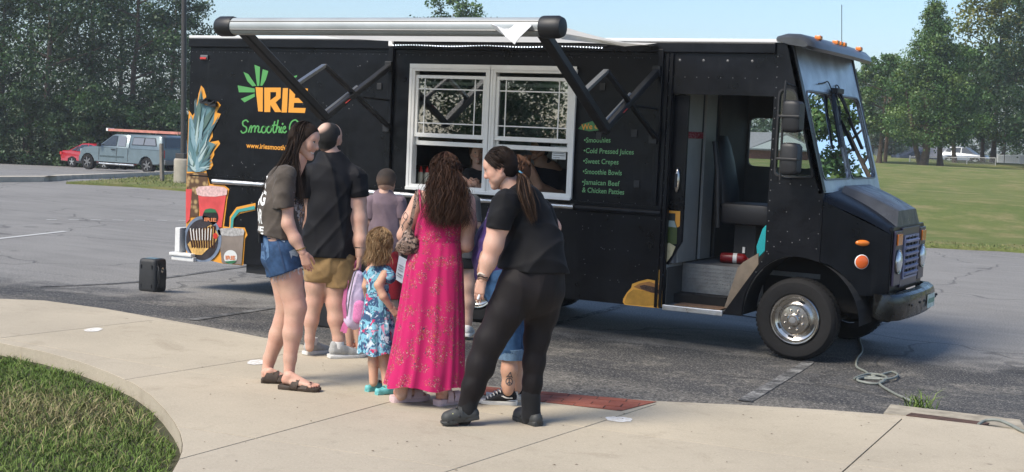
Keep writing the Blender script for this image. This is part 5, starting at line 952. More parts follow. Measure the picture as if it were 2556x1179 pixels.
# houses
ROOFG = mat('shingle_grey', (.2, .2, .21), .9, var=(6, .2)); TANB = mat('tan_brick', (.45, .33, .21), .9, var=(7, .15)); REDB = mat('red_brick', (.26, .1, .07), .9, var=(7, .2)); SIDING = mat('white_siding', (.72, .73, .74), .7)
def house(name, label, F_, Lx, Ly, hw_, hr, wallm, roofm, windows, gable=SIDING, along='x', door=None):
    t = thing(name, label, 'house', F_.o); build('wall', fbox(F_, -Lx/2, Lx/2, -Ly/2, Ly/2, -1.5, hw_), wallm, t)
    if along == 'x': P_ = [(-Lx/2-.3, -Ly/2-.4, hw_-.1), (Lx/2+.3, -Ly/2-.4, hw_-.1), (Lx/2+.3, 0, hw_+hr), (-Lx/2-.3, 0, hw_+hr), (-Lx/2-.3, Ly/2+.4, hw_-.1), (Lx/2+.3, Ly/2+.4, hw_-.1)]; fc = [(0, 1, 2, 3), (3, 2, 5, 4), (0, 3, 4), (1, 5, 2), (0, 4, 5, 1)]
    else: P_ = [(-Lx/2-.3, -Ly/2-.4, hw_-.1), (-Lx/2-.3, Ly/2+.4, hw_-.1), (0, Ly/2+.4, hw_+hr), (0, -Ly/2-.4, hw_+hr), (Lx/2+.3, -Ly/2-.4, hw_-.1), (Lx/2+.3, Ly/2+.4, hw_-.1)]; fc = [(0, 1, 2, 3), (3, 2, 5, 4), (0, 3, 4), (1, 5, 2), (0, 4, 5, 1)]
    build('roof', MB().add([F_(*p) for p in P_], fc), roofm, t)
    if along == 'y': build('gable', MB().add([F_(-Lx/2, -Ly/2-.41, hw_), F_(Lx/2, -Ly/2-.41, hw_), F_(0, -Ly/2-.41, hw_+hr-.15)], [(0, 1, 2)]), gable, t)
    for x0, x1, z0, z1 in windows:
        w = build('window', fbox(F_, x0-.08, x1+.08, -Ly/2-.05, -Ly/2-.01, z0-.08, z1+.08), WHITEP, t); build('pane', fbox(F_, x0, (x0+x1)/2-.03, -Ly/2-.06, -Ly/2-.051, z0, z1), CARGLASS, w); build('pane', fbox(F_, (x0+x1)/2+.03, x1, -Ly/2-.06, -Ly/2-.051, z0, z1), CARGLASS, w)
    return t
def FrC(u, v, D, turn=0.):
    p = at(u, v, D); x = RIGHT*math.cos(turn) + AWAY*math.sin(turn); return Fr(p, x)
house('house', 'tan brick house with a grey roof behind the lawn trees', FrC(2330, 413, 148, .1), 6.5, 6, 1.05, .8, TANB, ROOFG, [(-.45, .2, .35, .85)])
house('house', 'low tan house behind the utility pole', FrC(2205, 414, 160, 0), 6.0, 5, .75, .35, TANB, ROOFG, [(-2.6, -2.2, .1, .55)])
house('house', 'red brick house with a white gable seen through the cab window', FrC(1905, 413, 95, .25), 5.0, 6, 1.15, 1.1, REDB, ROOFG, [(.1, .9, .35, .85)], along='y')
# utility pole, stop sign, hoop, fences, flag, hydrant
WOOD = mat('pole_wood', (.2, .13, .085), .9, var=(6, .3)); GALV = mat('galvanised', (.5, .51, .52), .5, .5); VINYL = mat('white_vinyl', (.7, .71, .72), .5)
up_ = at(2208, 417, 110); pt = up_ + UP*7.2 + RIGHT*.15; t = thing('utility_pole', 'brown wooden utility pole beside the stop sign', 'utility pole', up_); build('pole', MB().tube([up_ - UP*.2, pt], [.16, .12], 10), WOOD, t, sm=60); build('guard', MB().bar(up_ + UP*1.5 + RIGHT*.16, up_ + UP*2.2 + RIGHT*.16, .08, .05, (1, 0, 0)), WHITEP, t)
for k in range(2): build('wire', MB().tube([at(2208, 262 - k*4, 110), at(2165, 252 - k*6, 104), at(2090, 236 - k*9, 95)], .012, 4), FLATBLK, t)
ss = at(2187, 417, 108); t = thing('stop_sign', 'stop sign seen from behind beside the utility pole', 'road sign', ss); build('post', MB().bar(ss - UP*.1, ss + UP*1.25, .06, .04, (1, 0, 0)), GALV, t)
c = ss + UP*1.12; mb = MB(); o8 = [(c + RIGHT*.22*math.cos(a) + UP*.30*math.sin(a)) for a in np.linspace(math.pi/8, 2*math.pi + math.pi/8, 9)[:-1]]; mb.add([p - AWAY*.012 for p in o8] + [p - AWAY*.002 for p in o8], [tuple(range(8)), tuple(range(8, 16))] + [(i, (i+1) % 8, 8+(i+1) % 8, 8+i) for i in range(8)]); build('plate', mb, mat('sign_back', (.42, .43, .44), .5, .4), t)
hp = at(2170, 414, 78); t = thing('hydrant', 'small red hydrant at the edge of the lawn', 'hydrant', hp); build('barrel', MB().lathe([(.09, -.05), (.09, .28), (.11, .29), (.10, .36), (.05, .42), (.001, .43)], hp, n=14), mat('hydrant_red', (.5, .03, .035), .5), t, sm=40); build('cap', MB().tube([hp + RIGHT*-.13 + UP*.22, hp + RIGHT*.13 + UP*.22], .04, 8), mat('hydrant_red', (.5, .03, .035), .5), t)
bh = at(2288, 417, 128); t = thing('basketball_hoop', 'basketball hoop with a white backboard beside the forked tree', 'basketball hoop', bh); build('post', MB().tube([bh, bh + UP*1.0], .05, 8), GALV, t)
cb_ = bh + UP*1.05; mb = MB(); q = [(-.24, -.16), (.24, -.16), (.24, .16), (-.24, .16)]; mb.prism(q, lambda a, b, d: cb_ + RIGHT*a + UP*b + AWAY*d, -.06, -.03, [[(-.2, -.12), (.2, -.12), (.2, .12), (-.2, .12)]]); build('backboard_frame', mb, WHITEP, t); build('backboard', MB().add([cb_ + RIGHT*a + UP*b - AWAY*.04 for a, b in [(-.2, -.12), (.2, -.12), (.2, .12), (-.2, .12)]], [(0, 1, 2, 3)]), glass('acrylic', (.7, .75, .8)), t); build('target_square', MB().prism([(-.07, -.06), (.07, -.06), (.07, .06), (-.07, .06)], lambda a, b, d: cb_ + RIGHT*a + UP*b + AWAY*d, -.072, -.062, [[(-.045, -.04), (.045, -.04), (.045, .04), (-.045, .04)]]), WHITEP, t)
build('rim', MB().tube([cb_ - UP*.14 - AWAY*.2 + RIGHT*.1*math.cos(a) + AWAY*.1*math.sin(a) for a in np.linspace(0, 2*math.pi, 13)], .012, 5), mat('vinyl_orange', (.72, .31, .035), .42), t); mb = MB(); mb.lathe([(.1, 0), (.06, -.15)], cb_ - UP*.14 - AWAY*.2, n=8); build('net', mb, WHITEP, t)
fa, fb = at(2270, 417, 112), at(2484, 420, 110); t = thing('chain_fence', 'low galvanised chain link fence across the lawn', 'fence', fa)
for k in (0, .67, 1.): p = fa + (fb-fa)*k; build('post', MB().tube([p - UP*.1, p + UP*(.93 if k == 0 else .83)], .035 if k else .05, 8), GALV, t, sm=60)
build('top_rail', MB().tube([fa + UP*.8, fb + UP*.8], .026, 6), GALV, t)
mb = MB(); n_ = 60; e_ = (fb - fa)/n_
for i in range(n_): mb.tube([fa + e_*i + UP*.05, fa + e_*(i+1.9) + UP*.79], .004, 3, False); mb.tube([fa + e_*(i+1.9) + UP*.05, fa + e_*i + UP*.79], .004, 3, False)
tag(build('mesh_wire', mb, GALV, t, fix=False), kind='stuff')
va, vb = at(2489, 411, 123), at(2650, 413, 120); t = thing('vinyl_fence', 'white vinyl fence panels at the right border', 'fence', va)
for k in range(4): p = va + (vb-va)*k/3; build('post', MB().bar(p - UP*.3, p + UP*.93, .16, .16, (1, 0, 0)), VINYL, t)
for k in range(3):
    a, b_ = va + (vb-va)*(k+.03)/3, va + (vb-va)*(k+.97)/3; m_ = (a+b_)/2; build('rail', MB().bar(a + UP*.82, b_ + UP*.82, .07, .08), VINYL, t); build('rail', MB().bar(a + UP*.08, b_ + UP*.08, .07, .1), VINYL, t)
    for j in range(9): p = a + (b_-a)*(j+.5)/9; build('board', MB().bar(p + UP*.1, p + UP*.80, np.linalg.norm(b_-a)/9*.95, .03, AWAY), VINYL, t)
fp = at(2506, 411, 119); t = thing('flag', 'red and white striped flag hanging on a thin pole', 'flag', fp); build('pole', MB().tube([fp - UP*.2, fp + UP*3.6], .03, 6), FLATBLK, t)
for k in range(5): x0 = -.16 + k*.065; mb = MB(); mb.loft([[fp + RIGHT*(x0 + .03*math.sin(z*7)) + UP*(3.45 - z) - AWAY*.05, fp + RIGHT*(x0 + .07 + .03*math.sin(z*7)) + UP*(3.45 - z) - AWAY*(.05 + .04*(k % 2)), fp + RIGHT*(x0 + .07 + .03*math.sin(z*7)) + UP*(3.45 - z) - AWAY*(.06 + .04*(k % 2)), fp + RIGHT*(x0 + .03*math.sin(z*7)) + UP*(3.45 - z) - AWAY*.06] for z in np.linspace(0, .85, 7)]); build('stripe', mb, mat('flag_red', (.45, .03, .05), .7) if k % 2 == 0 else mat('flag_white', (.7, .68, .68), .7), t)
# ================================================================== PEOPLE: bodies grown as one smooth surface from distance fields
class Field:
    def __init__(s, h): s.h = h; s.p = []
    def cone(s, a, b, ra, rb=None, k=.02, sq=1., n=None, sub=False):
        s.p.append((np.array(a, float), np.array(b, float), ra, ra if rb is None else rb, k, sq, None if n is None else np.array(n, float)/np.linalg.norm(n), sub)); return s
    def chain(s, pts, k=.02, sq=1., n=None):
        for (a, ra), (b, rb) in zip(pts[:-1], pts[1:]): s.cone(a, b, ra, rb, k, sq, n)
        return s
    def mesh(s, cuts=(), warp=None, lo=None, hi=None, post=None):
        h = s.h; pos = [q for q in s.p if not q[7]]
        L = np.min([np.minimum(q[0], q[1]) - max(q[2], q[3])*max(1, q[5]) for q in pos], 0) - 4*h; H_ = np.max([np.maximum(q[0], q[1]) + max(q[2], q[3])*max(1, q[5]) for q in pos], 0) + 4*h
        n = np.ceil((H_ - L)/h).astype(int) + 1; F = np.full(n, 1., np.float32); ax = [L[i] + h*np.arange(n[i]) for i in range(3)]
        for a, b, ra, rb, k, sq_, nv, sub in s.p:
            m = max(ra, rb)*max(1, sq_) + k + 3*h; i0 = np.maximum(0, np.floor((np.minimum(a, b) - m - L)/h).astype(int)); i1 = np.minimum(n, np.ceil((np.maximum(a, b) + m - L)/h).astype(int) + 1)
            if np.any(i1 <= i0): continue
            P = np.stack(np.meshgrid(*[ax[i][i0[i]:i1[i]] for i in range(3)], indexing='ij'), -1).astype(np.float32) - a; ab = b - a
            if nv is not None: P = P + (P@nv)[..., None]*nv*(1/sq_ - 1); ab = ab + nv*(ab@nv)*(1/sq_ - 1)
            t = np.clip((P@ab)/max(ab@ab, 1e-9), 0, 1); d = np.linalg.norm(P - t[..., None]*ab, axis=-1) - (ra + (rb-ra)*t)
            if nv is not None: d = d*min(1., (1 + sq_)/2)
            S = tuple(slice(i0[i], i1[i]) for i in range(3)); o = F[S]
            if sub: d = -d; hh = np.clip(.5 + .5*(d - o)/k, 0, 1); F[S] = o*(1-hh) + d*hh + k*hh*(1-hh)
            else: hh = np.clip(.5 + .5*(o - d)/k, 0, 1); F[S] = o*(1-hh) + d*hh - k*hh*(1-hh)
        if cuts or warp:
            P = np.stack(np.meshgrid(*ax, indexing='ij'), -1)
            if warp: F = F + warp(P).astype(np.float32)
            for o, nn in cuts: F = np.maximum(F, ((P - np.array(o))@(np.array(nn)/np.linalg.norm(nn))).astype(np.float32))
        return nets(F, L, h)
def nets(F, L, h):
    ins = F < 0; sh = tuple(x-1 for x in F.shape); c = np.zeros(sh, np.int8); off = [(i, j, k) for i in (0, 1) for j in (0, 1) for k in (0, 1)]
    sl = lambda o: tuple(slice(o[i], o[i] + sh[i]) for i in range(3))
    for o in off: c += ins[sl(o)]
    act = (c > 0) & (c < 8); I = np.argwhere(act); idx = np.full(sh, -1, np.int32); idx[act] = np.arange(len(I))
    val = {o: F[I[:, 0]+o[0], I[:, 1]+o[1], I[:, 2]+o[2]] for o in off}; acc = np.zeros((len(I), 3)); cnt = np.zeros(len(I))
    for o in off:
        for a in range(3):
            if o[a] == 0:
                o2 = tuple(1 if i == a else o[i] for i in range(3)); f0, f1 = val[o], val[o2]; m = (f0 < 0) != (f1 < 0); t = f0[m]/(f0[m] - f1[m]); p = np.tile(np.array(o, float), (m.sum(), 1)); p[:, a] += t; acc[m] += p; cnt[m] += 1
    V = (I + acc/cnt[:, None])*h + L; Q = []
    for a in range(3):
        b, d = (a+1) % 3, (a+2) % 3; s0 = [slice(1, -1)]*3; s0[a] = slice(0, -1); s1 = list(s0); s1[a] = slice(1, None); A, B = ins[tuple(s0)], ins[tuple(s1)]; E = np.argwhere(A != B); flip = A[A != B]
        E = E + 1; E[:, a] -= 1
        def cell(db, dd): e = E.copy(); e[:, b] += db; e[:, d] += dd; return idx[e[:, 0], e[:, 1], e[:, 2]]
        q = np.stack([cell(-1, -1), cell(0, -1), cell(0, 0), cell(-1, 0)], 1); q[~flip] = q[~flip][:, ::-1]; Q.append(q)
    Q = np.concatenate(Q); Q = Q[(Q >= 0).all(1)]; return V, Q
def join_geo(parts):
    V = []; F = []; o = 0
    for v, f in parts: V.append(v); F.append(f + o); o += len(v)
    return np.concatenate(V), np.concatenate(F)
def unit(v): v = np.array(v, float); return v/np.linalg.norm(v)
SKIN = mat('skin', (.5, .3, .22), .5, attr='Col', spec=.35, var=(24, .06), rvar=(14, .4, .6), bmp=(90, .05, .002), sss=.12)
HAIRM = mat('hair', (.03, .02, .015), .62, attr='Col', spec=.16)
def skin_col(V, base, blobs=(), mott=.05):
    C = np.tile(np.array(base), (len(V), 1)); s = np.sin(V*np.array([31, 27, 23]) + 1.3*np.sin(V[:, [1, 2, 0]]*17)).sum(1)/3
    C *= (1 + mott*s)[:, None]; C[:, 0] *= 1 + .03*np.sin(V[:, 2]*40)
    for c, r, col, st in blobs:
        d = np.linalg.norm(V - np.array(c), axis=1); w = st*np.clip(1.4 - d/r, 0, 1)**1.; w = np.clip(w, 0, 1)[:, None]; C = C*(1-w) + np.array(col)*w
    return C
class Person:
    def __init__(s, foot, label, z=SWZ, D=None, skin=(.47, .27, .19), group=None):
        g = onZ(*foot, z); s.D = float((CR@(g - CC))[2]) if D is None else D
        base = at(foot[0], foot[1], s.D); s.k = s.D/FPX; s.root = thing('person', label, 'person', base, group); s.skin = skin; s.bodyparts = []; s.blobs = []; s.z = z
    def q(s, u, v, dd=0.): return at(u, v, s.D + dd)
    def ch(s, pts, grow=0.): return [(s.q(p[0], p[1], p[2]), p[3]*s.k + grow) for p in pts]
    def chains(s, h, lst, grow=0., k=.02, **kw):
        f = Field(h)
        for c in lst:
            o = {}
            if isinstance(c, tuple): c, o = c
            f.chain(s.ch(c, grow), k=o.get('k', k), sq=o.get('sq', 1.), n=AWAY if 'sq' in o else None)
        return f
    def body(s, *geos): s.bodyparts += list(geos)
    def finish(s):
        V, F = join_geo(s.bodyparts); return arr_mesh('body', V, F, SKIN, parent=s.root, col=skin_col(V, s.skin, s.blobs), sm=True)
    def cloth(s, name, geo, m, col=None, parent=None, kind=None):
        V, F = geo; o = arr_mesh(name, V, F, m, parent=parent or s.root, sm=True, col=col); return o
    # ---- head with a face
    def head(s, c, up, fwd, S=1., h=.0052, mouth="closed", child=False, ears=(1, -1), iris=(.05, .03, .02), brow=(.05, .03, .02), lips=None, fat=0.):
        up, fwd = unit(up), unit(fwd); fwd = unit(fwd - up*(fwd@up)); sd = np.cross(fwd, up); A = lambda f, x, u: c + (fwd*f + sd*x + up*u)*S
        F = Field(h); m = S
        F.cone(A(-.022, 0, .040), A(.012, 0, .040), .083*m, .080*m, .02, .94, sd); F.cone(A(-.03, 0, -.0), A(-.0, 0, .0), .070*m, .072*m, .03)
        F.cone(A(.045, 0, .035), A(.052, 0, -.055), .054*m, .036*m, .03)
        if child or fat: F.cone(A(.05, .03, -.035), A(.05, .032, -.05), (.028+fat)*m, (.026+fat)*m, .02); F.cone(A(.05, -.03, -.035), A(.05, -.032, -.05), (.028+fat)*m, (.026+fat)*m, .02)
        for e in (1, -1): F.cone(A(.0, e*.052, -.045), A(.062, e*.014, -.093), .020*m, .019*m, .03); F.cone(A(.058, e*.038, -.012), A(.066, e*.03, -.022), .022*m, .02*m, .025); F.cone(A(.083, e*.012, .031), A(.074, e*.042, .03), .009*m, .008*m, .016)
        F.cone(A(.072, 0, -.098), A(.078, 0, -.1), .0175*m, .0175*m, .02)
        nl = .75 if child else 1.
        F.cone(A(.088, 0, .022), A(.088 + .020*nl, 0, -.022), .0085*m, .0115*m, .012); F.cone(A(.096, 0, -.026), A(.088 + .019*nl, 0, -.027), .011*m, .0115*m, .008)
        for e in (1, -1): F.cone(A(.094, e*.010, -.029), A(.092, e*.012, -.030), .0085*m, .008*m, .008); F.cone(A(.104, e*.033, .013), A(.108, e*.03, .013), .013*m, .012*m, .012, sub=True)
        if mouth == 'smile':
            F.cone(A(.088, 0, -.058), A(.076, .027, -.050), .008*m, .005*m, .008); F.cone(A(.088, 0, -.058), A(.076, -.027, -.050), .008*m, .005*m, .008); F.cone(A(.084, 0, -.079), A(.072, .024, -.060), .008*m, .005*m, .008); F.cone(A(.084, 0, -.079), A(.072, -.024, -.060), .008*m, .005*m, .008)
            F.cone(A(.094, .0, -.066), A(.084, .030, -.060), .0085*m, .0065*m, .003, sub=True); F.cone(A(.094, .0, -.066), A(.084, -.030, -.060), .0085*m, .0065*m, .003, sub=True)
            for e in (1, -1): F.cone(A(.066, e*.036, -.028), A(.07, e*.03, -.02), .021*m, .019*m, .02)
        else:
            F.cone(A(.090, 0, -.060), A(.079, .022, -.064), .0075*m, .0045*m, .008); F.cone(A(.090, 0, -.060), A(.079, -.022, -.064), .0075*m, .0045*m, .008); F.cone(A(.086, .01, -.0735), A(.086, -.01, -.0735), .0085*m, .0085*m, .008)
        for e in ears: F.cone(A(-.012, e*.079, .020), A(-.004, e*.075, -.020), .019*m, .012*m, .006, .4, unit(sd + fwd*.25*e)); F.cone(A(-.006, e*.088, .010), A(-.004, e*.085, -.008), .011*m, .008*m, .005, sub=True)
        s.hd = dict(c=c, up=up, fwd=fwd, sd=sd, S=S, A=A)
        V, Q = F.mesh(); s.body((V, Q)); lc = lips or (s.skin[0]*.82, s.skin[1]*.5, s.skin[2]*.5); rd = (s.skin[0]*1.05, s.skin[1]*.72, s.skin[2]*.68)
        for e in (1, -1): s.blobs += [(A(.07, e*.035, -.025), .026*m, rd, .55), (A(.10, e*.02, -.064), .012*m, lc, .5)]
        s.blobs += [(A(.108, 0, -.025), .013*m, rd, .6), (A(.092, 0, -.066), .014*m, lc, .8)] + [(A(-.005, e*.085, 0), .022*m, rd, .6) for e in ears]
        for e in (1, -1):
            eb = MB().ball(A(.0805, e*.0325, .012), .0122*m, 12); ey = build('eye', eb, mat('eye_white', (.62, .58, .55), .2), s.root, sm=80); p = A(.0805, e*.0325, .012) + (fwd + sd*e*.08)*.0085*m; build('iris', MB().ball(p, .0058*m, 10), mat('iris', iris, .1), ey, sm=80)
            build('eyebrow', MB().tube([A(.093, e*.012, .036), A(.0905, e*.03, .042), A(.078, e*.047, .035)], [.003*m, .0042*m, .0018*m], 6), mat('brow_%d' % int(1000*brow[0]), brow, .8), s.root, sm=80)
            build('eyelid', MB().tube([A(.089, e*.020, .0145), A(.0935, e*.032, .0205), A(.084, e*.0455, .0145)], [.0018*m, .0026*m, .0016*m], 6), mat('lash', (.02, .012, .01), .6), s.root, sm=80)
        if mouth == 'smile':
            build('teeth', MB().loft([[A(.086 - .009*(x/.026)**2, x, -.060 + .005*(x/.026)**2), A(.0905 - .009*(x/.026)**2, x, -.065 + .005*(x/.026)**2), A(.086 - .009*(x/.026)**2, x, -.0715 + .006*(x/.026)**2)] for x in np.linspace(-.028, .028, 11)]), mat('teeth', (.75, .72, .66), .25), s.root, sm=60)
    # ---- hand: palm, four unequal bent fingers and a thumb
    def hand(s, w, d, pn, S=1., curl=.5, side=1, spread=.0, thumb=1., h=.0042):
        d, pn = unit(d), unit(pn); pn = unit(pn - d*(d@pn)); sd = np.cross(d, pn)*side; F = Field(h); B = lambda f, x, z: np.array(w) + (d*f + sd*x + pn*z)*S
        F.cone(B(-.03, 0, 0), B(.01, 0, 0), .0255*S, .024*S, .01, .8, pn)
        for x, L in ((.026, .082), (.009, .088), (-.009, .085), (-.025, .078)): F.cone(B(.008, x*.55, 0), B(L, x, .004), .0165*S, .0115*S, .012)
        for x, b0, L, r in ((.028, .082, .072, .0088), (.0095, .088, .080, .0092), (-.0095, .085, .074, .0088), (-.0265, .078, .058, .0078)):
            p = B(b0, x, .004); a = .12; seg = (.42, .32, .26)
            for j, sg in enumerate(seg):
                a += curl*(.55, .75, .55)[j]; nd_ = d*math.cos(a) + pn*math.sin(a) + sd*(x*spread*12*math.cos(a)); q = p + unit(nd_)*L*sg*S; F.cone(p, q, r*S*(1 - .1*j), r*S*(.9 - .1*j), .003); p = q
        p = B(.012, .026, .006); a1 = B(.045, .046, .020 + .012*thumb); a2 = B(.078, .050, .028 + .02*thumb); a3 = B(.100, .046, .034 + .024*thumb); F.cone(p, a1, .0155*S, .0115*S, .012); F.cone(a1, a2, .011*S, .0095*S, .004); F.cone(a2, a3, .0095*S, .008*S, .003)
        s.body(F.mesh()); s.blobs.append((B(.1, 0, .02), .05*S, (s.skin[0]*1.02, s.skin[1]*.84, s.skin[2]*.8), .5))
    # ---- bare foot
    def foot(s, heel, toe, S=1., h=.0042, ankle=None):
        heel, toe = np.array(heel, float), np.array(toe, float); d = toe - heel; L = np.linalg.norm(d); d /= L; sd = unit(np.cross(d, UP)); F = Field(h); r = L/.24
        F.cone(heel + d*.03*r + UP*.034*r, heel + d*.10*r + UP*.028*r, .029*r, .027*r, .012); F.cone(heel + d*.06*r + UP*.06*r, heel + d*.17*r + UP*.022*r, .026*r, .018*r, .012)
        for x in (-.02, .02): F.cone(heel + d*.08*r + sd*x*.6*r + UP*.024*r, heel + d*.185*r + sd*x*r + UP*.018*r,   .021*r, .016*r, .012)
        for i, (x, l, rr) in enumerate(((-.028, .236, .0125), (-.011, .238, .0095), (.004, .230, .009), (.017, .221, .0085), (.029, .210, .008))): F.cone(heel + d*(l-.045)*r + sd*x*r + UP*.016*r, heel + d*(l-.01)*r + sd*x*1.05*r + UP*.011*r, rr*r*.95, rr*r, .004)
        if ankle is not None: F.cone(heel + d*.042*r + UP*.06*r, ankle[0], .029*r, ankle[1], .014)
        s.body(F.mesh()); s.blobs += [(heel + UP*.02, .05, (s.skin[0], s.skin[1]*.72, s.skin[2]*.66), .7), (toe + UP*.01, .05, (s.skin[0], s.skin[1]*.78, s.skin[2]*.72), .6)]
    # ---- footwear
    def sole_loft(s, heel, toe, prof, wid, name, m, parent=None, tilt=None):
        "prof: list of (t along, z low, z high, half width factor)"
        heel, toe = np.array(heel, float), np.array(toe, float); d = toe - heel; L = np.linalg.norm(d); d = d/L; sd = unit(np.cross(d, UP)); up2 = np.cross(sd, d); rings = []
        for t, z0, z1, wf in prof: rings.append([heel + d*L*t + sd*wid*wf*a + up2*z for a, z in ((-.92, z0), (.92, z0), (1, z0 + (z1-z0)*.3), (1, z1 - (z1-z0)*.15), (.9, z1), (-.9, z1), (-1, z1 - (z1-z0)*.15), (-1, z0 + (z1-z0)*.3))])
        return build(name, MB().loft(rings), m, parent or s.root, sm=45)
    def sandal(s, heel, toe, m, solem, th=.03, straps=((.50, .085, .035), (.75, .055, .03)), wide=.05, name='sandal', dx=0.):
        P_ = [(0, 0, th*.9, .55), (.03, 0, th, .75), (.15, 0, th, .84), (.4, 0, th*.85, .82), (.7, 0, th*.85, 1.), (.88, .002, th*.85, .92), (.97, .006, th*.9, .65), (1., .01, th*.9, .45)]
        o = s.sole_loft(heel, toe, P_, wide, name, solem); heel, toe = np.array(heel, float), np.array(toe, float); d = toe - heel; L = np.linalg.norm(d); d /= L; sd = unit(np.cross(d, UP))
        for t, hh, w in straps:
            rings = []
            for a in np.linspace(-1, 1, 11): y = math.cos(a*math.pi/2)**.6; p = heel + d*(L*t - .02*(1-y)) + sd*wide*1.04*a*1.0 + UP*(th*.6 + (hh - th*.6)*y); e = d*w*(.75 + .25*(1-y)); rings.append([p - e, p + e, p + e - UP*.007 + sd*-.004*a, p - e - UP*.007 + sd*-.004*a])
            st = build('strap', MB().loft(rings), m, o, sm=50)
            if name == 'sandal': p = heel + d*L*t - sd*wide*.55*(1 if np.dot(sd, CC-heel) < 0 else -1) + UP*(hh*.9); build('buckle', MB().ball(p - UP*.006, .008, 8, 1, 1, .5), mat('buckle', (.2, .15, .1), .4, .6), st, sm=60)
        return o
    def shoe(s, heel, toe, upper, solem, S=1., h=.005, name='shoe', high=.085, sole_h=.032, wide=.045):
        heel, toe = np.array(heel, float), np.array(toe, float); d = toe - heel; L = np.linalg.norm(d); d /= L; F = Field(h); r = L/.28; q = lambda f, z, x=0.: heel + d*f*r + UP*z*r
        F.cone(q(.04, .055), q(.10, .052), .038*r, .04*r, .02); F.cone(q(.045, high), q(.085, high-.008), .034*r, .036*r, .02); F.cone(q(.09, .072), q(.20, .042), .036*r, .036*r, .03); F.cone(q(.17, .038), q(.235, .034), .041*r, .036*r, .03)
        V, Q = F.mesh(cuts=[(heel + UP*(sole_h*.7), -UP), (q(.055, high + .018), UP + d*.35)]); o = arr_mesh(name, V, Q, upper, parent=s.root, sm=True)
        P_ = [(0, .006, sole_h, .5), (.02, .002, sole_h, .72), (.12, 0, sole_h, .86), (.4, 0, sole_h*.85, .84), (.7, 0, sole_h*.8, 1.), (.88, .003, sole_h*.85, .9), (.97, .010, sole_h, .6), (1., .014, sole_h, .4)]
        so = s.sole_loft(heel - d*.004, toe + d*.004, P_, wide*r, 'sole', solem, o); return o
    def clog(s, heel, toe, m, S=1., tiltup=None, wide=.05, strap=True):
        heel, toe = np.array(heel, float), np.array(toe, float); d = toe - heel; L = np.linalg.norm(d); d /= L; sd = unit(np.cross(d, UP)); u2 = np.cross(sd, d); r = L/.26; F = Field(.0045); q = lambda f, z, x=0.: heel + d*f*r + u2*z*r + sd*x*r
        F.cone(q(.035, .036), q(.13, .034), .042*r, .042*r, .02); F.cone(q(.032, .05), q(.12, .048), .036*r, .038*r, .012); F.cone(q(.13, .045), q(.20, .040), .045*r, .047*r, .03); F.cone(q(.15, .058), q(.205, .046), .042*r, .036*r, .02); F.cone(q(.055, .10), q(.105, .105), .036*r, .040*r, .008, sub=True); F.cone(q(.048, .082), q(.11, .085), .030*r, .032*r, .006, sub=True)
        V, Q = F.mesh(cuts=[(heel + u2*.008*r, -u2)]); o = arr_mesh('clog', V, Q, m, parent=s.root, sm=True)
        s.sole_loft(heel, toe - d*.004, [(0, .0, .03*r, .62), (.03, 0, .031*r, .8), (.3, 0, .03*r, .8), (.5, .004, .028*r, .78), (.72, .0, .028*r, .98), (.9, .003, .03*r, .85), (1., .012, .03*r, .45)], wide*r, 'sole', m, o)
        for x in (-1, 1):
            for f, z in ((.215, .03), (.185, .034), (.20, .068), (.17, .075)): build('vent_hole', MB().ball(q(f, z, x*(.044 if z < .05 else .022)), .0075*r, 8), FLATBLK, o)
        if strap:
            rings = []
            for a in np.linspace(-.5*math.pi, .5*math.pi, 9): p = q(.12 + .04*0 + .02 - .0*a, .05) + sd*.047*r*math.sin(a); rr = q(.125 - .0*a, .0) ; p = q(.13 - .0, .058 + .0) + sd*.049*r*math.sin(a) + u2*.042*r*math.cos(a) - d*.01*r; rings.append([p - d*.012*r, p + d*.012*r, p + d*.012*r + u2*.006*r, p - d*.012*r + u2*.006*r])
            st = build('heel_strap', MB().loft(rings), m, o, sm=50)
            for x in (-1, 1): build('strap_rivet', MB().ball(q(.135, .05, x*.047), .011*r, 10), FLATBLK, st, sm=60)
        return o
def wrinkle(amp, fx=9., seed=0, dirv=(0, 0, 1)):
    a, b, c = RNG.uniform(0, 6, 3); r = np.random.default_rng(seed); K = r.normal(0, 1, (5, 3)); K /= np.linalg.norm(K, axis=1)[:, None]; ph = r.uniform(0, 6, 5)
    def f(P):
        o = 0
        for i in range(5): w = np.sin((P@K[i])*fx*(1 + .5*i) + ph[i] + 1.2*np.sin((P@K[(i+1) % 5])*fx*.8 + ph[(i+2) % 5])); o = o - ((1 - np.abs(w))**2.5*1.9 - .6)*amp/(1 + .5*i) if i < 3 else o + w*amp*.25
        return o
    return f
def strands(name, paths, r0, cols, parent, seed=0, taper=.25, m=None, var=.2):
    "tapered hair strands along (n, m, 3) paths"
    P = np.asarray(paths, float); n, mm, _ = P.shape; rng = np.random.default_rng(seed); T = np.gradient(P, axis=1); T /= np.linalg.norm(T, axis=2)[..., None] + 1e-9
    ref = rng.normal(0, 1, (n, 1, 3)); X = np.cross(T, ref); X /= np.linalg.norm(X, axis=2)[..., None] + 1e-9; Y = np.cross(T, X); w = r0*rng.uniform(.7, 1.3, (n, 1))*(1 - (1-taper)*np.linspace(0, 1, mm)[None]**1.5); w[:, -1] *= .3
    V = np.stack([P + w[..., None]*X, P - w[..., None]*X], 2).reshape(-1, 3)
    i = (np.arange(n)[:, None]*mm + np.arange(mm-1)[None]).ravel()*2; F = np.stack([i, i+1, i+3, i+2], 1)
    c0 = np.array(cols)[rng.integers(0, len(cols), n)]*rng.uniform(1-var, 1+var, (n, 1)); C = np.repeat(c0, mm*2, 0); return arr_mesh(name, V, F, m or HAIRM, parent=parent, col=C, sm=True)
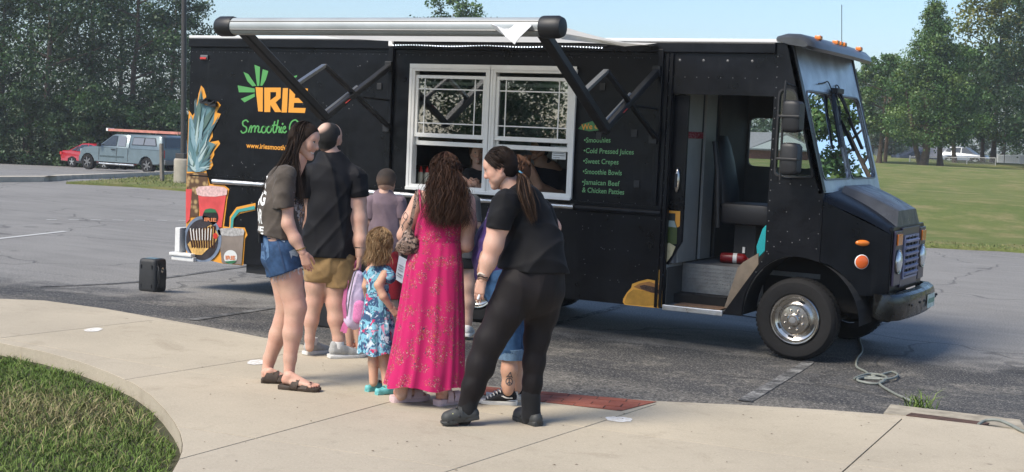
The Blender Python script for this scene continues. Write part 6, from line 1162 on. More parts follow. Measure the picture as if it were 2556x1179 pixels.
def scalp_paths(hd, n, m, seed, az, pol, grow=.012, top=(-.012, 0, .04), R=(.094, .086, .090), lens=None):
    "paths lying on the skull from the crown: az = range of angles (0 = front), pol = start and end polar angle"
    rng = np.random.default_rng(seed); a = rng.uniform(az[0], az[1], n); t = np.linspace(0, 1, m); ph = pol[0] + (pol[1] - pol[0])*t[None]*rng.uniform(.85, 1.05, (n, 1)); g = 1 + grow*10*rng.uniform(.3, 1, (n, 1)); S = hd['S']
    f = np.cos(a)[:, None]*np.sin(ph)*R[0]*g; x = np.sin(a)[:, None]*np.sin(ph)*R[1]*g; u = np.cos(ph)*R[2]*g
    return np.array(hd['c']) + ((f + top[0])[..., None]*hd['fwd'] + (x + top[1])[..., None]*hd['sd'] + (u + top[2])[..., None]*hd['up'])*S, a
CAPM = mat('hair_root', (.03, .02, .015), .85, attr='Col', spec=.12, bmp=(220, .5, .003))
def hair_cap(s, hd, cuts, grow=.010, h=.006, col=(.024, .016, .012), name='hair', extra=(), R=1., ears=False):
    A = hd['A']; S = hd['S']; F = Field(h); F.cone(A(-.024, 0, .040), A(.010, 0, .042), (.083 + grow)*S*R, (.079 + grow)*S*R, .02, .95, hd['sd']); F.cone(A(-.034, 0, 0), A(-.03, 0, -.02), (.068 + grow)*S*R, (.062 + grow)*S*R, .03)
    for a, b, ra, rb in extra: F.cone(A(*a), A(*b), ra*S, rb*S, .02)
    if ears: [F.cone(A(-.008, e*.075, .006), A(-.008, e*.11, .0), .026*S, .03*S, .004, sub=True) for e in (1, -1)]
    V, Q = F.mesh(cuts=cuts); return arr_mesh(name, V, Q, CAPM, parent=s.root, sm=True, col=np.tile(np.array(col), (len(V), 1)))
def project_on(target, V2, F2, origin, ax, ay, dirv, off=.003, grid=.02):
    "lay flat print on a curved garment: cut it fine, then drop it on the surface along dirv"
    bm = bmesh.new(); vs = [bm.verts.new((p[0], p[1], 0)) for p in V2]
    for f in F2:
        try: bm.faces.new([vs[i] for i in f])
        except Exception: pass
    lo, hi = V2[:, :2].min(0), V2[:, :2].max(0)
    for axx, (l, h_) in enumerate(zip(lo, hi)):
        for c in np.arange(l + grid, h_, grid):
            n = [0, 0, 0]; co = [0, 0, 0]; n[axx] = 1; co[axx] = c; bmesh.ops.bisect_plane(bm, geom=bm.verts[:] + bm.edges[:] + bm.faces[:], plane_co=co, plane_no=n)
    bm.verts.ensure_lookup_table(); bm.verts.index_update(); b0 = world_base(target); me = target.data
    tree_ = BVHTree.FromPolygons([tuple(v.co) for v in me.vertices], [tuple(p.vertices) for p in me.polygons]); d = unit(dirv); out = []
    for v in bm.verts:
        p = np.array(origin) + np.array(ax)*v.co.x + np.array(ay)*v.co.y - d*.6 - b0; r = tree_.ray_cast(Vector(p), Vector(d), 1.4); out.append((np.array(r[0]) - d*off + b0) if r[0] is not None else None)
    F = [tuple(x.index for x in f.verts) for f in bm.faces if all(out[x.index] is not None for x in f.verts)]; bm.free()
    F = [f for f in F if max(np.linalg.norm(out[f[i]] - out[f[i-1]]) for i in range(len(f))) < grid*5]
    used = sorted({i for f in F for i in f}); mp = {j: i for i, j in enumerate(used)}; return MB().add([out[j] for j in used], [tuple(mp[i] for i in f) for f in F])
# ================================================================== THE QUEUE
def dress_loft(s, name, rings, m, parent=None, n=84, folds=(9, .0, .07), seed=0, power=2.3, sub=5):
    "skirt rings: (v, u left, u right, dd, depth factor); folds grow downwards"
    r = np.random.default_rng(seed); ph = r.uniform(0, 6, 6); R_ = np.array(rings, float); t = np.linspace(0, len(R_)-1, (len(R_)-1)*sub + 1); R2 = np.stack([np.interp(t, np.arange(len(R_)), R_[:, i]) for i in range(5)], 1); V = []; a = np.linspace(0, 2*math.pi, n+1)[:-1]
    for i, (v, u0, u1, dd, df) in enumerate(R2):
        f = i/(len(R2)-1); c = s.q((u0+u1)/2, v, dd); hw_ = (u1-u0)/2*s.k; am = folds[1] + (folds[2]-folds[1])*f**1.2; w = np.sin(folds[0]*a + ph[0] + .5*np.sin(f*5)) *.6 + np.sin((folds[0]*1.7)*a + ph[1] + f*2)*.35 + np.sin((folds[0]*.5)*a + ph[2])*.3
        rr = 1 + am*(1 - np.abs(w)*1.4); ca, sa = np.cos(a), np.sin(a); px = np.sign(ca)*np.abs(ca)**(2/power)*hw_*rr; py = np.sign(sa)*np.abs(sa)**(2/power)*hw_*df*rr
        hem = 0. if i < len(R2)-1 else .012*np.sin(5*a + ph[3])
        V.append(c + px[:, None]*RIGHT + py[:, None]*AWAY + (hem*np.ones(n))[:, None]*UP)
    k = len(V); V = np.concatenate(V); i = (np.arange(k-1)[:, None]*n + np.arange(n)[None]).ravel(); j = (np.arange(k-1)[:, None]*n + (np.arange(n)[None]+1) % n).ravel(); F = np.stack([i, j, j+n, i+n], 1)
    return arr_mesh(name, V, F, m, parent=parent or s.root, sm=True)
def flow(s, hd, n, seed, az, pol, way, side=AWAY, m1=6, wave=(0, 0), R=(.094, .086, .090), grow=.012, nz=.0028):
    "hair: over the skull, then through waypoints (u, v, dd, spread across, random spread in m)"
    n = int(n*2.1); rng = np.random.default_rng(seed); P0, a = scalp_paths(hd, n, m1, seed, az, pol, grow, R=R); w = (a - (az[0]+az[1])/2)/((az[1]-az[0])/2 + 1e-9); out = []
    for i in range(n):
        g = rng.normal(0, 1, 3); fly = 3.5 if rng.random() < .06 else 1.; pts = [P0[i, j] for j in range(m1)]; en = rng.uniform(.8, 1.05)
        for j, (u, v, dd, sp, rs) in enumerate(way): pts.append(s.q(u, v, dd) + np.array(side)*w[i]*sp + g*rs*min(fly, 1.8) + rng.normal(0, nz*fly, 3))
        pts[-1] = pts[-2] + (pts[-1] - pts[-2])*en; sp_ = spline(pts, 3); out.append(sp_[np.round(np.linspace(0, len(sp_)-1, 19)).astype(int)])
    P = np.array(out)
    for _ in range(5): P[:, 1:-1] = .5*P[:, 1:-1] + .25*(P[:, :-2] + P[:, 2:])
    if wave[0]:
        t = np.linspace(0, 1, P.shape[1])[None]; ph2 = (w*5)[:, None] + rng.normal(0, .7, (n, 1)); amp = wave[0]*np.clip(t*1.8 - .35, 0, 1); P = P + (amp*np.sin(t*wave[1] + ph2))[..., None]*RIGHT + (amp*np.cos(t*wave[1] + ph2 + .6))[..., None]*AWAY
    return P
def fabric(name, col, rough=.85, sc_=60, amt=.1, b=.15, sheen=.1):
    if name in MATS: return MATS[name]
    m = mat(name, col, rough, var=(sc_, amt), spec=.2, sheen=sheen); nt = m.node_tree; P = posn(nt)
    w = nd(nt, 'ShaderNodeTexNoise'); w.noise_type = 'RIDGED_MULTIFRACTAL'; w.inputs['Scale'].default_value = 6; w.inputs['Detail'].default_value = 3; w.inputs['Distortion'].default_value = .8; nt.links.new(scl(nt, P, (1, 1, .7)), w.inputs['Vector'])
    bump(nt, nt.nodes['Principled BSDF'], mth(nt, 'ADD', mth(nt, 'MULTIPLY', w.outputs[0], .5), mth(nt, 'MULTIPLY', noise(nt, 320, 3, .6, P), b*.5)), .5, .012); return m
def two_print(name, base, cols, scale, thr=.55, rough=.8):
    "printed cloth: blotches of several colours"
    m, nt, b = nodes_of(name); P = posn(nt); c = tuple(base) + (1,)
    for i, (cl, sc_, lo, hi, sd_) in enumerate(cols):
        v = nd(nt, 'ShaderNodeTexNoise'); v.inputs['Scale'].default_value = sc_; v.inputs['Detail'].default_value = 4; v.inputs['Distortion'].default_value = 1.2; mp = nd(nt, 'ShaderNodeMapping'); nt.links.new(P, mp.inputs[0]); mp.inputs['Location'].default_value = (sd_, sd_*2.3, sd_*.7); nt.links.new(mp.outputs[0], v.inputs['Vector'])
        c = mixc(nt, ramp(nt, v.outputs[0], lo, hi), c, cl)
    nt.links.new(c, b.inputs['Base Color']); b.inputs['Roughness'].default_value = rough; b.inputs['Specular IOR Level'].default_value = .2; bump(nt, b, noise(nt, 300, 3, .6, P), .12, .002); return m
BRN = [(.02, .013, .010), (.03, .019, .013), (.016, .011, .009), (.05, .03, .02)]
DOWN = -UP
# ---------------------------------------------------------------- 1 smiling woman in cut-off shorts
A = Person((725, 962), 'smiling woman in a dark printed tee and frayed denim shorts with long dark hair', skin=(.58, .345, .255)); k = A.k
A.body(A.chains(.008, [([(712, 450, 0, 32), (704, 520, 0, 38), (702, 590, 0, 40), (703, 640, 0, 45)], dict(sq=1.6, k=.04)), [(722, 445, 0, 24), (746, 398, 0, 21)],
    [(715, 450, -.14, 20), (713, 515, -.17, 17.5), (719, 560, -.19, 15.5), (737, 598, -.19, 14.5), (756, 632, -.19, 9.5)], [(715, 447, .15, 23), (715, 515, .18, 20), (716, 560, .19, 17), (722, 620, .19, 12)],
    [(710, 640, -.08, 40), (719, 690, -.08, 35), (738, 768, -.08, 26.5), (730, 832, -.08, 23.5), (724, 895, -.08, 15.5), (721, 942, -.08, 13)], [(706, 640, .09, 40), (710, 690, .09, 35), (716, 770, .1, 25.5), (695, 836, .12, 23), (673, 895, .14, 15.5), (665, 937, .14, 13)]], k=.022).mesh())
A.head(A.q(759, 353, -.0), UP*.97 + RIGHT*.2, RIGHT*.95 - AWAY*.26 - UP*.16, .97, mouth='smile', iris=(.04, .05, .03))
A.hand(A.q(757, 634, -.19), DOWN*.93 + RIGHT*.32, AWAY + RIGHT*.0, .88, .55, 1); A.hand(A.q(722, 624, .19), DOWN, -AWAY, .88, .5, -1)
h1, t1 = onZ(652, 955, SWZ), onZ(652, 955, SWZ) + RIGHT*.235 + AWAY*.02; h2, t2 = onZ(697, 970, SWZ), onZ(799, 979, SWZ)
for hh, tt, an in ((h1, t1, (A.q(665, 930, .14), 13*k)), (h2, t2, (A.q(721, 938, -.08), 13*k))): A.foot(hh + UP*.026 + unit(tt-hh)*.014, tt + UP*.022 - unit(tt-hh)*.012, ankle=an)
A.blobs += [(A.q(748, 770, -.12), .06, (.62, .36, .27), .5), (A.q(720, 560, -.24), .03, (.6, .32, .24), .5)]; A.finish()
TEE = fabric('tee_charcoal', (.085, .07, .058), .9, 7, .35)
tee = join_geo([A.chains(.0085, [([(708, 434, 0, 27), (707, 462, 0, 43), (701, 520, 0, 53), (699, 600, 0, 56)], dict(sq=1.42, k=.04)), [(714, 440, -.15, 28), (714, 440, .15, 28)]]).mesh(cuts=[(A.q(700, 590, 0), DOWN + RIGHT*-.18)], warp=wrinkle(.0045, 16, 1)),
                A.chains(.0075, [[(713, 441, -.15, 28.6), (708, 482, -.17, 26.5), (706, 545, -.195, 26)]]).mesh(cuts=[(A.q(706, 520, -.19), DOWN + RIGHT*.12)], warp=wrinkle(.0035, 22, 2)), A.chains(.0085, [[(713, 442, .15, 30), (706, 480, .18, 29), (705, 540, .195, 27)]]).mesh(cuts=[(A.q(706, 518, .19), DOWN)])])
tee = A.cloth('tshirt', tee, TEE)
DENIM = mat('denim', (.033, .07, .145), .85, var=(18, .35), bmp=(250, .3, .002), spec=.2)
nh = unit(RIGHT*.36 - UP*.93); sh = A.chains(.008, [([(701, 580, 0, 45), (702, 640, 0, 49)], dict(sq=1.5, k=.04)), [(708, 630, -.09, 46), (720, 720, -.095, 43)], [(704, 630, .09, 46), (710, 720, .09, 43)]]).mesh(cuts=[(A.q(718, 677, 0), nh), (A.q(700, 575, 0), UP)], warp=wrinkle(.003, 20, 3)); sh = A.cloth('denim_shorts', sh, DENIM)
mb = MB()
for i in range(46):
    a = random.uniform(0, 1); u = 682 + 74*a; p = A.q(u, 690 - 27*a + 2, -.19 + .05*abs(a-.4) + random.uniform(-.006, .006)); L = random.choice([.01, .012, .016, .02, .045]); mb.tube([p, p + DOWN*L*.5 + RIGHT*random.uniform(-.006, .006), p + DOWN*L + RIGHT*random.uniform(-.012, .012)], .0012, 3)
tag(build('frayed_hem', mb, fabric('thread', (.45, .5, .56)), sh), kind='stuff')
DEN2 = mat('denim_dark', (.025, .05, .11), .85, var=(30, .3)); DEN3 = mat('denim_worn', (.3, .36, .42), .9, var=(60, .3))
def proj_px(target, polys, name, m, s, parent, off=.004, grid=.02, dirv=None):
    V2, F2 = [], []
    for p in polys: o = len(V2); V2 += [((u-1278), -(v-589.5), 0) for u, v in p]; F2 += [tuple(i + o for i in t) for t in tessellate_polygon([[Vector((u, -v, 0)) for u, v in p]])]
    kx = s.k; V2 = np.array(V2)*kx; d = unit(ray(np.mean([u for p in polys for u, v in p]), np.mean([v for p in polys for u, v in p]))) if dirv is None else dirv
    cx_ = np.array([V2[:, 0].mean(), V2[:, 1].mean(), 0]); uc, vc = cx_[0]/kx + 1278, 589.5 - cx_[1]/kx; mb = project_on(target, V2 - cx_, F2, s.q(uc, vc, 0), CR[0], -CR[1], d, off, grid); return build(name, mb, m, parent, fix=False) if mb.f else None
proj_px(sh, [[(645, 598), (668, 594), (672, 640), (664, 650), (650, 644)]], 'back_pocket', mat('denim_light', (.075, .15, .27), .85, var=(30, .3)), A, sh); proj_px(sh, [[(688, 592), (691, 592), (712, 672), (709, 673)], [(660, 596), (694, 592), (694, 595), (660, 599)]], 'seam', DEN2, A, sh, .0045)
proj_px(sh, [[(722, 628), (735, 622), (746, 632), (742, 641), (730, 637), (727, 646)], [(700, 600), (712, 602), (710, 606)]], 'ripped_patch', DEN3, A, sh, .005)
PRW = fabric('print_white', (.74, .74, .72), .85, 40, .15)
def shirt_text(target, txt, uv, wh, m, s, parent, dirv, skew=0., off=.0035):
    V, F = text_geo(txt, 1., 0, 1., 0, .035); V[:, 0] = (V[:, 0]-V[:, 0].min())/(np.ptp(V[:, 0])); V[:, 1] = (V[:, 1]-V[:, 1].min())/(np.ptp(V[:, 1])); V[:, 0] = (V[:, 0]-.5)*wh[0]; V[:, 1] = (V[:, 1]-.5)*wh[1]
    ax_ = unit(np.cross(dirv, UP)); mb = project_on(target, V, F, s.q(*uv), ax_ + UP*skew, UP, dirv, off, .02); return build('lettering', mb, m, parent, fix=False) if mb.f else None
db = unit(RIGHT*.12 + AWAY)   # looking at her back from behind
for txt, u, v, w_, h_ in (('R', 668, 448, .07, .11), ('NG', 662, 492, .10, .10), ('OR', 657, 537, .09, .10), ('NE', 658, 571, .10, .05)): shirt_text(tee, txt, (u, v, 0), (w_, h_), PRW, A, tee, db)
# printed picture on the front, seen at the edge
PRT = two_print('front_print', (.35, .34, .34), [((.05, .04, .04), 38, .48, .55, 1), ((.4, .2, .08), 26, .55, .62, 5), ((.35, .05, .03), 30, .66, .7, 9), ((.5, .5, .5), 60, .6, .65, 3)], 1)
proj_px(tee, [[(733, 480), (748, 470), (756, 500), (762, 545), (762, 590), (756, 600), (748, 560), (735, 520)]], 'front_print', PRT, A, tee, .004)
P_ = np.concatenate([flow(A, A.hd, 460, 1, (1.75, 3.3), (.25, 1.75), [(722, 398, -.04, .02, .010), (697, 430, -.05, .04, .013), (676, 456, -.04, .05, .014), (664, 474, -.01, .05, .014)], AWAY), flow(A, A.hd, 200, 2, (-3.0, -1.55), (.25, 1.7), [(722, 400, .05, -.03, .012), (694, 436, .07, -.06, .02), (668, 470, .08, -.05, .02)], AWAY),
                     flow(A, A.hd, 160, 3, (1.6, 2.05), (.2, 1.5), [(740, 388, -.10, .0, .006), (738, 425, -.13, .0, .008), (745, 470, -.15, .0, .012), (752, 515, -.14, 0, .012)], AWAY), flow(A, A.hd, 50, 4, (-2.0, -1.5), (.2, 1.5), [(752, 392, .09, 0, .006), (757, 430, .10, 0, .012), (762, 500, .10, 0, .015)], AWAY)])
P_ = np.concatenate([P_, flow(A, A.hd, 200, 31, (.95, 2.1), (.05, 1.3), [(743, 372, -.105, .0, .003), (730, 405, -.11, .0, .006), (712, 436, -.12, .0, .012), (702, 462, -.14, .0, .012)], AWAY, grow=.010), flow(A, A.hd, 120, 32, (-1.9, -.5), (.05, 1.35), [(752, 372, .10, .0, .005), (752, 410, .11, 0, .01), (755, 450, .1, 0, .012)], AWAY, grow=.010)])
hr = strands('hair', P_, .0019, BRN, A.root, 1); fwc = A.hd
hair_cap(A, A.hd, [(A.hd['A'](.066, 0, .06), unit(fwc['fwd']*.9 - fwc['up']*.5))], .011, name='hair_cap')
build('bracelet', MB().tube([A.q(751, 622, -.19) + RIGHT*.030*math.cos(a) + AWAY*.030*math.sin(a) + UP*.012*math.cos(a) for a in np.linspace(0, 2*math.pi, 17)], .004, 6), mat('gold', (.6, .4, .12), .25, 1.), A.root, sm=60)
proj_px(bpy.data.objects['body'], [[(696, 522), (710, 520), (710, 523), (696, 525)]], 'tattoo', mat('tattoo_ink', (.06, .055, .06), .7), A, A.root, .0015, .01)
BIRK = mat('sandal_brown', (.045, .03, .02), .7, var=(30, .3)); A.sandal(h1, t1, BIRK, BIRK, .032, ((.34, .085, .05), (.66, .065, .035))); A.sandal(h2, t2, BIRK, BIRK, .032, ((.46, .085, .028), (.70, .062, .026)))
ph = thing('phone', 'dark phone sticking out of the denim back pocket', 'phone', A.q(652, 596, -.0)); o = A.q(652, 592, -.10); build('case', MB().bar(o + DOWN*.04, o + UP*.035, .036, .010, RIGHT*.6 + AWAY*-.8, .003), mat('phone_dark', (.02, .02, .022), .25), ph); build('edge', MB().bar(o + UP*.0352, o + UP*.0385, .03, .0105, RIGHT*.6 + AWAY*-.8), ALU, ph)
# ---------------------------------------------------------------- 2 balding man in a black shirt
B = Person((855, 893), 'balding man in a black shirt and tan shorts seen from behind', skin=(.56, .335, .25)); k = B.k
B.body(B.chains(.0095, [([(830, 430, 0, 44), (828, 520, 0, 58), (826, 600, 0, 60), (826, 655, 0, 56)], dict(sq=.72, k=.04)), [(829, 425, 0, 26), (826, 378, 0, 24)], [(780, 442, 0, 22), (882, 444, 0, 22)],
    [(888, 445, 0, 24), (893, 500, 0, 21), (898, 548, -.02, 19), (901, 600, -.05, 16), (898, 638, -.06, 11)], [(768, 445, 0, 24), (760, 500, .03, 20), (762, 560, .09, 18), (785, 610, .2, 13)],
    [(797, 655, 0, 36), (790, 712, 0, 28), (785, 755, 0, 20.5), (777, 800, 0, 18), (773, 845, 0, 11.5), (773, 868, 0, 11)], [(852, 655, 0, 39), (843, 712, 0, 31), (838, 755, 0, 24), (840, 797, 0, 21.5), (846, 848, 0, 14.5), (847, 872, 0, 13)]], k=.025).mesh())
B.head(B.q(823, 350, 0), UP*.98 - AWAY*.1, AWAY*.92 + RIGHT*.38 - UP*.05, 1.08, h=.0055); B.hand(B.q(898, 640, -.06), DOWN, -RIGHT + AWAY*.2, 1.02, 1.0, 1, h=.004); B.hand(B.q(786, 612, .2), RIGHT*.7 + AWAY*.5, -UP, 1., .6, 1, h=.004); B.finish()
SHB = fabric('shirt_black', (.0065, .0065, .0085), .7, 6, .4, .2, .02)
shirt = join_geo([B.chains(.0095, [([(829, 403, 0, 35), (829, 428, 0, 50), (829, 455, 0, 60), (826, 520, 0, 62), (825, 660, 0, 70)], dict(sq=.8, k=.04)), [(780, 437, 0, 30), (880, 440, 0, 30)]]).mesh(cuts=[(B.q(826, 640, 0), DOWN)], warp=wrinkle(.010, 9, 5)), B.chains(.009, [[(886, 444, 0, 30), (892, 480, 0, 28), (894, 530, 0, 27)]]).mesh(cuts=[(B.q(890, 493, 0), DOWN + RIGHT*.12)], warp=wrinkle(.004, 16, 6)), B.chains(.009, [[(772, 444, 0, 30), (764, 480, 0, 28), (760, 530, 0, 27)]]).mesh(cuts=[(B.q(765, 495, 0), DOWN)])])
shirt = B.cloth('shirt', shirt, SHB); build('collar', MB().loft([[B.q(827, 407, .0) + (RIGHT*math.cos(a)*31 + AWAY*math.sin(a)*30)*k*f*1.1 + UP*z for a in np.linspace(0, 2*math.pi, 25)[:-1]] for f, z in ((1.22, -.03), (1.05, .02), (.99, .025), (1.1, -.02))], caps=False), SHB, shirt, sm=60)
KHA = fabric('khaki', (.25, .16, .07), .85, 14, .2); ks = join_geo([B.chains(.009, [([(826, 630, 0, 58), (826, 665, 0, 56)], dict(sq=.85, k=.03)), [(798, 650, 0, 39), (792, 720, 0, 35)]]).mesh(cuts=[(B.q(795, 703, 0), DOWN)], warp=wrinkle(.005, 14, 7)), B.chains(.009, [([(830, 640, 0, 52), (832, 665, 0, 50)], dict(sq=.85, k=.03)), [(852, 650, 0, 43), (847, 735, 0, 39)]]).mesh(cuts=[(B.q(848, 717, 0), DOWN)], warp=wrinkle(.005, 14, 8))]); B.cloth('shorts', ks, KHA)
V, Q = Field(.007).cone(B.hd['A'](-.022, 0, .040), B.hd['A'](.0, 0, .042), .0935, .088, .02, .95, B.hd['sd']).cone(B.hd['A'](-.03, 0, 0), B.hd['A'](-.03, 0, -.03), .079, .068, .03).cone(B.hd['A'](-.008, .078, .006), B.hd['A'](-.008, .11, 0), .027, .034, .004, sub=True).cone(B.hd['A'](-.008, -.078, .006), B.hd['A'](-.008, -.11, 0), .027, .034, .004, sub=True).mesh(cuts=[(B.hd['A'](.05, 0, .0), B.hd['fwd'])]); crown_ = B.q(808, 322, -.06); d = np.linalg.norm((V - crown_)*np.array([1, 1, 1.15]), axis=1); w = np.clip((d - .042)/.03, 0, 1)[:, None]; hd_ = B.hd
CH = np.array([.62, .4, .31])*(1-w) + np.array([.01, .008, .007])*w; neckfade = np.clip((B.hd['A'](0, 0, -.06)[2] - V[:, 2])/.03, 0, 1)[:, None]; CH = CH*(1-neckfade*.8) + np.array([.45, .28, .21])*neckfade*.8
arr_mesh('hair', V, Q, mat('short_hair', (.02, .015, .012), .8, attr='Col', bmp=(500, .5, .003)), parent=B.root, sm=True, col=CH)
F = Field(.007); [F.cone(B.hd['A'](.0, e*.064, -.05), B.hd['A'](.078, e*.01, -.105), .026, .03, .02) for e in (1, -1)]; V, Q = F.mesh(); arr_mesh('beard', V, Q, MATS['short_hair'], parent=B.root, sm=True, col=np.tile((.02, .015, .012), (len(V), 1)))
SNK = fabric('sneaker_grey', (.36, .36, .35), .8, 60, .15); SOLEW = mat('sole_white', (.66, .65, .62), .6, var=(20, .12)); SOCK = fabric('sock_white', (.65, .64, .62))
hL = onZ(760, 887, SWZ); tL = hL + unit(RIGHT*.62 + AWAY*.78)*.28; hR = onZ(820, 895, SWZ); tR = onZ(912, 891, SWZ)
for hh, tt in ((hL, tL), (hR, tR)):
    o = B.shoe(hh, tt, SNK, SOLEW, high=.095); d_ = unit(tt-hh); c = hh + d_*.075 + UP*.105; build('sock', MB().lathe([(.046, -.03), (.044, .02), (.042, .024)], c, UP, 14), SOCK, o, sm=60)
build('wristband', MB().tube([B.q(899, 618, -.055) + RIGHT*.036*math.cos(a) + AWAY*.036*math.sin(a) for a in np.linspace(0, 2*math.pi, 17)], .007, 6), FLATBLK, B.root, sm=60)
# backpack hanging from his hand
BP = thing('backpack', 'lavender child backpack with pink pocket hanging from the man in black', 'backpack', B.q(885, 825, -.05)); LAV = fabric('lavender', (.56, .46, .62), .8, 20, .12); PNK = fabric('pink_mesh', (.62, .2, .4), .8, 80, .2)
F = Field(.007); C_ = lambda l: [(B.q(u, v, dd), r*k) for u, v, dd, r in l]; F.chain(C_([(893, 690, -.06, 16), (888, 740, -.06, 25), (885, 797, -.06, 27)]), .03, .62, AWAY); V, Q = F.mesh(warp=wrinkle(.003, 22, 9)); bp = arr_mesh('pack', V, Q, LAV, parent=BP, sm=True)
F = Field(.007); F.chain(C_([(898, 765, -.115, 15), (896, 793, -.115, 16)]), .02, .5, AWAY); V, Q = F.mesh(); arr_mesh('pocket', V, Q, PNK, parent=BP, sm=True)
build('zipper', MB().tube([B.q(u, v, -.135 + .03*abs(t)) for u, v, t in [(889, 676, 1), (882, 695, .6), (873, 740, .3), (866, 790, .3)]], .005, 5), mat('zip_grey', (.12, .12, .13), .6), bp, sm=60); build('grab_loop', MB().tube(spline([B.q(*p) for p in [(888, 680, -.06), (886, 662, -.06), (892, 650, -.065), (899, 660, -.06), (896, 680, -.06)]], 4), .007, 6), fabric('pink_strap', (.6, .16, .33)), BP, sm=60)
for a_ in ([(866, 795, -.06), (858, 812, -.07), (853, 828, -.07)], [(868, 790, -.06), (866, 812, -.08), (860, 832, -.08)], [(866, 700, -.1), (858, 760, -.1), (862, 795, -.09)]): build('strap', MB().loft([[p + RIGHT*x for x in (-.013, .013)] + [p + RIGHT*x + AWAY*.004 for x in (.013, -.013)] for p in [B.q(*q_) for q_ in a_]]), MATS['pink_strap'], BP)
# ---------------------------------------------------------------- 3 boy in a mauve tee
Cc = Person((960, 884), 'boy in a mauve tee with cropped hair facing the serving window', z=.13, D=11.6, skin=(.52, .32, .235)); s = Cc; k = s.k
s.body(s.chains(.009, [([(962, 492, 0, 24), (961, 540, 0, 34), (960, 640, 0, 35)], dict(sq=.7, k=.03)), [(962, 500, 0, 15), (964, 470, 0, 14)], [(932, 505, 0, 15), (992, 505, 0, 15)], [(926, 508, 0, 14), (917, 555, 0, 12), (920, 600, .08, 9)], [(998, 508, 0, 14), (1003, 555, 0, 12), (998, 610, .0, 9), (992, 640, -.02, 8)], [(945, 640, 0, 22), (945, 760, 0, 17), (944, 880, 0, 10)], [(976, 640, 0, 22), (976, 760, 0, 17), (977, 880, 0, 10)]]).mesh())
s.head(s.q(965, 457, 0), UP, AWAY*.98 + RIGHT*.1, .90, h=.006, child=True); s.hand(s.q(992, 642, -.02), DOWN, -RIGHT, .8, .9, 1, h=.005); s.finish()
MAU = fabric('mauve', (.17, .125, .145), .9, 9, .2); tm = join_geo([s.chains(.0095, [([(962, 484, 0, 18), (961, 512, 0, 38), (960, 570, 0, 41), (958, 700, 0, 45)], dict(sq=.72, k=.03)), [(930, 505, 0, 18), (994, 505, 0, 18)]]).mesh(cuts=[(s.q(960, 645, 0), DOWN)], warp=wrinkle(.008, 12, 10)), s.chains(.009, [[(928, 505, 0, 19), (921, 570, 0, 17)]]).mesh(cuts=[(s.q(922, 548, 0), DOWN)]), s.chains(.009, [[(996, 505, 0, 19), (1002, 570, 0, 17)]]).mesh(cuts=[(s.q(1000, 546, 0), DOWN)])]); s.cloth('tshirt', tm, MAU)
rs = s.chains(.0095, [([(960, 640, 0, 40), (960, 660, 0, 40)], dict(sq=.8)), [(943, 660, 0, 26), (942, 760, 0, 24)], [(978, 660, 0, 26), (980, 760, 0, 24)]]).mesh(cuts=[(s.q(960, 745, 0), DOWN)]); s.cloth('shorts', rs, fabric('red_short', (.26, .015, .025)))
V, Q = Field(.006).cone(s.hd['A'](-.022, 0, .042), s.hd['A'](.012, 0, .046), .0945*.9, .09*.9, .02, .95, s.hd['sd']).cone(s.hd['A'](-.03, 0, .01), s.hd['A'](-.03, 0, -.02), .076*.9, .066*.9, .03).cone(s.hd['A'](-.008, .07, .006), s.hd['A'](-.008, .11, 0), .024, .03, .004, sub=True).cone(s.hd['A'](-.008, -.07, .006), s.hd['A'](-.008, -.11, 0), .024, .03, .004, sub=True).mesh(cuts=[(s.hd['A'](.06, 0, .03), unit(s.hd['fwd'] - s.hd['up']*.6)), (s.hd['A'](-.03, 0, -.035), -s.hd['up'] - s.hd['fwd']*.3)]); f_ = np.clip((s.hd['A'](0, 0, .075)[2] - V[:, 2])/.09, 0, 1)[:, None]; arr_mesh('hair', V, Q, MATS['short_hair'], parent=s.root, sm=True, col=np.array([.022, .014, .010])*(1-f_) + np.array([.15, .095, .065])*f_)
for u in (944, 977): h_ = onZ(u, 888, .13); s.shoe(h_, h_ + AWAY*.22, fabric('shoe_dark', (.03, .03, .035)), SOLEW, h=.007)
pp = thing('leaflet', 'white printed leaflet in the hand of the boy in mauve', 'leaflet', s.q(995, 695, -.06)); q_ = [s.q(986, 697, -.1), s.q(996, 638, -.08), s.q(1016, 648, -.06), s.q(1004, 708, -.09)]; build('sheet', MB().add(q_ + [p + AWAY*.003 for p in q_], [(0, 1, 2, 3), (7, 6, 5, 4), (0, 4, 5, 1), (1, 5, 6, 2), (2, 6, 7, 3), (3, 7, 4, 0)]), mat('leaflet_paper', (.62, .64, .68), .8), pp)
for t in (.2, .3, .45, .55, .65): a_, b_ = q_[0]*(1-t) + q_[1]*t, q_[3]*(1-t) + q_[2]*t; e_ = (b_-a_); build('print_line', MB().bar(a_ + e_*.15 - AWAY*.003, a_ + e_*.8 - AWAY*.003, .005 if t != .3 else .012, .002, UP), mat('leaflet_ink', (.12, .12, .16), .8), pp)
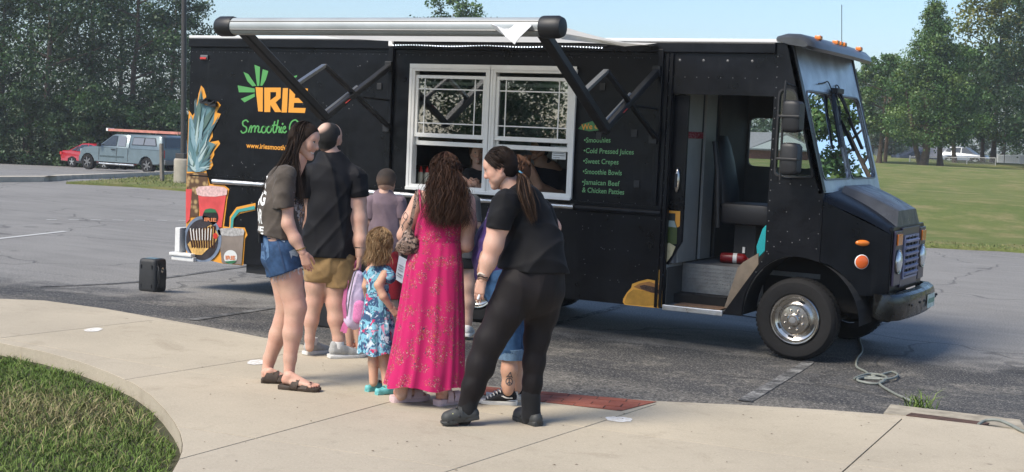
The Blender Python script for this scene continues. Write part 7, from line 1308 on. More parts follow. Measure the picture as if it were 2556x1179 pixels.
# ---------------------------------------------------------------- 4 little girl
s = Dd = Person((945, 980), 'little girl in a blue floral dress with turquoise clogs', skin=(.56, .33, .225)); k = s.k
s.body(s.chains(.0055, [([(943, 672, 0, 22), (942, 720, 0, 25), (942, 780, 0, 28)], dict(sq=.85)), [(944, 668, 0, 14), (950, 640, 0, 14)], [(925, 676, .02, 12), (964, 678, -.02, 12)], [(962, 682, -.05, 11.5), (945, 712, -.11, 10.5), (957, 740, -.11, 10), (976, 768, -.08, 7.5)], [(921, 680, .04, 11), (914, 714, .05, 10), (917, 742, .12, 8)], [(932, 780, 0, 20), (932, 860, 0, 15.5), (932, 905, 0, 13), (932, 955, 0, 10.5)], [(956, 780, 0, 20), (959, 865, 0, 15.5), (962, 915, 0, 13.5), (965, 962, -.02, 10.5)]], k=.015).mesh())
s.head(s.q(951, 611, 0), UP*.99 + RIGHT*.08, RIGHT*.86 + AWAY*.45 - UP*.05, .80, child=True, h=.0048); s.hand(s.q(977, 770, -.08), DOWN*.7 + RIGHT*.6, -UP*.2 + AWAY, .6, .9, 1); s.hand(s.q(918, 744, .12), DOWN*.6 + AWAY*.6, RIGHT, .6, .7, 1); s.finish()
FLO = two_print('blue_floral', (.2, .45, .56), [((.045, .09, .18), 19, .50, .54, 1), ((.55, .64, .7), 17, .57, .61, 7), ((.5, .04, .12), 14, .60, .63, 3), ((.6, .25, .36), 18, .63, .66, 11), ((.05, .18, .22), 34, .6, .64, 13)], 1)
bod = s.chains(.006, [([(944, 662, 0, 21), (943, 690, 0, 29), (942, 738, 0, 28)], dict(sq=.9)), [(963, 676, -.03, 15), (972, 692, -.05, 17)], [(925, 674, .03, 12), (919, 686, .03, 14)]], k=.012).mesh(cuts=[(s.q(942, 741, 0), DOWN), (s.q(940, 662, -.0), UP - RIGHT*.1)], warp=wrinkle(.0025, 40, 11)); dr = s.cloth('dress', bod, FLO)
dress_loft(s, 'skirt', [(733, 914, 972, 0, .9), (750, 911, 974, 0, .92), (800, 903, 980, 0, .95), (803, 902, 981, 0, .95), (880, 896, 988, 0, .95)], FLO, dr, folds=(11, .04, .13), seed=4)
mb = MB()
for c_, r_ in (((970, 700, -.055), 15),): mb.tube([s.q(*c_) + (RIGHT*math.cos(a)*r_*.8 + AWAY*math.sin(a)*r_*.8)*k + UP*.01*math.sin(2*a) for a in np.linspace(0, 2*math.pi, 21)], .006, 6)
build('sleeve_frill', mb, fabric('frill_navy', (.05, .06, .12)), dr, sm=60)
GH = [(.24, .145, .07), (.33, .21, .11), (.17, .105, .055), (.42, .29, .16)]
P_ = np.concatenate([flow(s, s.hd, 600, 5, (.75, 3.4), (.12, 1.75), [(947, 640, -.07, .055, .012), (943, 657, -.06, .07, .016)], -AWAY*.3 - RIGHT, wave=(.010, 18), R=(.104, .098, .1), grow=.012), flow(s, s.hd, 320, 6, (-3.0, -.75), (.12, 1.7), [(940, 640, .05, -.06, .012), (932, 655, .05, -.07, .018)], -AWAY*.2 - RIGHT, wave=(.007, 16), R=(.104, .098, .1), grow=.012)]); strands('hair', P_, .0018, GH, s.root, 5)
hair_cap(s, s.hd, [(s.hd['A'](.062, 0, .05), unit(s.hd['fwd'] - s.hd['up']*.45))], .011, col=(.13, .08, .045), name='hair_cap')
TQ = mat('turquoise_foam', (.14, .47, .47), .6, var=(20, .08)); hL, tL = onZ(914, 978, SWZ), onZ(950, 973, SWZ); hR, tR = onZ(938, 986, SWZ), onZ(986, 982, SWZ)
for hh, tt in ((hL, tL), (hR, tR)): s.foot(hh + UP*.02, tt + UP*.018, h=.004); hhd = unit(tt-hh); s.clog(hh, hh + hhd*.145, TQ)
s2 = bpy.data.objects
for hh, tt in ((hL, tL), (hR, tR)):
    st = [o for o in s.root.children if o.name.startswith('clog')][0]; d_ = unit(tt-hh)
    for i, cl in enumerate(((.6, .55, .5), (.03, .02, .02), (.5, .1, .05))): build('shoe_charm', MB().ball(hh + d_*(.075 + i*.02) + UP*(.07 - i*.006) - unit(np.cross(d_, UP))*-.022*(1 if np.dot(np.cross(d_, UP), CC-hh) > 0 else -1), .011, 8), mat('charm_%d' % i, cl, .4), st, sm=60)
# ---------------------------------------------------------------- 5 woman in the long pink dress
s = E_ = Person((1050, 1008), 'woman in a long pink floral sundress with wavy brown hair', skin=(.58, .34, .25)); k = s.k
s.body(s.chains(.0085, [([(1106, 500, 0, 40), (1100, 560, 0, 44), (1092, 640, 0, 48), (1085, 700, 0, 52)], dict(sq=.66, k=.04)), [(1108, 500, 0, 24), (1110, 450, 0, 20)], [(1058, 497, 0, 21), (1158, 499, 0, 21)], [(1048, 502, 0, 22), (1024, 548, .0, 19.5), (1009, 588, .03, 17), (1022, 620, .14, 14), (1060, 625, .26, 10.5)], [(1166, 505, 0, 21), (1171, 560, 0, 18.5), (1164, 612, .0, 17), (1150, 618, .15, 14), (1115, 600, .28, 10.5)], [(1050, 760, 0, 40), (1020, 880, 0, 26), (1005, 940, 0, 19), (1001, 985, 0, 15.5)], [(1105, 760, 0, 40), (1105, 880, 0, 26), (1104, 950, 0, 18), (1103, 995, 0, 15)]], k=.025).mesh())
s.head(s.q(1113, 432, 0), UP, AWAY*.93 + RIGHT*.3 - UP*.05, .94, h=.006); s.hand(s.q(1062, 626, .26), RIGHT*.9 + UP*.2, -UP, .88, .6, -1, h=.005); s.hand(s.q(1113, 598, .28), -RIGHT*.8 + UP*.5, -UP, .88, .7, 1, h=.005)
hL, tL = onZ(976, 1004, SWZ), onZ(1069, 998, SWZ); hR = onZ(1088, 1013, SWZ); tR = hR + unit(RIGHT*.70 + AWAY*.72)*.245
for hh, tt, an in ((hL, tL, (s.q(1001, 985, 0), 15.5*k)), (hR, tR, (s.q(1103, 992, 0), 15*k))): s.foot(hh + UP*.03 + unit(tt-hh)*.015, tt + UP*.024 - unit(tt-hh)*.008, ankle=an, h=.004)
s.finish(); skin_e = [o for o in s.root.children if o.name.startswith('body')][0]
PINK = nodes_of('pink_floral')[0]; nt = PINK.node_tree; b = nt.nodes['Principled BSDF']; P = posn(nt); ns = noise(nt, 60, 3, .6, P); c = (.5, .012, .115, 1)
v = nd(nt, 'ShaderNodeTexVoronoi'); v.inputs['Scale'].default_value = 13; nt.links.new(P, v.inputs['Vector']); near = ramp(nt, mth(nt, 'ADD', v.outputs['Distance'], mth(nt, 'MULTIPLY', mth(nt, 'SUBTRACT', ns, .5), .9)), .58, .42)
for cl, sc_, lo, hi, sd_ in (((.30, .05, .05), 75, .52, .56, 1), ((.5, .36, .3), 95, .60, .64, 4), ((.05, .04, .09), 85, .60, .63, 8), ((.55, .18, .03), 70, .63, .66, 12)):
    mp = nd(nt, 'ShaderNodeMapping'); nt.links.new(P, mp.inputs[0]); mp.inputs['Location'].default_value = (sd_, 2*sd_, sd_); c = mixc(nt, mth(nt, 'MULTIPLY', near, ramp(nt, noise(nt, sc_, 3, .6, mp.outputs[0], 1.), lo, hi)), c, cl)
c = mixc(nt, ramp(nt, noise(nt, 5, 4, .6, P), .3, .7), c, mixc(nt, 1., c, (.86, .8, .86), 'MULTIPLY')); nt.links.new(c, b.inputs['Base Color']); b.inputs['Roughness'].default_value = .75; b.inputs['Specular IOR Level'].default_value = .2; b.inputs['Sheen Weight'].default_value = .15; bump(nt, b, noise(nt, 300, 3, .6, P), .12, .002)
bod = s.chains(.0075, [([(1103, 505, 0, 47), (1096, 560, 0, 56), (1090, 620, 0, 60)], dict(sq=.72, k=.03))]).mesh(cuts=[(s.q(1100, 508, -.1), UP + AWAY*-.25), (s.q(1090, 612, 0), DOWN)], warp=wrinkle(.003, 18, 12)); dr = s.cloth('dress', bod, PINK)
dress_loft(s, 'skirt', [(602, 1029, 1151, 0, .72), (650, 1018, 1153, 0, .76), (655, 1016, 1154, 0, .76), (710, 1008, 1155, 0, .76), (780, 997, 1157, 0, .76), (860, 984, 1157, 0, .78), (920, 972, 1156, 0, .8), (960, 964, 1153, 0, .8)], PINK, dr, folds=(8, .03, .10), seed=8, n=120)
for pts in ([(1052, 530, -.118), (1049, 500, -.11), (1047, 478, -.05), (1049, 480, .03), (1055, 510, .1)], [(1150, 530, -.118), (1152, 505, -.11), (1153, 482, -.05), (1152, 484, .03), (1148, 510, .1)]): build('shoulder_strap', MB().tube(spline([s.q(*p) for p in pts], 4), .007, 6), PINK, dr, sm=60)
WB = [(.036, .018, .011), (.048, .023, .014), (.026, .013, .009), (.062, .029, .017)]
P_ = np.concatenate([flow(s, s.hd, 1000, 7, (1.25, 5.03), (.15, 1.7), [(1114, 455, -.08, .10, .014), (1118, 495, -.12, .125, .018), (1119, 530, -.135, .13, .022), (1118, 560, -.135, .115, .026)], -RIGHT, wave=(.022, 26), R=(.1, .094, .096)), flow(s, s.hd, 260, 8, (2.0, 4.3), (.1, 1.5), [(1112, 440, -.12, .08, .01), (1114, 480, -.15, .09, .015), (1112, 520, -.16, .08, .02), (1110, 548, -.15, .07, .02)], -RIGHT, wave=(.019, 27), R=(.102, .096, .098))]); strands('hair', P_, .0019, WB, s.root, 9)
hair_cap(s, s.hd, [(s.hd['A'](.06, 0, .05), unit(s.hd['fwd'] - s.hd['up']*.4))], .010, col=(.03, .018, .012), name='hair_cap', extra=[((-.05, 0, -.02), (-.055, 0, -.16), .075, .085)])
INK = mat('tattoo_ink', (.06, .055, .06), .7)
def ink_lines(target, lines, s, w=1.6, parent=None, off=.0012):
    for ln in lines:
        V2, F2 = ribbon(spline(ln, 5), w); polys = [[tuple(V2[i]) for i in f] for f in F2]; proj_px(target, polys, 'tattoo', INK, s, parent or s.root, off, .02)
ink_lines(skin_e, [[(1012, 530), (1006, 540), (1012, 548), (1018, 540), (1012, 530)], [(1016, 548), (1008, 556), (1002, 570)], [(1000, 560), (1006, 566), (1004, 576)], [(1018, 556), (1022, 566), (1014, 572)], [(1005, 546), (998, 552), (1001, 560)]], s)
LPK = mat('slide_pink', (.62, .46, .46), .6, var=(20, .08)); s.sandal(hL, tL, LPK, LPK, .042, ((.42, .10, .026), (.70, .08, .036)), .052, 'slide'); s.sandal(hR, tR, LPK, LPK, .042, ((.42, .10, .026), (.70, .08, .036)), .052, 'slide')
bg_ = thing('handbag', 'small patterned shoulder bag under the arm of the woman in pink', 'handbag', s.q(1018, 632, -.1)); BAGM = two_print('bag_print', (.22, .15, .115), [((.03, .022, .02), 40, .5, .55, 2), ((.42, .32, .27), 55, .6, .64, 6)], 1, rough=.5)
F = Field(.006); F.chain([(s.q(1022, 590, -.07), 17*k), (s.q(1017, 612, -.08), 25*k)], .03, .7, AWAY); F.cone(s.q(1006, 616, -.08), s.q(1034, 612, -.08), 17*k, 17*k, .03, .8, AWAY); V, Q = F.mesh(warp=wrinkle(.005, 30, 14)); arr_mesh('pouch', V, Q, BAGM, parent=bg_, sm=True)
path = spline([s.q(*p) for p in [(1020, 588, -.08), (1028, 545, -.10), (1036, 505, -.09), (1042, 474, -.02), (1044, 480, .06)]], 5); build('strap', MB().loft([[p + RIGHT*-.011, p + RIGHT*.011, p + RIGHT*.011 - AWAY*.008, p + RIGHT*-.011 - AWAY*.008] for p in path]), BAGM, bg_, sm=40)
# ---------------------------------------------------------------- 6 woman in black leaning forward
s = L_ = Person((1200, 1058), 'woman in black tee and leggings leaning forward with a low ponytail', skin=(.58, .345, .26)); k = s.k
s.body(s.chains(.0085, [([(1296, 510, .02, 32), (1320, 560, 0, 44), (1330, 620, 0, 52), (1328, 700, 0, 58)], dict(sq=.8, k=.04)), [(1290, 490, .02, 28), (1264, 448, .02, 25)], [(1268, 505, -.10, 25), (1340, 522, .12, 20)], [(1260, 510, -.12, 28), (1245, 560, -.14, 27), (1232, 612, -.15, 23), (1219, 655, -.15, 19), (1205, 698, -.15, 11.5)], [(1356, 524, .16, 22), (1380, 568, .2, 19), (1378, 605, .26, 16), (1345, 625, .38, 12)],
    [(1292, 715, -.05, 42), (1264, 782, -.06, 35), (1226, 850, -.06, 30), (1200, 913, -.06, 27), (1182, 965, -.06, 22), (1166, 1010, -.06, 16), (1161, 1038, -.05, 15)], [(1352, 715, .05, 42), (1351, 780, .06, 33), (1339, 850, .06, 24), (1332, 905, .06, 23), (1328, 955, .06, 19), (1325, 1000, .06, 18), (1325, 1040, .06, 17)]], k=.03).mesh())
hv = unit(-RIGHT*.93 + AWAY*.12 - UP*.34); s.head(s.q(1250, 420, 0), UP*.94 - RIGHT*.34, hv, .96, iris=(.05, .04, .03), fat=.006); s.hand(s.q(1204, 700, -.15), DOWN*.97 - RIGHT*.2, AWAY*.9 + RIGHT*.4, .9, .35, -1); s.hand(s.q(1343, 626, .38), -RIGHT, -UP, .9, .6, 1, h=.005); s.finish()
TB = fabric('tee_black', (.006, .006, .0075), .75, 7, .35, .2, .02); tt_ = join_geo([s.chains(.0085, [([(1290, 482, .02, 34), (1300, 500, .0, 46), (1322, 545, 0, 57), (1331, 600, 0, 67), (1334, 660, 0, 83), (1335, 700, 0, 90)], dict(sq=.82, k=.04)), [(1272, 503, -.10, 31), (1345, 520, .14, 28)]]).mesh(cuts=[(s.q(1335, 676, 0), DOWN + RIGHT*-.03), (s.q(1284, 460, 0), UP*.75 - RIGHT*.66)], warp=wrinkle(.009, 10, 15)), s.chains(.008, [[(1264, 506, -.12, 36), (1248, 548, -.14, 33), (1236, 610, -.15, 31)]]).mesh(cuts=[(s.q(1240, 571, -.14), DOWN*.97 - RIGHT*.1)], warp=wrinkle(.004, 18, 16)), s.chains(.0085, [[(1355, 528, .16, 28), (1380, 585, .2, 24)]]).mesh(cuts=[(s.q(1380, 568, .2), DOWN)])]); s.cloth('tshirt', tt_, TB)
LEG = fabric('leggings', (.011, .0085, .009), .65, 5, .25, .1, .02); lg = s.chains(.008, [([(1333, 660, 0, 76), (1328, 720, 0, 80)], dict(sq=.86, k=.03)), [(1292, 715, -.05, 54), (1262, 782, -.06, 45), (1224, 850, -.06, 39), (1199, 913, -.06, 35), (1181, 965, -.06, 29), (1166, 1013, -.06, 22)], [(1354, 715, .05, 54), (1352, 780, .06, 42), (1339, 850, .06, 31), (1332, 905, .06, 28.5), (1328, 955, .06, 25), (1325, 1010, .06, 21.5)]], k=.03).mesh(cuts=[(s.q(1330, 650, 0), UP)], warp=wrinkle(.003, 12, 17)); s.cloth('leggings', lg, LEG)
sk = s.chains(.007, [[(1174, 992, -.06, 24), (1165, 1025, -.055, 22.5), (1158, 1044, -.05, 20)]]).mesh(); s.cloth('sock', sk, fabric('sock_black', (.012, .012, .013))); s.cloth('sock', s.chains(.007, [[(1325, 990, .06, 25), (1326, 1040, .06, 23), (1318, 1052, .08, 17)]]).mesh(), MATS['sock_black'])
CLG = mat('clog_grey', (.035, .037, .036), .6, var=(20, .1)); t_ = onZ(1100, 1063, SWZ); h_ = onZ(1194, 1062, SWZ) + UP*.042; s.clog(h_, t_, CLG); h2 = onZ(1346, 1065, SWZ); t2 = onZ(1281, 1045, SWZ); s.clog(h2, h2 + unit(t2-h2)*.245, CLG)
for p, cl in ((t_ + UP*.078 - RIGHT*-.07 - AWAY*.01, (.5, .5, .2)), (t_ + UP*.07 + RIGHT*.045, (.1, .3, .15)), (h2 + unit(t2-h2)*.185 + UP*.083, (.55, .5, .4))): build('shoe_charm', MB().ball(p, .012, 8, 1, 1, .6), mat('charm_%d' % int(cl[0]*100), cl, .4), [o for o in s.root.children if o.name.startswith('clog')][0], sm=60)
for i, (v, cl) in enumerate(((684, (.55, .5, .42)), (690, (.03, .02, .02)), (695, (.2, .12, .08)))): build('bracelet', MB().tube([s.q(1206, v, -.15) + RIGHT*.031*math.cos(a) + AWAY*.031*math.sin(a) + UP*.006*math.cos(a*3) for a in np.linspace(0, 2*math.pi, 19)], .005, 6), mat('bead_%d' % i, cl, .5), s.root, sm=60)
tie = s.q(1297, 436, -.02); rng = np.random.default_rng(3); PP = []
for i in range(900):
    az = rng.uniform(-3., 3.); ph = rng.uniform(.15, 1.3) if abs(az) < 1.2 else rng.uniform(.3, 1.5); A_ = s.hd['A']; R3 = (.098, .091, .096)
    f0 = math.cos(az)*math.sin(ph)*R3[0] - .012; x0 = math.sin(az)*math.sin(ph)*R3[1]; u0 = math.cos(ph)*R3[2] + .04
    if f0 > .055 + (u0 - .06)*.5: continue
    p0 = np.array([f0 + .012, x0, u0 - .04]); tl = np.linalg.inv(np.stack([s.hd['fwd'], s.hd['sd'], s.hd['up']]).T)@(tie - s.hd['c'])/s.hd['S'] - np.array([-.012, 0, .04]); pts = []
    for t in np.linspace(0, 1, 9): p = p0*(1-t) + tl*t; L = math.sqrt((p[0]/R3[0])**2 + (p[1]/R3[1])**2 + (p[2]/R3[2])**2); g = max(1, 1.02/L*(1 - t**3) + t**3) if L < 1.02 else 1; pts.append(A_(*(p*g + np.array([-.012, 0, .04]))) + rng.normal(0, .0012, 3))
    PP.append(pts)
strands('hair', np.array(PP), .0022, [(.022, .014, .011), (.03, .02, .015), (.016, .011, .009)], s.root, 11); hair_cap(s, s.hd, [(s.hd['A'](.058, 0, .052), unit(s.hd['fwd']*.85 - s.hd['up']*.55)), (s.hd['A'](.0, 0, -.045), -s.hd['up']*.9 + s.hd['fwd']*.5)], .0075, col=(.018, .012, .010), name='hair_cap', ears=True)
PT = []
for i in range(300):
    g = rng.normal(0, 1, 3); pts = [tie + g*.006] + [s.q(u, v, dd) + g*sp + rng.normal(0, .004, 3) for u, v, dd, sp in ((1306, 452, -.09, .014), (1310, 485, -.13, .020), (1320, 515, -.14, .018), (1330, 543 + 12*rng.random(), -.14, .011))]; PT.append(spline(pts, 4))
strands('ponytail', np.array(PT), .0023, [(.03, .019, .014), (.05, .03, .02), (.022, .014, .011), (.09, .05, .03)], s.root, 12); build('hair_tie', MB().tube([tie + UP*.012 + RIGHT*.006 + (RIGHT*.6 + UP*.2)*.016*math.cos(a) + AWAY*.016*math.sin(a) - UP*.01*math.cos(a) for a in np.linspace(0, 2*math.pi, 15)], .006, 6), mat('tie_blue', (.12, .35, .5), .5), s.root, sm=60)
vp = thing('vape_pen', 'small white pen held by the woman in black', 'pen', s.q(1196, 748, -.15)); build('barrel', MB().lathe([(.004, -.03), (.0085, -.026), (.0085, .03), (.006, .034), (.001, .035)], s.q(1197, 737, -.14), UP*.9 + RIGHT*.3, 10), mat('white_plastic', (.7, .7, .72), .35), vp, sm=40)
# ---------------------------------------------------------------- 7 person in a purple jacket and rolled jeans
s = N_ = Person((1245, 1010), 'person in a purple jacket and rolled jeans hidden behind the woman in black', skin=(.5, .29, .2)); k = s.k
s.body(s.chains(.009, [([(1256, 530, .0, 32), (1245, 600, 0, 38), (1246, 690, 0, 38)], dict(sq=1.1, k=.04)), [(1262, 515, 0, 20), (1275, 470, 0, 19)], [(1238, 545, -.12, 20), (1220, 610, -.15, 17), (1206, 655, -.17, 12)], [(1255, 545, .14, 20), (1240, 620, .15, 16)], [(1252, 700, -.06, 42), (1262, 790, -.06, 31), (1272, 870, -.06, 21), (1271, 925, -.06, 19), (1268, 962, -.06, 14), (1268, 976, -.06, 13)], [(1268, 700, .1, 42), (1280, 790, .1, 31), (1288, 880, .1, 20), (1289, 970, .1, 14)]], k=.03).mesh())
s.head(s.q(1283, 436, .05), UP, -RIGHT*.9 + AWAY*.2, .93, h=.006); s.hand(s.q(1206, 658, -.17), DOWN - AWAY*.2, AWAY + RIGHT*.3, .85, .7, -1, h=.0045); s.finish(); skin_n = [o for o in s.root.children if o.name.startswith('body')][0]
PUR = fabric('purple_jersey', (.065, .035, .15), .7, 8, .25); jk = s.chains(.009, [([(1256, 528, 0, 38), (1244, 600, 0, 52), (1240, 650, 0, 57), (1245, 720, 0, 56)], dict(sq=1.1, k=.04)), [(1236, 545, -.12, 26), (1217, 605, -.14, 24), (1206, 640, -.13, 19)]]).mesh(cuts=[(s.q(1245, 692, 0), DOWN + RIGHT*.2)], warp=wrinkle(.007, 13, 18)); jk = s.cloth('jacket', jk, PUR)
shirt_text(jk, 'AAA', (1216, 528, -.1), (.1, .045), PRW, s, jk, unit(AWAY + DOWN*.6 + RIGHT*.2))
JN = mat('jeans_blue', (.03, .075, .16), .85, var=(20, .35), bmp=(250, .3, .002), spec=.2); jn = s.chains(.009, [([(1250, 690, 0, 48), (1252, 720, 0, 48)], dict(sq=1.1)), [(1252, 700, -.06, 46), (1264, 790, -.06, 36), (1274, 900, -.06, 28)], [(1268, 700, .1, 46), (1284, 790, .1, 35), (1293, 900, .1, 27)]]).mesh(cuts=[(s.q(1270, 884, 0), DOWN)], warp=wrinkle(.003, 18, 19)); jn = s.cloth('jeans', jn, JN)
for u, dd in ((1274, -.06), (1292, .1)): build('cuff', MB().lathe([(27*k, -.04), (29.5*k, -.038), (30*k, .03), (27.5*k, .032)], s.q(u, 882, dd), UP, 22), mat('denim_cuff', (.1, .17, .26), .85, var=(40, .3)), jn, sm=50)
BS = fabric('canvas_black', (.012, .012, .013), .8, 60, .2); hN = onZ(1290, 1011, SWZ); tN = onZ(1193, 1007, SWZ); hN2 = onZ(1308, 997, SWZ); tN2 = hN2 + unit(tN-hN)*.25
for hh, tt in ((hN, tN), (hN2, tN2)):
    sho = s.shoe(hh, tt, BS, SOLEW, high=.075, sole_h=.036); d_ = unit(tt-hh); sd_ = unit(np.cross(d_, UP)); sd_ = sd_*(1 if np.dot(sd_, CC-hh) > 0 else -1)
    wave = spline([hh + d_*f + UP*z for f, z in ((.20, .048), (.15, .052), (.11, .066), (.07, .052), (.03, .05))], 5); dv = -sd_
    V2 = np.array([[(p-hh)@d_, p[2]-hh[2], 0] for p in wave]); Vr, Fr_ = ribbon(V2[:, :2], .009); mbp = project_on(sho, np.c_[Vr, np.zeros(len(Vr))], Fr_, hh, d_, UP, dv, .002, .02)
    if mbp.f: build('side_stripe', mbp, SOLEW, sho, fix=False)
    build('heel_tab', MB().bar(hh - d_*.000 + d_*.006 + UP*.04, hh + d_*.014 + UP*.085, .035, .014, sd_), SOLEW, sho, bev=.004); build('sole_line', MB().tube([hh + d_*f + sd_*(.046 if f > .02 else .036) + UP*.03 for f in np.linspace(.01, .22, 8)], .0018, 5), BS, sho)
    for i in range(5): f = .115 + i*.02; z = .088 - i*.011; build('lace', MB().tube([hh + d_*(f - .006) + sd_*.024 + UP*(z-.006), hh + d_*f + UP*(z + .004), hh + d_*(f + .006) - sd_*.024 + UP*(z-.006)], .004, 5), SOLEW, sho, sm=60)
    an = hh + d_*.06 + UP*.10; build('sock', MB().lathe([(.042, -.05), (.041, .01), (.037, .014)], an, UP, 16), MATS['sock_black'], sho, sm=60)
ink_lines(skin_n, [[(1271 + 8*math.cos(a), 953 + 9*math.sin(a)) for a in np.linspace(0, 6.3, 11)], [(1271, 944), (1271, 953), (1271, 962)], [(1271, 953), (1265, 959)], [(1271, 953), (1277, 959)], [(1264, 942), (1270, 936), (1274, 930), (1276, 938), (1279, 944)], [(1267, 940), (1276, 941)]], s, 2.2)
P_ = flow(s, s.hd, 160, 13, (.9, 5.4), (.15, 1.8), [(1290, 485, .05, .05, .02), (1293, 515, .05, .05, .03)], AWAY, wave=(.012, 18)); strands('hair', P_, .005, [(.07, .035, .02), (.1, .05, .03), (.05, .025, .015)], s.root, 14); hair_cap(s, s.hd, [(s.hd['A'](.055, 0, .05), unit(s.hd['fwd'] - s.hd['up']*.4))], .01, col=(.06, .03, .018), name='hair_cap')
# ---------------------------------------------------------------- 8 person in grey standing at the counter
gz = .125; s = H_ = Person((1165, 838), 'person in a dark grey tee and black shorts at the counter behind the pink dress', z=gz, skin=(.5, .31, .23)); k = s.k
s.body(s.chains(.010, [([(1136, 490, 0, 32), (1142, 560, 0, 40), (1144, 650, 0, 42)], dict(sq=.7, k=.04)), [(1130, 495, 0, 15), (1128, 462, 0, 14)], [(1103, 500, 0, 17), (1176, 503, 0, 17)], [(1180, 505, 0, 17), (1186, 560, 0, 13), (1180, 600, .1, 11)], [(1098, 505, 0, 17), (1092, 560, 0, 13), (1098, 605, .1, 10)], [(1122, 650, 0, 26), (1122, 740, 0, 19), (1120, 832, 0, 11)], [(1164, 650, 0, 26), (1166, 715, 0, 21), (1166, 755, 0, 19), (1164, 800, 0, 14), (1163, 834, 0, 11)]], k=.03).mesh())
s.head(s.q(1128, 433, 0), UP, AWAY, .97, h=.007); s.finish(); GT = fabric('tee_grey', (.07, .072, .078), .85, 8, .2); tg_ = join_geo([s.chains(.011, [([(1133, 482, 0, 22), (1138, 510, 0, 44), (1144, 570, 0, 50), (1146, 700, 0, 52)], dict(sq=.74, k=.03)), [(1103, 503, 0, 21), (1176, 505, 0, 21)]]).mesh(cuts=[(s.q(1145, 643, 0), DOWN)], warp=wrinkle(.006, 12, 20)), s.chains(.010, [[(1178, 506, 0, 22), (1186, 590, 0, 19)]]).mesh(cuts=[(s.q(1184, 553, 0), DOWN)]), s.chains(.010, [[(1100, 506, 0, 22), (1092, 590, 0, 19)]]).mesh(cuts=[(s.q(1094, 553, 0), DOWN)])]); s.cloth('tshirt', tg_, GT)
bs = s.chains(.011, [([(1144, 640, 0, 46), (1144, 660, 0, 46)], dict(sq=.8)), [(1122, 660, 0, 29), (1120, 760, 0, 27)], [(1165, 660, 0, 29), (1168, 760, 0, 27)]]).mesh(cuts=[(s.q(1150, 668, 0), DOWN)]); s.cloth('shorts', bs, fabric('short_black', (.012, .012, .013)))
V, Q = Field(.008).cone(s.hd['A'](-.022, 0, .042), s.hd['A'](.012, 0, .046), .095, .09, .02, .95, s.hd['sd']).cone(s.hd['A'](-.03, 0, .01), s.hd['A'](-.03, 0, -.02), .077, .068, .03).mesh(cuts=[(s.hd['A'](.05, 0, .03), s.hd['fwd'])]); arr_mesh('hair', V, Q, MATS['short_hair'], parent=s.root, sm=True, col=np.tile((.03, .02, .015), (len(V), 1)))
for u in (1120, 1163): h_ = onZ(u, 842, gz); s.shoe(h_, h_ + unit(AWAY + RIGHT*.15)*.27, fabric('sneaker_white', (.5, .5, .49)), SOLEW, h=.008)
# ---------------------------------------------------------------- 9 child behind the backpack
s = Person((885, 878), 'small child with sandals hidden behind the lavender backpack', z=.17, skin=(.52, .31, .22)); k = s.k; W0 = s
s.body(s.chains(.008, [([(868, 640, 0, 22), (872, 690, 0, 26), (876, 740, 0, 27)], dict(sq=.7, k=.03)), [(866, 640, 0, 12), (865, 615, 0, 11)], [(845, 650, 0, 11), (845, 690, .05, 9), (850, 720, .1, 7)], [(890, 650, 0, 11), (893, 690, .08, 9), (890, 720, .12, 7)], [(866, 750, 0, 16), (870, 800, 0, 13), (874, 868, 0, 8.5)], [(890, 750, 0, 16), (892, 800, 0, 13), (897, 868, 0, 8.5)]], k=.02).mesh())
s.head(s.q(864, 588, 0), UP, AWAY, .82, h=.007, child=True)
for u in (874, 897): h_ = onZ(u - 2, 878, .17); t_ = h_ + unit(RIGHT*.7 + AWAY*.6)*.16; s.foot(h_ + UP*.014, t_ + UP*.012, h=.005, ankle=(s.q(u, 866, 0), 8.5*k)); s.sandal(h_, t_, mat('sandal_white', (.6, .6, .58), .5), mat('sandal_brown', (.045, .03, .02), .7), .016, ((.3, .05, .012), (.72, .035, .014)), .032, 'kid_sandal')
s.finish(); kt = s.chains(.009, [([(868, 632, 0, 20), (872, 690, 0, 31), (876, 760, 0, 33)], dict(sq=.76)), [(848, 650, 0, 15), (888, 650, 0, 15)]]).mesh(cuts=[(s.q(874, 735, 0), DOWN)]); s.cloth('tshirt', kt, fabric('kid_tee', (.16, .08, .12)))
kb = s.chains(.009, [([(876, 730, 0, 31), (877, 745, 0, 31)], dict(sq=.8)), [(866, 750, 0, 19), (868, 800, 0, 18)], [(890, 750, 0, 19), (892, 800, 0, 18)]]).mesh(cuts=[(s.q(878, 790, 0), DOWN)]); s.cloth('shorts', kb, fabric('kid_short', (.03, .03, .05)))
V, Q = Field(.008).cone(s.hd['A'](-.022, 0, .042), s.hd['A'](.012, 0, .046), .1*.82, .094*.82, .02, .95, s.hd['sd']).cone(s.hd['A'](-.03, 0, .01), s.hd['A'](-.03, 0, -.05), .085*.82, .08*.82, .03).mesh(cuts=[(s.hd['A'](.05, 0, .03), s.hd['fwd'])]); arr_mesh('hair', V, Q, MATS['short_hair'], parent=s.root, sm=True, col=np.tile((.03, .02, .015), (len(V), 1)))
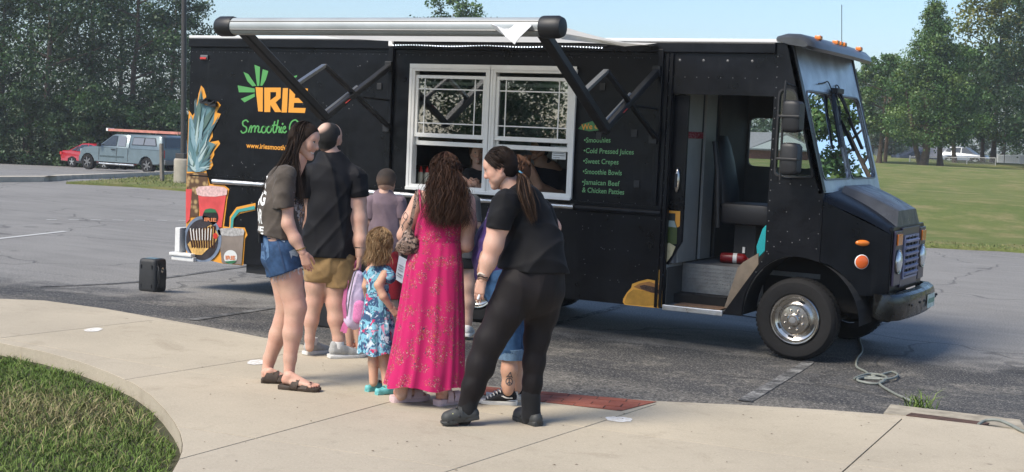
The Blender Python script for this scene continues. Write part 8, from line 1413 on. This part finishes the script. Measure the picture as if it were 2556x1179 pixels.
# ---------------------------------------------------------------- 10 and 11: the two people serving, inside the truck
def inside(u, v, Y): return float((CR@(onY(u, v, Y) - CC))[2])
s = V_ = Person((1190, 600), 'woman serving at the left window with folded hands on the sill', D=inside(1190, 420, .42), skin=(.52, .32, .235)); k = s.k
s.root.location = tuple(onY(1190, 600, .42)*np.array([1, 1, 0]) + np.array([0, 0, .79]))
s.body(s.chains(.009, [([(1200, 440, .05, 32), (1206, 500, .05, 38), (1208, 590, .05, 38)], dict(sq=.75, k=.04)), [(1198, 435, .04, 15), (1193, 405, .02, 14)], [(1172, 438, .0, 17), (1232, 440, .05, 17)], [(1170, 440, 0, 16), (1153, 470, -.05, 14), (1158, 474, -.16, 12), (1172, 464, -.22, 9)], [(1234, 445, .05, 16), (1240, 475, -.02, 13), (1215, 472, -.14, 11), (1190, 464, -.2, 9)], [(1195, 600, .05, 30), (1195, 690, .05, 18)], [(1220, 600, .05, 30), (1220, 690, .05, 18)]], k=.03).mesh())
s.head(s.q(1191, 384, 0), UP, -AWAY*.9 + RIGHT*.15 - UP*.1, .92, h=.005); s.hand(s.q(1174, 464, -.22), RIGHT*.75 + UP*.4 - AWAY*.2, AWAY, .85, 1., 1, h=.004); s.hand(s.q(1189, 464, -.2), -RIGHT*.75 + UP*.4 - AWAY*.2, AWAY, .85, 1., -1, h=.004); s.finish()
s.cloth('tshirt', s.chains(.010, [([(1199, 430, .04, 16), (1201, 455, .05, 38), (1208, 600, .05, 43)], dict(sq=.8, k=.03)), [(1172, 440, 0, 21), (1232, 442, .05, 21)]]).mesh(cuts=[(s.q(1205, 590, 0), DOWN)]), fabric('server_black', (.012, .012, .013)))
P_ = flow(s, s.hd, 120, 21, (.7, 5.6), (.15, 1.7), [(1196, 425, .08, .06, .02), (1198, 450, .1, .06, .02)], RIGHT); strands('hair', P_, .005, [(.09, .05, .028), (.13, .075, .04)], s.root, 15); hair_cap(s, s.hd, [(s.hd['A'](.058, 0, .055), unit(s.hd['fwd'] - s.hd['up']*.5))], .01, col=(.08, .045, .025), name='hair_cap')
s = U_ = Person((1350, 600), 'man serving at the right window with both hands raised to his mouth', D=inside(1350, 430, .55), skin=(.33, .19, .125)); k = s.k
s.root.location = tuple(onY(1350, 600, .55)*np.array([1, 1, 0]) + np.array([0, 0, .79]))
s.body(s.chains(.009, [([(1365, 440, .05, 42), (1366, 520, .05, 48), (1366, 600, .05, 46)], dict(sq=.75, k=.04)), [(1358, 430, .04, 19), (1350, 400, .02, 18)], [(1325, 440, .0, 22), (1405, 445, .08, 22)], [(1322, 442, 0, 20), (1333, 482, -.1, 16), (1318, 440, -.2, 13), (1309, 412, -.22, 10)], [(1408, 450, .08, 20), (1395, 492, -.02, 17), (1345, 468, -.18, 13), (1322, 415, -.24, 10)], [(1350, 600, .05, 36), (1350, 700, .05, 20)], [(1385, 600, .05, 36), (1385, 700, .05, 20)]], k=.03).mesh())
s.head(s.q(1347, 372, 0), UP, -RIGHT*.8 - AWAY*.5 - UP*.15, .98, h=.005, iris=(.02, .012, .01), brow=(.012, .01, .009)); s.hand(s.q(1308, 412, -.22), UP*.95 + RIGHT*.2, RIGHT + AWAY*.3, .95, 1.1, 1, h=.004); s.hand(s.q(1321, 414, -.24), UP*.95 - RIGHT*.1, -RIGHT + AWAY*.5, .95, 1.1, -1, h=.004); s.finish()
s.cloth('tshirt', s.chains(.010, [([(1359, 420, .035, 27), (1364, 455, .05, 48), (1366, 610, .05, 54)], dict(sq=.8, k=.03)), [(1326, 443, .0, 27), (1404, 447, .08, 27)], [(1322, 442, 0, 24), (1328, 462, -.04, 22)], [(1408, 450, .08, 24), (1402, 476, .03, 22)]]).mesh(cuts=[(s.q(1366, 600, 0), DOWN)]), fabric('server_navy', (.011, .011, .016)))
V, Q = Field(.007).cone(s.hd['A'](-.022, 0, .042), s.hd['A'](.012, 0, .048), .094, .09, .02, .95, s.hd['sd']).cone(s.hd['A'](-.03, 0, .01), s.hd['A'](-.03, 0, -.02), .077, .068, .03).mesh(cuts=[(s.hd['A'](.062, 0, .05), unit(s.hd['fwd'] - s.hd['up']*.5))]); arr_mesh('hair', V, Q, MATS['short_hair'], parent=s.root, sm=True, col=np.tile((.012, .009, .008), (len(V), 1)))
build('beaded_bracelet', MB().tube([s.q(1312, 424, -.21) + RIGHT*.036*math.cos(a) + AWAY*.036*math.sin(a) for a in np.linspace(0, 2*math.pi, 17)], .006, 6), mat('gold', (.6, .4, .12), .25, 1.), s.root, sm=60)
# ================================================================== SMALL THINGS
sp = onG(380, 727); SPK = mat('speaker_black', (.022, .023, .024), .6, var=(40, .2), bmp=(300, .4, .003)); t = thing('loudspeaker', 'black portable loudspeaker standing on the asphalt', 'loudspeaker', sp); ks_ = float((CR@(sp-CC))[2])/FPX; fr = unit(RIGHT*.93 - AWAY*.36); sd_ = np.array([-fr[1], fr[0], 0])
rings = []
for z, k_ in ((0, .88), (.012, .96), (.04, 1), (.335, .97), (.36, .93), (.372, .82)): rings.append([sp + fr*(.125*k_*np.sign(math.cos(a))*abs(math.cos(a))**.4) + sd_*(.12*k_*np.sign(math.sin(a))*abs(math.sin(a))**.4) + UP*z for a in np.linspace(0, 2*math.pi, 33)[:-1]])
build('cabinet', MB().loft(rings), SPK, t, sm=40); pn = sp - sd_*.121
for x, z in ((-.07, .07), (.07, .07), (-.07, .29), (.07, .29)): build('foot_pad', MB().bar(pn + fr*x + UP*(z-.02), pn + fr*x + UP*(z+.02), .008, .012, fr), FLATBLK, t)
build('grille', MB().loft([[sp + fr*(.122 + d) + sd_*(.085*math.cos(a)) + UP*(.19 + .14*math.sin(a)) for a in np.linspace(0, 2*math.pi, 25)[:-1]] for d in (0, .006)]), mat('speaker_grille', (.05, .052, .055), .4, .4), t, sm=40); build('top_panel', MB().bar(sp + UP*.374 - fr*.07, sp + UP*.374 + fr*.07, .10, .006), mat('panel_teal', (.1, .17, .2), .35), t, bev=.002); build('handle', MB().tube(spline([sp + fr*.118 + UP*.31 - sd_*.07, sp + fr*.15 + UP*.24 - sd_*.09, sp + fr*.155 + UP*.13 - sd_*.09, sp + fr*.125 + UP*.06 - sd_*.08], 5), .008, 7), FLATBLK, t, sm=60); build('dial', MB().lathe([(.03, 0), (.03, .012), (.02, .016), (.001, .016)], sp + fr*.12 + UP*.25 - sd_*.0, fr, 18), CHROME, t, sm=40)
# power cord from under the truck, coiled near the drain
CORD = mat('cord_grey', (.2, .215, .19), .6, var=(20, .15)); gg = lambda u, v, dz=.012: (lambda p: np.array([p[0], p[1], float(G(p[0], p[1])) + dz]))(onG(u, v))
pts = [gg(*p) for p in [(1960, 822), (2060, 826), (2134, 835), (2147, 858), (2152, 880), (2140, 898), (2138, 918), (2158, 930), (2182, 942)]]; pts += [gg(*p) for p in [(2225, 934), (2240, 944), (2215, 955), (2150, 948), (2132, 950), (2170, 940), (2212, 950), (2190, 962), (2140, 955), (2160, 948), (2205, 956), (2195, 962)]] + [gg(*p) for p in [(2230, 985), (2280, 1008), (2310, 1022), (2322, 1042)]]
for i in range(9, 21): pts[i] = pts[i] + UP*.006*(i % 4)
tag(build('power_cord', MB().tube(spline(pts, 6), .0105, 8), CORD, sm=60), 'grey power cord coiled on the asphalt beside the front wheel', 'cord')
p2 = [onZ(2442, 1060, .235), onZ(2460, 1050, .245), onZ(2490, 1049, .26), onZ(2520, 1060, .255), onZ(2556, 1078, .252), onZ(2640, 1110, .252)]; tag(build('power_cord', MB().tube(spline(p2, 6), .0105, 8), CORD, sm=60), 'grey power cord rising from the drain at the right border', 'cord')
p3 = [gg(*p) for p in [(1700, 772), (1740, 778), (1800, 782), (1850, 790), (1890, 796)]]; tag(build('cable', MB().tube(spline(p3, 5), .007, 6), FLATBLK, sm=60), 'thin black cable under the truck step', 'cord')
# weed tuft by the drain
c = onG(2295, 1022); n = 90; XY = c[:2] + RNG.normal(0, .05, (n, 2)); blades('weed', XY, np.full(n, float(G(c[0], c[1]))), .12, .008, [(.12, .19, .04), (.16, .22, .06), (.09, .14, .03)], 1.2); w_ = bpy.data.objects['weed']; tag(w_, 'green weed tuft growing at the drain edge', 'weed', kind='thing')
# things in the truck
ex = onZ(1840, 650, .79); ex = np.array([-1.02, .78, .84]); a_, b_ = ex, ex + np.array([.30, .06, .0]); t = thing('fire_extinguisher', 'red fire extinguisher lying on the cab floor', 'fire extinguisher', ex); build('cylinder', MB().lathe([(.001, 0), (.045, .004), (.052, .02), (.052, .13)], a_, b_-a_, 18), mat('extinguisher_red', (.22, .008, .01), .35), t, sm=40); build('label_band', MB().lathe([(.0525, .13), (.0525, .17)], a_, b_-a_, 18), WHITEP, t, sm=40); build('lower_tank', MB().lathe([(.0522, .17), (.0522, .23), (.045, .25), (.02, .27), (.018, .3)], a_, b_-a_, 18), mat('extinguisher_red', (.22, .008, .01), .35), t, sm=40); build('valve', MB().bar(b_, b_ + np.array([.06, .0, .015]), .04, .03), FLATBLK, t, bev=.005)
bd = thing('bandana', 'red patterned bandana tied round the bulkhead post', 'bandana', (-1.25, .5, 2.05)); V_s = [(x, y, z) for z in (2.02, 2.085) for x, y in ((-1.305, .17), (-1.245, .17), (-1.243, .45), (-1.243, .70), (-1.305, .70))]; build('cloth', MB().add(V_s + [(x + .004*(1 if x > -1.3 else 0), y, z) for x, y, z in V_s], [(0, 1, 6, 5), (1, 2, 7, 6), (2, 3, 8, 7), (3, 4, 9, 8)] + [(10, 15, 16, 11), (11, 16, 17, 12), (12, 17, 18, 13), (13, 18, 19, 14)]), two_print('bandana_red', (.3, .03, .04), [((.5, .35, .35), 60, .57, .6, 3)], 1), bd)
tl = [onY(u, v, .14) for u, v in ((1914, 560), (1914, 622), (1890, 646), (1888, 615), (1903, 572))]; mb = MB(); mb.add([tuple(p) for p in tl] + [(p[0], p[1]+.03, p[2]) for p in tl], [tuple(range(5)), tuple(range(5, 10))[::-1]] + [(i, (i+1) % 5, 5+(i+1) % 5, 5+i) for i in range(5)]); tag(build('folded_cloth', mb, fabric('teal_cloth', (.02, .3, .33)), bev=.004), 'bright teal cloth hanging behind the cab pillar', 'cloth')
for i, (u, v) in enumerate(((1050, 440), (1066, 442))):
    p = onY(u, v, .22); p[2] = 1.386; b_ = thing('squeeze_bottle', ['red capped squeeze bottle left on the kitchen counter', 'red capped squeeze bottle beside the first on the counter'][i], 'bottle', p, 'bottles on the kitchen counter'); build('bottle_body', MB().lathe([(.001, 0), (.032, 0), (.034, .02), (.034, .13), (.02, .15)], p, UP, 14), mat('bottle_cream', (.6, .55, .42), .4), b_, sm=40); build('cap', MB().lathe([(.022, .15), (.02, .165), (.006, .21), (.001, .215)], p, UP, 12), mat('berry', (.5, .03, .02), .3), b_, sm=40)
bx = onG(808, 818); bx[2] = float(G(bx[0], bx[1])); o = build('equipment_case', MB().box(bx[0]-.13, bx[0]+.13, bx[1], bx[1]+.3, bx[2], bx[2]+.36), FLATBLK, bev=.015); tag(o, 'black case standing on the asphalt behind the man in tan shorts', 'case')
# ================================================================== SUMMER HAZE
hz_c = CC[:2] + FH*200; hm = bpy.data.materials.new('haze_air'); hm.use_nodes = True; nt = hm.node_tree; nt.nodes.clear()
pv = nd(nt, 'ShaderNodeVolumePrincipled'); pv.inputs['Color'].default_value = (.93, .96, 1, 1); pv.inputs['Density'].default_value = .0006; pv.inputs['Anisotropy'].default_value = .2
nt.links.new(pv.outputs[0], nd(nt, 'ShaderNodeOutputMaterial').inputs['Volume'])
mb = MB(); mb.add([tuple(np.r_[hz_c + RH*a + FH*b_, z]) for a in (-430, 430) for b_ in (-410, 410) for z in (-8, 27)], [(0, 1, 3, 2), (4, 6, 7, 5), (0, 4, 5, 1), (2, 3, 7, 6), (0, 2, 6, 4), (1, 5, 7, 3)])
tag(build('haze', mb, hm), 'pale summer haze over the lot and the far trees', kind='stuff')
sc.cycles.volume_bounces = 0; sc.cycles.volume_step_rate = 5; sc.cycles.volume_max_steps = 64
